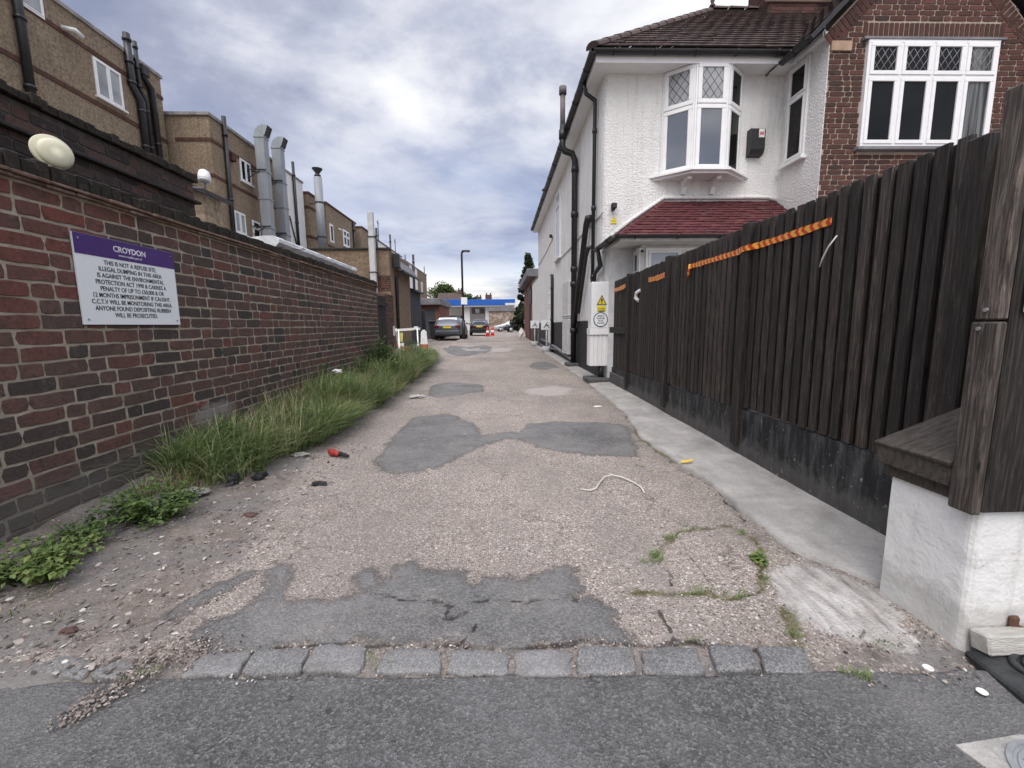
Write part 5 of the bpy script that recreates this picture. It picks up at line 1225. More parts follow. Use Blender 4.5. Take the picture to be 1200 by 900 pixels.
cc = thing('security_camera', 'small white camera under the red tiled eave', 'camera', (2.6, 7.2, 2.2))
mb = MB(); mb.tube([(2.3, 7.25, 2.26), (2.3, 7.05, 2.2)], .035, 10); mb.build('body', M['upvc'], cc); mb = MB(); mb.tube([(2.3, 7.05, 2.2), (2.3, 7.035, 2.196)], .026, 10); mb.build('lens', M['black_plastic'], cc)

# ------------------------------------------------------------------ red brick house on the right
bh = thing('brick_house', 'red brick house front with gable and white leaded casement window', 'house', (7, 9, 0))
BY = 7.05; GX0, GX1, GP = 5.1, 8.2, 6.65
mb = MB(); mb.prism(faceY(BY), [(5.1, 0), (9.6, 0), (9.6, 5.35), (8.35, 5.35), (6.65, 7.1), (5.1, 5.48)], -8, -.008); mb.build('wall', M['mortar_pale'], bh)
WX0, WX1, WZ0, WZ1 = 5.66, 7.72, 3.75, 5.28
hole = lambda a, b, lo, hi: max(abs((a + 5.1) - GP), abs((b + 5.1) - GP)) > (7.02 - hi) * 1.0 and hi > 5.3
mb = MB(); bricks(mb, faceY(BY, 5.1, 0), 4.4, 7., .0762, .228, .0125, .0025, hole=hole, rect=(WX0 - 5.1 - .012, WX1 - 5.1 + .012, WZ0 - .05, WZ1 + .25), seed=41, jit=.0016, tone=lambda u, v, h, r: r.uniform(.1, .5) if r.random() < .35 else r.uniform(.35, .9)); mb.build('brick_face', M['brick_house'], bh)
mb = MB(); bricks(mb, Frame((WX0 - .05, BY, WZ1 + .035), (1, 0, 0), (0, 0, 1), (0, -1, 0)), WX1 - WX0 + .1, .215, .0715, .228, .011, .006, seed=43, mode='stretcher', jit=0) if False else None
mb = MB(); x = WX0 - .06
while x < WX1 + .05: 
    F = Frame((x, BY, WZ1 + .04), (1, 0, 0), (0, 0, 1), (0, -1, 0)); mb.fbox(F, 0, .063, 0, .215, -.004, .005 + rnd.uniform(-.001, .001), rnd.uniform(.2, .7), bev=.003); x += .079
for sg in (1, -1):   # brick-on-edge along the gable slopes
    base = V(GP + sg * 1.62, BY, 5.3); d = V(-sg * .695, 0, .719).normalized(); nrm = V(sg * d.z, 0, abs(d.x))
    for k in range(30):
        F = Frame(base + d * (k * .079), d, nrm, (0, -1, 0)); mb.fbox(F, 0, .062, -.15, .06, -.004, .006, rnd.uniform(.1, .7), bev=.003)
mb.build('soldier_course', M['brick_house'], bh)
mb = MB(); mb.box(WX0 - .08, WX1 + .08, BY - .06, BY + .1, WZ1 + .003, WZ1 + .036); mb.build('lintel', M['felt'], bh); MB().box(WX0 - .06, WX1 + .06, BY - .1, BY + .08, WZ0 - .055, WZ0 - .002, bev=.008).build('window_sill', M['felt'], bh)
mb = MB(); mb.box(5.1, 5.42, BY - .03, BY + .05, 5.13, 5.27, bev=.006); mb.build('corbel', varied('stone_corbel', (.3, .2, .14), (.42, .3, .22), 12, .9), bh)
window(bh, faceY(BY), WX0, WZ0, WX1 - WX0, WZ1 - WZ0, 4, split=.665, glass=[M['glass'], M['glass'], M['glass'], M['glass_net2'] if 'glass_net2' in M else M['glass_bay']], leaded=4, fw=.045, sash=.055, proud=.05)
mb = MB()
for sg in (1, -1):
    a = V(GP + sg * 1.85, BY - .12, 5.3); b = V(GP, BY - .12, 7.22); d = (b - a).normalized(); n_ = V(-d.z * 1, 0, d.x) if sg < 0 else V(d.z, 0, -d.x)
    if n_.z < 0: n_ = -n_
    F = Frame(a, d, n_, (0, -1, 0)); L = (b - a).length
    mb.fbox(F, -.1, L, .0, .06, -.14, .02)
mb.build('verge', M['black_plastic'], bh)
mb = MB(); tile_slope(mb, (GP - 1.9, 15, 5.32), (GP - 1.9, BY - .08, 5.32), (GP, BY - .08, 7.3), (GP, 15, 7.3), seed=31); tile_slope(mb, (GP + 1.9, BY - .08, 5.32), (GP + 1.9, 15, 5.32), (GP, 15, 7.3), (GP, BY - .08, 7.3), seed=32); mb.build('roof', M['tile_brown'], bh)
gutter(bh, (4.72, BY - .06, 5.3), (4.72, 7.62, 5.3), brackets=1)
mb = MB(); mb.box(8.22, 8.62, BY - .08, BY, 3.9, 6.4); mb.build('pilaster', M['mortar_pale'], bh)
mb = MB(); bricks(mb, faceY(BY - .08, 8.22, 3.9), .4, 2.5, .0762, .228, .013, .006, seed=47); mb.build('pilaster_face', M['brick_house'], bh)

# ------------------------------------------------------------------ utility cupboard with signs, blocks
uc = thing('utility_cupboard', 'white cupboard carrying yellow and round signs at the fence end', 'cupboard', (1.8, 7.75, 0))
UY = 7.62
mb = MB(); mb.box(1.62, 1.97, UY, UY + .28, .98, 1.78, bev=.008); mb.build('upper_case', M['upvc'], uc)
mb = MB(); mb.box(1.6, 1.985, UY - .012, UY + .28, .86, .975, bev=.006); mb.build('ledge', M['upvc'], uc)
mb = MB(); pts = [(1.61, .0)]
for k in range(5):
    x = 1.612 + k * .0735; pts += [(x, .0), (x + .012, .02), (x + .058, .02), (x + .07, .0)]
pts += [(1.98, 0), (1.98, -.26), (1.61, -.26)]
mb.prism(Frame((0, UY + .03, .31), (1, 0, 0), (0, -1, 0), (0, 0, 1)), pts, 0, .545); mb.build('ribbed_cover', M['upvc'], uc)
FU = faceY(UY - .002, 1.62, 1.0)
cs = thing('caution_sign', 'yellow caution sign with black warning triangle on the white cupboard', 'sign', (1.8, UY, 1.4))
mb = MB(); mb.fbox(FU, .1, .25, .27, .365, 0, .004); mb.build('plate', M['yellow'], cs)
mb = MB(); mb.prism(FU, [(.09, .38), (.27, .38), (.18, .555)], 0, .003); mb.build('triangle', M['ink'], cs)
mb = MB(); mb.prism(FU, [(.112, .393), (.248, .393), (.18, .526)], .003, .005); mb.build('triangle_face', M['yellow'], cs)
mb = MB(); mb.prism(FU, [(.17, .43), (.19, .43), (.196, .49), (.164, .49)], .005, .007); mb.fbox(FU, .17, .19, .402, .42, .005, .007); mb.build('exclamation_mark', M['ink'], cs)
text_part('lettering', 'Caution', FU, .176, .318, .045, M['ink'], cs, n=.005)
mb = MB(); mb.fbox(FU, .12, .23, .268, .285, .004, .006); mb.build('bar', M['ink'], cs)
rs = thing('round_sign', 'round white sign with navy ring and lettering on the white cupboard', 'sign', (1.8, UY, 1.12))
FR = Frame(FU.p(.165, .128, 0), FU.U, FU.V, FU.N)
mb = MB(); mb.lathe(FR, [(.128, 0), (.128, .004), (0, .004)], 36, smooth=False); mb.build('ring', M['navy'], rs)
mb = MB(); mb.lathe(FR, [(.113, .004), (.113, .006), (0, .006)], 36, smooth=False); mb.build('face', M['signwhite'], rs)
for i, s in enumerate(('BIKES &', 'VEHICLES', '24 HR', 'NOTICE')): text_part('lettering', s, FR, 0, .062 - i * .042, .036, M['navy'], rs, n=.007, sx=.95, bold=.0008)
cp = thing('drain_stub', 'short black drain stub in a concrete block below the white cupboard', 'drain', (1.8, 7.7, 0))
mb = MB(); mb.tube([(1.83, 7.72, .06), (1.83, 7.72, .32)], .055, 12); mb.build('pipe', M['black_plastic'], cp)
mb = MB(); mb.box(1.55, 1.98, 7.45, 7.98, .0, .1, bev=.015); mb.build('base_block', M['block'], cp)

# ------------------------------------------------------------------ black fence
def fx(y): return 1.795 + .022 * y          # the fence line leans very slightly outwards up the alley
fence = thing('board_fence', 'tall black boarded fence on a painted plinth along the alley', 'fence', (1.9, 4.6, 0))
FT = 1.758
POSTS = [1.66, 3.26, 4.86, 6.45]
def fence_boards(y0, y1, z0, z1):
    mb = MB(); y = y0 + .01
    while y < y1 - .03:
        wv = rnd.uniform(.056, .064); x = fx(y); dz = rnd.uniform(-.005, .006); tl = rnd.gauss(0, .0025)
        # slightly tapered, leaning board
        F = Frame((x, y, z0), (0, 1, tl), (0, -tl, 1), (-1, 0, 0)); F.O = V(x, y, z0)
        mb.fbox(F, 0, wv, 0, z1 - z0 + dz, -.012, .007 + rnd.uniform(-.002, .003), min(1, max(0, rnd.gauss(.3, .4))), bev=.003)
        F2 = Frame((x + .03, y + .03, z0), (0, 1, 0), (0, 0, 1), (-1, 0, 0)); mb.fbox(F2, 0, .085, 0, z1 - z0 + rnd.uniform(-.02, .0), -.012, .006, rnd.random() * .1, bev=.003)
        y += .0885
    return mb
for a, b in zip(POSTS, POSTS[1:] + [7.42]):
    z0 = .41 - (a - 1.6) * .018
    fence_boards(a + .04, b - .04, z0, FT).build('fence_panel', M['fence'], fence)
for i, y in enumerate(POSTS):
    mb = MB(); mb.box(fx(y) - .04, fx(y) + .06, y - .045, y + .045, .1 if i else .3, FT + (-.03 if i == 0 else .02 if i != 2 else .03), .1, bev=.006); mb.build('fence_post', M['fence'], fence)
mb = MB(); P = []
ys = [1.25 + i * .1 for i in range(63)]; fs = []
for y in ys:
    x = fx(y) - .004; zt = .415 - (y - 1.6) * .018
    P += [(x + .003 * mnoise.noise(V(y * 3, 0, 1)), y, -.15), (x + .004 * mnoise.noise(V(y * 3, 5, 1)), y, zt * .5), (x, y, zt), (x + .16, y, zt), (x + .16, y, -.15)]
for k in range(len(ys) - 1): fs += [(k * 5 + i, k * 5 + i + 1, (k + 1) * 5 + i + 1, (k + 1) * 5 + i) for i in range(4)]
fs += [(0, 1, 2, 3, 4), tuple((len(ys) - 1) * 5 + i for i in range(5))]
mb.add(P, fs); mb.build('plinth', M['plinth'], fence)
mb = MB(); mb.box(fx(6.5) - .045, fx(7.4), 6.5, 7.42, .9, 1.0, bev=.005); mb.build('gate_ledge', M['fence'], fence)
mb = MB(); mb.box(fx(7) - .03, fx(7) + .1, 6.52, 7.45, 0, .22, bev=.01); mb.build('gate_step', M['block'], fence)
# hazard tapes
def tape(y0, y1, z0, z1, wd, lab, x_off=-.012):
    mb = MB(); n = 24; P = []
    for k in range(n + 1):
        t = k / n; y = y0 + (y1 - y0) * t; z = z0 + (z1 - z0) * t - .008 * math.sin(PI * t) + .004 * mnoise.noise(V(y * 4, 7, 2)); x = fx(y) + x_off - .036 * (1 if abs(y - 3.26) < .055 else max(0, 1 - (abs(y - 3.26) - .055) / .05)) - .003 * abs(mnoise.noise(V(y * 7, 1, 1))); h = wd * (1 + .35 * mnoise.noise(V(y * 7, 2, 3)))
        P += [(x, y, z - h / 2), (x + .002 * mnoise.noise(V(y * 9, 2, 4)), y, z + h / 2), (x + .0025, y, z + h / 2), (x + .0025, y, z - h / 2)]
    mb.add(P, [(k * 4 + i, k * 4 + (i + 1) % 4, (k + 1) * 4 + (i + 1) % 4, (k + 1) * 4 + i) for k in range(n) for i in range(4)] + [(0, 1, 2, 3), tuple(n * 4 + i for i in range(4))])
    tag(mb.build('hazard_tape', M['tape']), lab, 'tape', 'red and orange tapes stuck along the fence')
tape(2.42, 4.28, 1.6, 1.6, .043, 'longest red and orange hazard tape, on the near fence panels')
tape(4.95, 5.55, 1.6, 1.6, .06, 'short orange hazard tape on the middle fence panel beyond the post', -.012)
tape(6.5, 7.2, 1.615, 1.6, .06, 'faded pinkish hazard tape at the far end of the fence', -.05)
mb = MB(); mb.tube([(fx(4.25) - .02, 4.27, 1.62), (fx(4.25) - .022, 4.29, 1.55), (fx(4.3) - .02, 4.3, 1.5)], .012, 6); tag(mb.build('tape_end', M['tape']), 'torn tape end dangling at the long hazard tape', 'tape')
mb = MB(); mb.tube([(fx(2.37) - .018, 2.36, 1.51), (fx(2.4) - .03, 2.4, 1.46), (fx(2.44) - .03, 2.44, 1.4), (fx(2.46) - .02, 2.47, 1.36)], .0045, 6); tag(mb.build('cable_tie', M['paper']), 'white plastic tie sticking out of the near fence boards', 'cable tie')
mb = MB(); mb.tube([(fx(6.0) - .012, 5.9, 1.5), (fx(6) - .03, 6.0, 1.47), (fx(6) - .03, 6.02, 1.4), (fx(6) - .012, 5.95, 1.36)], .022, 8); tag(mb.build('paper_scrap', M['paper']), 'crumpled white paper scrap stuck on the fence', 'litter')

# ------------------------------------------------------------------ white pier, street wall, corner post
pw = thing('garden_wall', 'white rendered corner pier and low street wall with wood cap', 'wall', (1.6, 1.36, 0))
mb = MB(); rows = []
def pier_pt(x, y, z, seed=0): 
    k = .006 * mnoise.noise(V(x * 4 + seed, y * 4, z * 4)) + .003 * mnoise.noise(V(x * 14, y * 14, z * 14)); return (x - k, y - k * .7, z)
pl = []   # plan: alley face (far to near), rounded corner, street face
for k in range(9): pl.append((1.475, 1.52 - .27 * k / 8))
for a in (20, 45, 70): t = math.radians(a); pl.append((1.475 + .028 - .028 * math.cos(t), 1.25 - .028 * math.sin(t)))
for k in range(40): pl.append((1.51 + k * .045, 1.222))
zsn = [-.08 + .56 * k / 16 for k in range(17)]
for z in zsn:
    fl_ = max(0, .06 - z) * .12
    rows.append([pier_pt(x - fl_ * .6, y - fl_ * .6, z) for x, y in pl] + [(pl[-1][0], 1.52, z)])
n = len(rows[0]); mb.add([p for r_ in rows for p in r_], [(j * n + i, j * n + (i + 1) % n, (j + 1) * n + (i + 1) % n, (j + 1) * n + i) for j in range(16) for i in range(n)] + [[16 * n + i for i in range(n)]], smooth=False); mb.build('wall', M['pier'], pw)
for k, (o, z0, z1) in enumerate(((0, .525, .6),)):
    mb = MB(); mb.box(1.435, 1.46, 1.282, 1.56, z0 - .005, z1, bev=.004); mb.build('cap_fascia', M['timber_grey'], pw)
mb = MB()
Fc = Frame((1.43, 1.282, .598), (.93, 0, .36), (0, 1, 0))
for k in range(3): mb.fbox(Fc, -.004, .4, .0 + k * .094, .092 + k * .094, -.012, .006 - k * .002, bev=.003)
mb.build('cap_board', M['timber_grey'], pw)
mb = MB(); mb.prism(Frame((0, 1.235, 0), (1, 0, 0), (0, 0, 1), (0, 1, 0)), [(1.462, .475), (1.8, .475), (1.8, .7), (1.462, .585)], .05, .31); mb.build('cap_core', M['timber_grey'], pw)
mb = MB(); mb.box(1.615, 1.645, 1.206, 1.222, .075, .115, bev=.006); mb.tube([(1.63, 1.21, .085), (1.66, 1.2, .078)], .005, 6); mb.build('rusty_bracket', flat('rust', (.09, .045, .03), .9), pw)
cpst = thing('corner_post', 'tall dark double-plank corner post at the street end of the fence', 'post', (1.5, 1.26, .46))
mb = MB(); mb.box(1.425, 1.455, 1.2, 1.276, .462, 1.045, .55, bev=.005); mb.build('lower_plank', M['fence_weathered'], cpst)
mb = MB(); mb.box(1.43, 1.46, 1.205, 1.272, 1.05, 1.69, 1., bev=.005); mb.build('upper_plank', M['fence_weathered'], cpst)
mb = MB(); mb.box(1.462, 1.54, 1.226, 1.28, .48, 1.66, .2, bev=.004); mb.build('post', M['fence'], cpst)
for z, y in ((1.08, 1.24), (1.025, 1.25)):
    mb = MB(); mb.tube([(1.431 if z > 1.05 else 1.426, y, z), (1.424 if z > 1.05 else 1.421, y, z)], .006, 8); mb.build('screw', M['lead'], cpst)
sf = thing('street_fence', 'dark boarded fence panel facing the street beside the corner post', 'fence', (2.2, 1.21, .46))
mb = MB(); x = 1.456
while x < 3.2: mb.box(x, x + .145, 1.196 + rnd.uniform(-.003, .003), 1.222, .47, 1.63 + rnd.uniform(-.02, .02), rnd.random() * .3, bev=.004); x += .15
mb.build('boards', M['fence'], sf)
ss = thing('wall_plate', 'white plate fixed to the street-facing fence at the right edge', 'sign', (1.6, 1.19, 1.07))
mb = MB(); mb.box(1.478, 1.72, 1.18, 1.192, 1.07, 1.205, bev=.003); mb.build('plate', M['signwhite'], ss)
mb = MB(); mb.box(1.7 - .02, 1.7, 1.1785, 1.181, 1.1, 1.18); mb.build('mark', M['ink'], ss)
# fence inner end behind the pier
mb = fence_boards(1.34, 1.62, .5, FT - .05); mb.build('fence_panel', M['fence'], fence)

tb = thing('timber_beam', 'pale painted timber beam lying against the low white wall', 'timber', (1.8, 1.19, 0))
mb = MB(); mb.fbox(Frame((1.485, 1.205, .018), (1, -.012, .012), (0, .2, 1)), 0, 1.3, 0, .062, 0, .06, bev=.006); mb.build('beam', M['timber_white'], tb)
rm = thing('rubber_ramp', 'black rubber kerb ramp with raised ring beside the white wall', 'ramp', (1.65, 1.1, 0))
out = [(1.455, 1.19), (1.446, 1.15), (1.44, 1.08), (1.43, 1.01), (1.45, .965), (1.6, .945), (2.3, .945), (2.3, 1.19)]
mb = MB(); cx, cy = 1.85, 1.08; R0 = []; pts = []
for (a, b), (c, d) in zip(out, out[1:] + out[:1]):
    for t in (0, .25, .5, .75): pts.append((a + (c - a) * t, b + (d - b) * t))
n = len(pts); P = []
for s, z in ((1., .0), (1., .012), (.985, .019), (.8, .026), (0.4, .03)): P += [(cx + (x - cx) * s, cy + (y - cy) * s, z) for x, y in pts]
mb.add(P, [(r_ * n + k, r_ * n + (k + 1) % n, (r_ + 1) * n + (k + 1) % n, (r_ + 1) * n + k) for r_ in range(4) for k in range(n)] + [[4 * n + k for k in range(n)]], smooth=False); mb.build('mat', M['rubber'], rm)
mb = MB(); ring = [(1.62 + .1 * math.cos(t), 1.1 + .06 * math.sin(t), .03) for t in [2 * PI * k / 32 for k in range(33)]]; mb.tube(ring, .01, 8); ring = [(1.62 + .07 * math.cos(t), 1.1 + .04 * math.sin(t), .03) for t in [2 * PI * k / 32 for k in range(33)]]; mb.tube(ring, .008, 8); mb.build('ring', M['rubber'], rm)
mh = thing('inspection_cover', 'worn round metal cover set in a pale concrete square', 'cover', (1.3, .8, 0))
mb = MB(); mb.prism(WORLD, [(1.115, .905), (1.19, .64), (1.6, .62), (1.6, .9), (1.3, .925)], -.02, .0075); mb.build('surround', M['concrete'], mh)
FM = Frame((1.29, .79, .006), (1, 0, 0), (0, 1, 0), (0, 0, 1))
mb = MB(); mb.lathe(FM, [(.118, 0), (.118, .006), (.108, .007), (.106, .003), (.1, .003), (.098, .006), (.0, .006)], 40, smooth=False)
for i in range(-5, 6):
    for j in range(-5, 6):
        x, y = i * .017, j * .017
        if math.hypot(x, y) < .088: mb.fbox(FM, x - .006, x + .006, y - .003, y + .003, .006, .0085) if (i + j) % 2 else mb.fbox(FM, x - .003, x + .003, y - .006, y + .006, .006, .0085)
mb.build('cover', M['cast'], mh)

# ------------------------------------------------------------------ litter
def lump(name, lab, cat, x, y, r, mat, flat_=.5, seed=1, sx=1., group=None):
    import bmesh
    bm = bmesh.new(); bmesh.ops.create_icosphere(bm, subdivisions=3, radius=r)
    for v in bm.verts:
        c = v.co.normalized(); k = 1 + .55 * mnoise.noise(c * 1.6 + V(seed * 7, 0, 0)) + .3 * mnoise.noise(c * 4 + V(seed * 3, 2, 0))
        v.co = V(c.x * sx, c.y, c.z * flat_) * r * k
    me = bpy.data.meshes.new(name); bm.to_mesh(me); bm.free(); me.materials.append(mat)
    o = bpy.data.objects.new(name, me); COL.objects.link(o); o.location = (x, y, soilz(x, y) + r * flat_ * .6); return tag(o, lab, cat, group)
mb = MB(); F = Frame((-1.32, 3.42, soilz(-1.3, 3.4) + .02), (.8, .5, 0), (-.5, .8, .2))
t = thing('red_bottle', 'crushed red plastic bottle with a black cap lying by the verge', 'litter', (-1.3, 3.4, 0))
mb.lathe(Frame((-1.36, 3.44, soilz(-1.3, 3.4) + .03), (0, .3, 1), (.45, .85, -.2), (.88, -.45, -.1)), [(.0, -.045), (.026, -.04), (.032, -.01), (.02, .02), (.028, .04), (.01, .06), (.01, .07)], 10); mb.build('body', flat('dull_red_plastic', (.32, .03, .028), .5), t)
mb = MB(); mb.tube([(-1.3, 3.41, .035), (-1.22, 3.37, .025)], [.02, .012], 8); mb.tube([(-1.37, 3.44, .03), (-1.38, 3.46, .05)], .02, 6); mb.build('cap', M['cloth_black'], t)
lump('rubble_sack', 'white rubble sack standing by the brick outhouse', 'sack', 1.62, 31, .3, M['white_metal'], 1.3, 33, .8)
lump('rag', 'small crumpled black rag on the bare concrete below the verge', 'litter', -1.218, 2.8, .036, M['cloth_black'], .4, 3, 1.4)
lump('rag', 'black rag half under the near end of the long grass', 'litter', -1.66, 2.9, .05, M['cloth_black'], .5, 5, .8)
lump('rubber_scrap', 'dark bent rubber scrap hanging out of the grass edge', 'litter', -1.78, 2.8, .06, M['rubber'], .7, 8, .5)
lump('stone', 'pale stone at the grass edge near the red bottle', 'stone', -1.62, 3.42, .04, M['concrete'], .5, 4, 1.5)
lump('stone', 'pale broken stone on the bare earth beside the green weed', 'stone', -1.93, 2.62, .06, M['concrete'], .45, 6, 1.6)
lump('stone', 'flat pale stone in the dirt at the lower left', 'stone', -1.86, 1.32, .04, M['slab'], .3, 9, 1.9)
lump('stone', 'grey stone slab piece lying beside the green verge far along', 'stone', -1.22, 6.3, .09, M['slab'], .3, 10, 1.2)
lump('brick_piece', 'red broken brick bit in the dirt at the lower left', 'brick', -1.52, 1.42, .018, M['brick_far'], .5, 11, 1.5)
lump('brick_piece', 'small red brick bit on the edge of the concrete path', 'brick', 1.375, 1.83, .02, M['redbrickfar'], .5, 12, 1.4)
lump('brick_piece', 'pinkish worn brick bit in the dirt below the black rag', 'brick', -1.42, 2.35, .028, M['brick_far'], .2, 13, 1.4)
mb = MB(); mb.prism(Frame((1.372, 3.05, .035), (1, .1, .1), (0, 1, .15)), [(-.05, -.012), (0, -.022), (.05, -.008), (.06, .01), (.01, .004), (-.03, .012)], 0, .006); tag(mb.build('fruit_peel', M['peel']), 'yellow fruit peel on the cracked edge of the path', 'litter')
mb = MB(); mb.tube([(.5, 2.61, .012), (.56, 2.585, .012), (.6, 2.61, .014), (.65, 2.71, .018), (.7, 2.8, .02), (.76, 2.83, .022), (.82, 2.79, .02), (.87, 2.7, .016), (.895, 2.62, .012), (.888, 2.54, .008)], .0045, 6); tag(mb.build('loose_wire', M['wire']), 'thin pale wire curling over the concrete', 'wire')
for x, y, s, lab in ((1.282, 1.138, .014, 'white bottle cap on the dirt by the pier corner'), (1.35, 1.05, .013, 'white oval bottle cap on the asphalt near the rubber ramp'), (-.37, 1.33, .006, 'tiny white button between the setts and tarmac')):
    mb = MB(); mb.lathe(Frame((x, y, .008), (1, 0, 0), (0, 1, 0), (0, 0, 1)), [(s, 0), (s, .003), (s * .8, .005), (s * .75, .003), (0, .003)], 16); tag(mb.build('bottle_cap', M['paper']), lab, 'litter')
lump('paper_scrap', 'white crumpled paper caught high in the grass by the wall', 'litter', -2.1, 5.6, .05, M['paper'], .6, 15, 1.3).location.z = .48
for k, (x, y, lab) in enumerate(((-1.62, 1.95, 'white paper flake on the bare soil left of the tarmac'), (-1.0, 1.4, 'white flake at the left end of the near tarmac patch'), (1.25, 5.4, 'pale flake on the concrete left of the path'))):
    lump('paper_flake', lab, 'litter', x, y, .011 if k < 2 else .03, M['paper'], .25, 20 + k, 1.5)

# ------------------------------------------------------------------ things farther up the alley
def rodbox(mb, a, b, w_, tone=0.):
    a, b = Vector(a), Vector(b); d = (b - a); L = d.length; d.normalize(); s = d.cross(V(0, 0, 1)) if abs(d.z) < .95 else V(1, 0, 0); s.normalize()
    mb.fbox(Frame(a, s, d.cross(s), d), -w_ / 2, w_ / 2, -w_ / 2, w_ / 2, 0, L, tone)
br = thing('folding_barrier', 'white framed barrier with yellow notice standing in the weeds', 'barrier', (-2.8, 13, zg(13)))
z0 = zg(13); mb = MB()
rodbox(mb, (-2.42, 12.9, z0 + .93), (-2.28, 12.2, z0), .035); rodbox(mb, (-2.9, 12.6, z0 + .9), (-2.68, 11.6, z0), .035); rodbox(mb, (-3.18, 13.5, z0 + .93), (-3.2, 13.9, z0), .035); mb.build('leg', M['white_metal'], br)
mb = MB(); rodbox(mb, (-3.25, 13.4, z0 + .88), (-2.36, 12.95, z0 + .93), .07); mb.box(-2.52, -2.4, 12.9, 13.0, z0 + .9, z0 + .99, bev=.01); mb.build('top_rail', M['white_metal'], br)
mb = MB(); F = Frame((-2.9, 12.55, z0 + .52), (1, 0, 0), (0, .25, 1)); mb.fbox(F, -.01, .12, .03, .3, .02, .03); mb.build('notice', flat('faded_yellow_notice', (.5, .45, .14), .6), br)
mb = MB(); mb.fbox(F, .03, .16, -.1, 0, .02, .03); mb.build('notice_foot', M['white_metal'], br)
mb = MB(); rodbox(mb, (-3.1, 13.2, z0 + .45), (-2.5, 12.8, z0 + .25), .05); rodbox(mb, (-3.1, 13.3, z0 + .25), (-2.45, 12.85, z0 + .15), .04); mb.build('fallen_slat', M['red'], br)
sp_ = thing('traffic_separator', 'red and white plastic traffic separator behind the white barrier', 'traffic separator', (-2.55, 15.2, zg(15)))
z0 = zg(15); mb = MB(); mb.box(-2.74, -2.5, 15.1, 15.22, z0 + .08, z0 + .36, bev=.02); mb.build('red_half', M['red'], sp_)
mb = MB(); mb.prism(faceY(15.1, 0, z0), [(-2.74, .363), (-2.5, .363), (-2.53, .78), (-2.59, .86), (-2.65, .86), (-2.71, .78)], -.11, 0); mb.build('white_half', M['white_metal'], sp_)
mb = MB(); mb.box(-2.8, -2.2, 14.9, 15.45, z0, z0 + .075, bev=.02); mb.build('foot', M['rubber'], sp_)
lp = thing('street_lamp', 'slim black street lamp post with a pale notice halfway up', 'street lamp', (-2.17, 26.5, zg(26)))
z0 = zg(26.5); mb = MB(); mb.tube([(-2.17, 26.5, z0), (-2.17, 26.5, z0 + 1.25)], .11, 12); mb.tube([(-2.17, 26.5, z0 + 1.25), (-2.17, 26.5, 5.25), (-2.16, 26.5, 5.36), (-2.08, 26.5, 5.4)], .06, 12); mb.build('post', M['black_steel'], lp)
mb = MB(); mb.box(-2.15, -1.68, 26.4, 26.6, 5.37, 5.48, bev=.03); mb.build('lantern', M['black_steel'], lp)
mb = MB(); mb.box(-2.0, -1.72, 26.42, 26.58, 5.355, 5.369); mb.build('lens', M['lamp_clear'], lp)
mb = MB(); mb.box(-2.27, -1.9, 26.36, 26.42, 2.3, 2.72, bev=.005); mb.build('notice', M['signwhite'], lp)

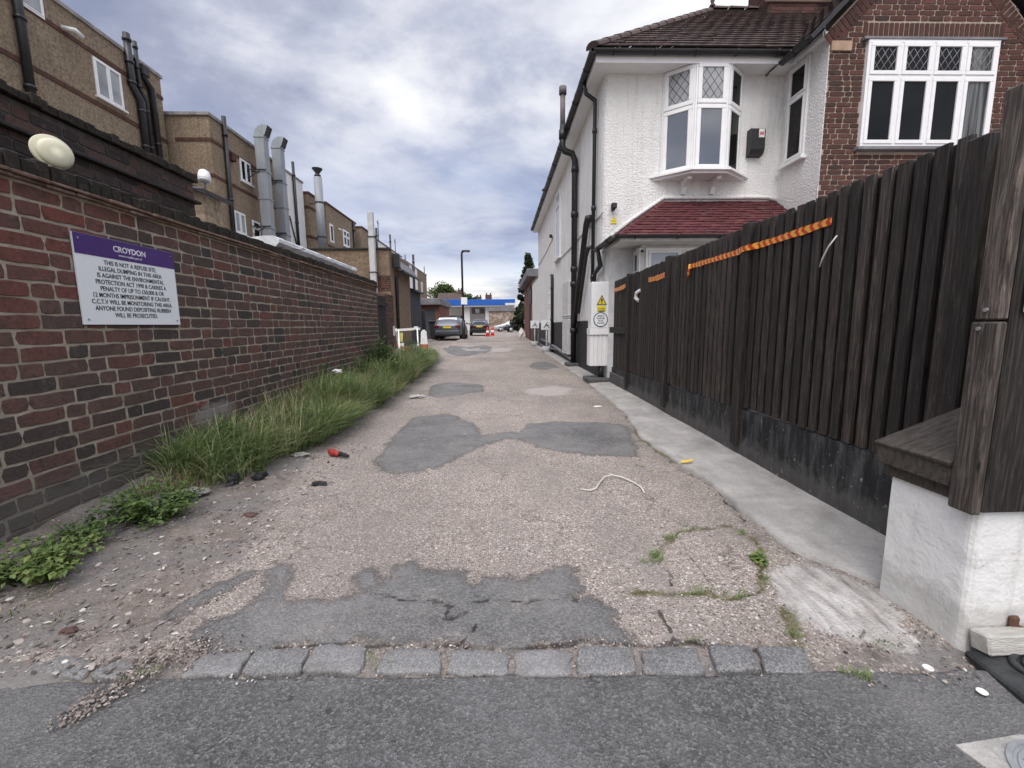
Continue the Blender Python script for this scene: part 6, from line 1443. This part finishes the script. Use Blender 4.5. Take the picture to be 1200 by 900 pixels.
def car(paint, label, wagon=True, group='parked cars', front=False):
    root = thing('parked_car', label, 'car', (0, 0, 0), group)
    # x across, y forward (rear at 0), z up; half-profile stations: (y, sill, belt half-width, belt z, roof half-width, roof z)
    st = [(0.0, .30, .74, .82, .70, .88), (.06, .26, .80, .86, .70, .96), (.18, .24, .86, .93, .66, 1.02 if not wagon else 1.12), (.5, .22, .89, .95, .60, 1.32 if not wagon else 1.42), (.9, .2, .90, .95, .60, 1.42 if not wagon else 1.46), (1.9, .2, .90, .94, .61, 1.45 if not wagon else 1.47), (2.6, .2, .90, .93, .59, 1.40), (3.35, .2, .89, .93, .66, 1.0), (3.6, .2, .88, .90, .70, .95), (4.2, .22, .84, .80, .66, .84), (4.42, .26, .76, .68, .6, .72), (4.5, .3, .68, .55, .5, .6)]
    P = []
    for y, s, bw, bz_, rw, rz in st:
        half = [(bw * .93, s), (bw * .99, s + .12), (bw, .55 if bz_ > .6 else bz_ * .8), (bw * .985, bz_), ((bw + rw) / 2 + .02, (bz_ + rz) / 2 if rz - bz_ > .2 else bz_ + .02), (rw, rz - .035 if rz - bz_ > .2 else rz - .01), (rw * .86, rz), (0, rz + .012)]
        ring = [(x, y, z) for x, z in half] + [(-x, y, z) for x, z in half[:-1][::-1]]
        P += ring
    n = 15; mb = MB(); m_ = len(st)
    mb.add(P, [(k * n + i, k * n + (i + 1) % n, (k + 1) * n + (i + 1) % n, (k + 1) * n + i) for k in range(m_ - 1) for i in range(n)] + [list(range(n)), [(m_ - 1) * n + i for i in range(n)]], smooth=True)
    body = mb.build('body', paint, root)
    md = body.modifiers.new('edge', 'SUBSURF'); md.levels = md.render_levels = 1
    def skin(name, corners, mat, off=.012):
        q = [Vector(c) for c in corners]; N = (q[1] - q[0]).cross(q[2] - q[0]).normalized(); c = sum(q, Vector()) / 4
        if N.dot(c - V(0, 2.2, .7)) < 0: N = -N
        b = MB(); k = [p + N * off for p in q]; l = [p - N * .03 for p in q]
        b.add(k + l, [(0, 1, 2, 3), (7, 6, 5, 4)] + [(i, (i + 1) % 4, 4 + (i + 1) % 4, 4 + i) for i in range(4)]); return b.build(name, mat, root)
    rz = 1.4 if wagon else 1.28
    skin('rear_window', [(-.66, .17, 1.0), (.66, .17, 1.0), (.55, .5, rz), (-.55, .5, rz)], M['glass_bay'])
    skin('windscreen', [(-.68, 3.28, 1.02), (.68, 3.28, 1.02), (.56, 2.66, 1.37), (-.56, 2.66, 1.37)], M['glass_bay'])
    for sg in (1, -1):
        for a, b in ((.62, 1.3), (1.4, 2.1), (2.2, 2.85)):
            t1 = min(b, 2.62) if b > 2.62 else b
            skin('side_window', [(sg * .865, a, 1.0), (sg * .865, b, 1.0), (sg * .665, t1 - .03, 1.36), (sg * .665, a + .12, 1.36)], M['glass_bay'], .02)
        b = MB(); b.box(*sorted((sg * .52, sg * .83)), -.012, .1, .78, .93, bev=.03); b.build('tail_light', M['lamp_red'], root)
        b = MB(); b.box(*sorted((sg * .45, sg * .72)), 4.3, 4.43, .6, .74, bev=.04); b.build('headlight', M['lamp_clear'], root)
        b = MB(); b.box(*sorted((sg * .9, sg * 1.05)), 2.7, 2.85, .98, 1.1, bev=.03); b.build('mirror', paint, root)
        for y in (.85, 3.55):
            Fw = Frame((sg * .80, y, .32), (0, 1, 0), (0, 0, 1), (sg, 0, 0))
            w_ = thing('wheel', None, None); w_.parent = root
            b = MB(); b.lathe(Fw, [(.0, -.1), (.3, -.1), (.32, -.07), (.32, .07), (.3, .095), (.22, .1), (.21, .08), (0, .08)], 24); b.build('tyre', M['tyre'], w_)
            b = MB(); b.lathe(Fw, [(.21, .085), (.2, .1), (.08, .098), (.05, .112), (0, .112)], 24); b.build('rim', M['rim'], w_)
    b = MB(); b.box(-.78, .78, -.05, .12, .36, .6, bev=.04); b.build('rear_bumper', paint, root)
    b = MB(); b.box(-.6, .6, -.045, .1, .26, .37, bev=.02); b.build('valance', M['black_plastic'], root)
    b = MB(); b.box(-.26, .26, -.03, .02, .74, .85, bev=.006); b.build('number_plate', M['yellow_plate'], root)
    b = MB(); b.box(-.45, .45, -.012, .03, .875, .9, bev=.006); b.build('chrome_strip', M['chrome'], root)
    b = MB(); b.box(-.55, .55, 4.4, 4.5, .38, .56, bev=.03); b.build('grille', M['black_plastic'], root)
    b = MB(); b.box(-.26, .26, 4.5, 4.515, .42, .52, bev=.004); b.build('front_plate', M['white_metal'], root)
    return root
c1_ = car(M['carblue'], 'dark blue grey estate car seen from behind beside the lamp post'); c1_.location = (-3.3, 27.6, zg(30)); c1_.rotation_euler.z = math.radians(-2)
c2_ = car(M['carblack'], 'black car parked beyond the estate car near the cones', False); c2_.location = (-1.75, 38.5, zg(30)); c2_.rotation_euler.z = math.radians(2)
c3_ = car(M['carsilver'], 'silver car at the far right end of the alley', False); c3_.location = (3.6, 61, zg(30)); c3_.rotation_euler.z = math.radians(98)
c4_ = car(M['cardark'], 'dark blue car parked in front of the far silver car', False); c4_.location = (4.9, 56.5, zg(30)); c4_.rotation_euler.z = math.radians(98)

def cone(x, y, lab):
    z = zg(y); t = thing('traffic_cone', lab, 'traffic cone', (x, y, z), 'traffic cones by the black car'); F = Frame((x, y, z), (1, 0, 0), (0, 1, 0), (0, 0, 1))
    mb = MB(); mb.lathe(F, [(.17, .052), (.135, .25), (.134, .255), (.1, .455), (.1, .46), (.055, .72), (.03, .76), (0, .76)], 16); mb.build('body', M['red'], t); MB().box(x - .21, x + .21, y - .21, y + .21, z, z + .05, bev=.01).build('base', M['red'], t)
    mb = MB(); mb.lathe(F, [(.137, .25), (.141, .25), (.106, .46), (.102, .46)], 16); mb.build('sleeve', M['white_metal'], t)
cone(-.98, 36.2, 'left of the two red and white traffic cones'); cone(-.6, 38.2, 'right of the two red and white traffic cones')

def post_sign(x, y, rot, lab):
    z = zg(y); t = thing('post_sign', lab, 'sign', (x, y, z), 'small white signs in weighted pots')
    F = Frame((x, y, z), (1, 0, 0), (0, 1, 0), (0, 0, 1))
    mb = MB(); mb.lathe(F, [(.12, 0), (.15, .02), (.165, .2), (.15, .21), (.14, .17), (0, .17)], 18); mb.build('pot', M['steel_pale'], t)
    mb = MB(); mb.tube([(x, y, z + .15), (x, y, z + 1.05)], .025, 8); mb.build('pole', M['white_metal'], t)
    a = math.radians(rot); FB = Frame((x, y - .03, z + .95), (math.cos(a), math.sin(a), 0), (0, 0, 1)); 
    if FB.N.y > 0: FB.N = -FB.N
    mb = MB(); mb.fbox(FB, -.2, .2, -.14, .2, 0, .02, bev=.004); mb.build('board', M['signwhite'], t)
    mb = MB()
    # simple figure drawn in bars
    for (u1, v1, u2, v2) in ((-.1, -.08, -.02, .06), (-.02, .06, .1, -.08), (-.05, .0, .08, .02), (0, .06, .02, .13)):
        mb.tube([FB.p(u1, v1, .022), FB.p(u2, v2, .022)], .012, 4)
    mb.build('pictogram', M['ink'], t)
post_sign(1.7, 15.6, 0, 'nearer white pictogram sign on a pole in a pale pot'); post_sign(1.62, 19.8, 5, 'farther white pictogram sign on a pole in a pale pot')

rbk = thing('brick_outhouse', 'small red brick outhouse with grey roof beyond the white house', 'outbuilding', (3, 28, zg(28)))
z0 = zg(28); mb = MB(); mb.box(1.95, 5, 25.4, 33.5, z0 - .1, 3.75); mb.build('wall', M['redbrickfar'], rbk)
mb = MB(); mb.box(1.6, 5.2, 24.9, 33.8, 3.75, 4.2, bev=.03); mb.build('roof', M['felt'], rbk)
mb = MB(); mb.box(1.9, 1.96, 27, 28, z0, 3.4); mb.box(1.88, 1.96, 25.6, 26.6, 2.3, 3.1); mb.build('door', M['black_steel'], rbk)
bn = thing('wheelie_bin', 'dark wheeled bin by the garage left of the estate car', 'bin', (-4.1, 29.5, zg(30)))
z0 = zg(30); mb = MB(); mb.prism(faceY(29.2, -4.15, z0), [(-.45, .1), (.45, .1), (.55, 1.15), (-.55, 1.15)], -.7, 0); mb.build('body', M['black_steel'], bn)
mb = MB(); mb.box(-4.75, -3.55, 29.1, 29.95, z0 + 1.16, z0 + 1.25, bev=.03); mb.build('lid', M['black_plastic'], bn)
mb = MB(); mb.tube([(-4.5, 29.3, z0 + .1), (-4.3, 29.3, z0 + .1)], .1, 10); mb.tube([(-4., 29.3, z0 + .1), (-3.8, 29.3, z0 + .1)], .1, 10); mb.build('wheel', M['tyre'], bn)
tp = thing('timber_post', 'dark upright post between the timber shed and the garage', 'post', (-4.8, 28, zg(28)))
mb = MB(); mb.box(-4.95, -4.72, 27.9, 28.1, .1, 2.0, bev=.01); mb.build('post', M['black_steel'], tp)

pc = thing('filling_station', 'filling station canopy with bright blue fascia and white kiosk', 'filling station', (-3.5, 72, zg(70)))
z0 = zg(70); mb = MB(); mb.box(-9.6, 2.6, 70, 76, 4.2, 5.15, bev=.02); mb.build('canopy', M['blue'], pc)
mb = MB(); mb.box(-9.5, 2.5, 70.1, 75.9, 4.05, 4.2); mb.box(1.0, 2.62, 69.97, 70, 4.2, 4.55); mb.build('canopy_edge', M['canwhite'], pc)
for x, w_ in ((-5.2, .9), (-1.95, .55)):
    mb = MB(); mb.box(x - w_ / 2, x + w_ / 2, 71, 71.6, z0, 4.05); mb.build('column', M['canwhite'], pc)
mb = MB(); mb.box(-9.6, -1.7, 74.5, 80, z0, 4.0); mb.build('kiosk', M['canwhite'], pc)
mb = MB(); mb.box(-9.0, -5.9, 74.4, 74.5, .9, 2.7); mb.build('shop_window', M['glass_bay'], pc)
mb = MB(); mb.box(-4.6, -2.4, 74.38, 74.5, 3., 3.9); mb.build('fascia_board', M['felt'], pc)
mb = MB(); mb.box(-4.0, -3.3, 73.6, 73.7, 3.1, 3.8, bev=.02); mb.build('price_board', M['signwhite'], pc)
fw_ = thing('far_wall', 'mottled brown wall closing the end of the alley', 'wall', (1.2, 66, zg(60)))
mb = MB(); mb.box(-1.6, 6.5, 68, 68.4, z0 - .1, 3.2); mb.build('wall', M['graffiti'], fw_)
mb = MB(); mb.box(-1.7, 6.6, 67.8, 68.5, 3.2, 3.75); mb.build('coping', M['felt'], fw_)
def far_house(x0, x1, y, ez, rz, ch, lab):
    t = thing('far_house', lab, 'house', ((x0 + x1) / 2, y, zg(60)), 'tiled houses beyond the filling station')
    mb = MB(); mb.box(x0, x1, y, y + 8, 0, ez); mb.build('wall', M['redbrickfar'], t)
    mb = MB(); mb.prism(Frame((x0 - .3, y, 0), (0, 1, 0), (0, 0, 1), (1, 0, 0)), [(-.4, ez), (4, rz), (8.4, ez)], 0, x1 - x0 + .6); r_ = mb.build('roof', M['slate'], t)
    for cx_, cw_, hh in ch:
        mb = MB(); mb.box(cx_ - cw_ / 2, cx_ + cw_ / 2, y + 3.5, y + 4.5, rz - 1, rz + hh); c = mb.build('chimney', M['brick_far'], r_)
        mb = MB()
        for q in (-.3, .3): mb.tube([(cx_ + q * cw_, y + 4, rz + hh), (cx_ + q * cw_, y + 4, rz + hh + .5)], .16, 8)
        mb.build('chimney_pot', M['slate'], c)
    mb = MB(); mb.box((x0 + x1) / 2 - .8, (x0 + x1) / 2 + .8, y - .05, y, ez - 1.7, ez - .4); mb.build('window', M['canwhite'], t)
far_house(-15, -9.3, 108, 6.2, 9.3, [(-9.8, 1.1, .7)], 'gabled far house behind the left part of the blue canopy')
far_house(-8.2, -4.5, 112, 5.6, 7.6, [(-5.2, 1.3, .9)], 'low far house in the middle behind the blue canopy')
far_house(-4.2, -.5, 112, 5.4, 7.4, [(-2.7, 1.7, 1.6)], 'far house with a broad chimney behind the blue canopy')

# ------------------------------------------------------------------ plants
def blade(mb, x, y, z, h, ang, lean, wdt, tone, R):
    ca, sa = math.cos(ang), math.sin(ang); P = []
    for k in range(4):
        t = k / 3; r_ = lean * h * (t ** 1.8); zz = z + h * (t * (1 - .35 * lean * t)); wv = wdt * (1 - .75 * t) * .5
        bx, by = x + ca * r_, y + sa * r_
        if k < 3: P += [(bx - sa * wv, by + ca * wv, zz), (bx + sa * wv, by - ca * wv, zz)]
        else: P.append((bx, by, zz))
    mb.add(P, [(0, 1, 3, 2), (2, 3, 5, 4), (4, 5, 6)], tone)
def verge_edge(y):
    pts = [(2.75, -1.82), (3.25, -1.66), (4.15, -1.6), (5.44, -1.6), (6.8, -1.58), (9.85, -1.68), (12.5, -1.85)]
    for (a, b), (c, d) in zip(pts[:-1], pts[1:]):
        if a <= y <= c: return b + (d - b) * (y - a) / (c - a)
    return -1.82 if y < 2.75 else -1.9
def make_grass():
    R = random.Random(99); mb = MB()
    def tuft(x, y, H, n, ww, straw=.2):
        z = soilz(x, y) - .01; tt = .42 + .3 * mnoise.noise(V(x * 3, y * 2.2, 6)) + R.gauss(0, .07)
        for _ in range(n):
            a = R.uniform(0, 2 * PI); d = R.random() ** .5 * .05; h = H * R.uniform(.5, 1.15)
            tone = (.84 + R.random() * .16) if R.random() < straw else min(.82, max(0, R.gauss(tt, .16)))
            blade(mb, x + d * math.cos(a), y + d * math.sin(a), z, h, a + R.gauss(0, .7) if R.random() < .6 else R.gauss(-.2, .8), min(1.35, abs(R.gauss(.88, .36))), ww * R.uniform(.7, 1.3), tone, R)
    y = 2.85
    while y < 12.8:
        e = verge_edge(y); n = int(11 if y < 6 else 8)
        for k in range(n):
            yy = y + R.uniform(-.06, .06); xx = -2.36 + (e + 2.36) * R.random() ** .85
            edge_ = (e - xx); s = mnoise.noise(V(xx * 2.2, yy * 1.6, 0))
            H = (.25 + .042 * (min(yy, 8.5) - 2.85)) * (1 + .45 * s) * (.65 + .5 * min(1, edge_ / .35)) + .08
            if yy < 3.3 and R.random() < .3: continue
            if yy > 10.2: H *= .75
            tuft(xx, yy, H, 26 if yy < 5 else 20, .0068 + .0006 * yy, (.4 if edge_ < .16 and R.random() < .5 else .16) if s < .0 else .07)
        y += .075 if y < 6 else .11
    for (x, y, s, n) in ((-2.1, 2.72, .22, 10), (-2.2, 2.6, .14, 6), (-1.9, 2.62, .12, 7), (-2.25, 1.75, .1, 5), (-1.78, 1.62, .05, 3)):
        for _ in range(n): tuft(x + R.gauss(0, .08), y + R.gauss(0, .06), s, 14, .005, .45)
    for i in range(240):  # seed stalks
        yy = R.uniform(3, 9); xx = -2.3 + (verge_edge(yy) + 2.3) * R.random(); blade(mb, xx, yy, soilz(xx, yy), R.uniform(.35, .6), R.uniform(0, 6.28), R.uniform(.1, .5), .004, .95, R)
    # sprigs in the cracks
    for (x, y, s, n) in ((.69, 1.8, .04, 7), (.66, 1.77, .035, 4), (.83, 1.97, .03, 4), (1.2, 2.02, .025, 5), (1.06, 1.6, .02, 5), (.77, 1.535, .022, 8), (.9, 1.51, .02, 6), (1.03, 1.125, .03, 7), (.62, 1.262, .015, 4), (.98, 1.3, .02, 3), (1.0, 3.05, .03, 3), (.95, 2.06, .02, 5), (-1.1, 1.2, .02, 6), (-.42, 1.24, .012, 5), (1.24, 1.24, .02, 4)):
        for _ in range(n): 
            xx, yy = x + R.gauss(0, .025), y + R.gauss(0, .018)
            for _k in range(9): blade(mb, xx + R.gauss(0, .008), yy + R.gauss(0, .008), .006, s * R.uniform(.4, 1.1), R.uniform(0, 6.28), R.uniform(.3, 1.2), .0035, R.uniform(.2, .7), R)
    tag(mb.build('grass', M['grass'], kind='stuff', fix=False), 'long green and straw coloured grass on the verge and in cracks')
make_grass()
def leafy(name, lab, cat, x, y, r, h, n, ls, mat, stems=10, seed=1, group=None, tone=(.1, .8), squash=1.):
    R = random.Random(seed); t = thing(name, lab, cat, (x, y, soilz(x, y)), group); lf = MB(); stm = MB(); z0 = soilz(x, y)
    tips = []
    for k in range(stems):
        a = R.uniform(0, 2 * PI); d = r * R.random() ** .6; hh = h * (1 - .5 * (d / r) ** 2) * R.uniform(.6, 1.1)
        p = [V(x, y, z0), V(x + d * .5 * math.cos(a), y + d * .5 * math.sin(a) * squash, z0 + hh * .6), V(x + d * math.cos(a), y + d * math.sin(a) * squash, z0 + hh)]
        p[0] = V(x + d * .3 * math.cos(a), y + d * .3 * math.sin(a) * squash, z0 - .01)
        stm.tube(p, [.004, .003, .0015], 5); tips.append(p)
    for k in range(n):
        p = R.choice(tips); s = R.random() ** .6; q = p[0].lerp(p[1], s * 2) if s < .5 else p[1].lerp(p[2], s * 2 - 1)
        q = q + V(R.gauss(0, r * .09), R.gauss(0, r * .09), R.gauss(0, h * .06)); a = R.uniform(0, 2 * PI); el = R.uniform(-.5, .6); L = ls * R.uniform(.6, 1.3)
        d = V(math.cos(a) * math.cos(el), math.sin(a) * math.cos(el), math.sin(el)); sd = d.cross(V(0, 0, 1)).normalized() * (L * .34); up = sd.cross(d).normalized() * L * .1
        q.z = max(q.z, z0 + .004)
        lf.add([q, q + d * L * .45 + sd + up, q + d * L - V(0, 0, L * .15), q + d * L * .45 - sd + up, q + d * L * .5], [(0, 1, 4), (1, 2, 4), (2, 3, 4), (3, 0, 4)], R.uniform(*tone))
    stm.build('stem', M['bark'] if False else M['leaf'], t); lf.build('leaves', mat, t, fix=False); return t
leafy('weed', 'low green leafy weed on the bare earth below the wall', 'weed', -1.93, 2.32, .27, .2, 900, .034, M['leaf'], 26, 3, 'low weeds at the wall foot')
leafy('weed', 'bright green leafy weed nearest to the camera at the left edge', 'weed', -1.98, 1.78, .26, .15, 850, .03, M['leaf'], 26, 4, 'low weeds at the wall foot', (.4, 1.))
leafy('weed', 'dull creeping weed between the two green clumps by the wall', 'weed', -2.1, 2.05, .22, .1, 480, .024, M['leaf'], 18, 5, 'low weeds at the wall foot', (.1, .6))
leafy('weed', 'small dark weed at the very left edge of the dirt', 'weed', -2.08, 1.5, .1, .07, 160, .022, M['leaf'], 10, 15, 'low weeds at the wall foot', (.0, .5))
leafy('weed', 'broad leaved weed in the mossy crack near the pale slab', 'weed', 1.13, 1.76, .055, .035, 70, .026, M['leaf'], 9, 6, None, (.5, 1.))
leafy('bush', 'tall dark leafy bush against the end of the brick wall', 'bush', -2.15, 7.9, .38, .78, 1300, .06, M['leaf'], 34, 7, None, (0., .45))
leafy('bush', 'tall weed with brownish tops at the far end of the verge', 'bush', -2.0, 10.0, .45, .62, 900, .05, M['leaf'], 30, 8, None, (.1, .7))
leafy('bush', 'low leafy weed spreading at the edge of the far verge', 'bush', -1.85, 7.4, .35, .45, 900, .045, M['leaf'], 30, 9, None, (.2, .9))
leafy('bush', 'dark weed growing at the wall foot within the grass', 'bush', -2.25, 5.6, .2, .5, 260, .035, M['leaf'], 14, 10, None, (.0, .4))
leafy('bush', 'leafy green plant mixed into the near grass by the wall', 'bush', -2.12, 3.35, .28, .26, 520, .032, M['leaf'], 24, 40, None, (.1, .8))
leafy('bush', 'leafy plant at the grass edge beside the red bottle', 'bush', -1.85, 4.1, .3, .3, 520, .034, M['leaf'], 24, 41, None, (.2, .9))
leafy('bush', 'spreading leafy plant halfway along the verge near the white paper', 'bush', -1.95, 5.3, .34, .36, 600, .038, M['leaf'], 26, 42, None, (.1, .8))
leafy('bush', 'leafy clump between the paper and the dark bush by the wall', 'bush', -2.1, 6.6, .34, .5, 700, .042, M['leaf'], 28, 43, None, (.05, .7))
leafy('bush', 'pale leafy weed at the far tip of the verge by the barrier', 'bush', -1.95, 11.6, .4, .35, 600, .05, M['leaf'], 24, 44, None, (.4, 1.))
def tree(name, lab, x, y, H, R0, n, ls, mat, seed=1, conical=False, trunk_r=.18):
    R = random.Random(seed); z0 = zg(y); t = thing(name, lab, 'tree', (x, y, z0)); tk = MB(); lf = MB()
    tk.tube([(x, y, z0), (x + .1, y, z0 + H * .35), (x, y, z0 + H * .75), (x, y, z0 + H * .95)], [trunk_r, trunk_r * .75, trunk_r * .4, .03], 8); cl = []
    for k in range(26 if not conical else 90):
        if conical: f = R.random() ** .9; a = R.uniform(0, 6.28); rr = R0 * (1.02 - f) * R.uniform(.6, 1.1); c = V(x + rr * math.cos(a), y + rr * math.sin(a), z0 + H * (.05 + .93 * f)); s = V(x, y, c.z + rr * .3)
        else: a = R.uniform(0, 6.28); f = R.uniform(-.6, 1); rr = R0 * math.sqrt(max(.05, 1 - f * f)) * R.uniform(.5, 1); c = V(x + rr * math.cos(a), y + rr * math.sin(a), z0 + H * .66 + f * H * .32); s = V(x, y, z0 + H * R.uniform(.3, .6))
        tk.tube([s, s.lerp(c, .5) + V(0, 0, .1), c], [trunk_r * .3, trunk_r * .2, .02], 5); cl.append((c, R.uniform(.55, 1.1) * R0 * (.34 if not conical else .26), R.random()))
    for k in range(n):
        c, cr, tn = R.choice(cl); d = V(R.gauss(0, 1), R.gauss(0, 1), R.gauss(0, .8)); d = d.normalized() * cr * R.random() ** .45; p = c + d
        u = V(R.gauss(0, 1), R.gauss(0, 1), R.gauss(0, 1)).normalized(); w2 = u.cross(V(R.gauss(0, 1), R.gauss(0, 1), R.gauss(0, 1))).normalized(); L = ls * R.uniform(.6, 1.3)
        lf.add([p - u * L, p + w2 * L * .5, p + u * L, p - w2 * L * .5], [(0, 1, 2, 3)], min(1, max(0, tn * .5 + R.random() * .5)))
    tk.build('trunk', M['bark'], t); lf.build('crown', mat, t, fix=False)
tree('conifer_tree', 'dark ragged conifer behind the brick outhouse', 2.75, 41, 7.4, 1.5, 9000, .13, M['leaf_dark'], 3, True)
tree('broadleaf_tree', 'pale green leafy tree beyond the garage and far houses', -15.5, 122, 11.6, 5., 6000, .3, M['leaf_tree'], 5)
tree('broadleaf_tree', 'rounded green tree behind the far gabled house', -10.5, 126, 9.8, 4., 4200, .3, M['leaf_tree'], 6)
tree('broadleaf_tree', 'small far tree between the chimneys above the blue canopy', -6.8, 124, 8.8, 2.2, 2200, .28, M['leaf_tree'], 8)
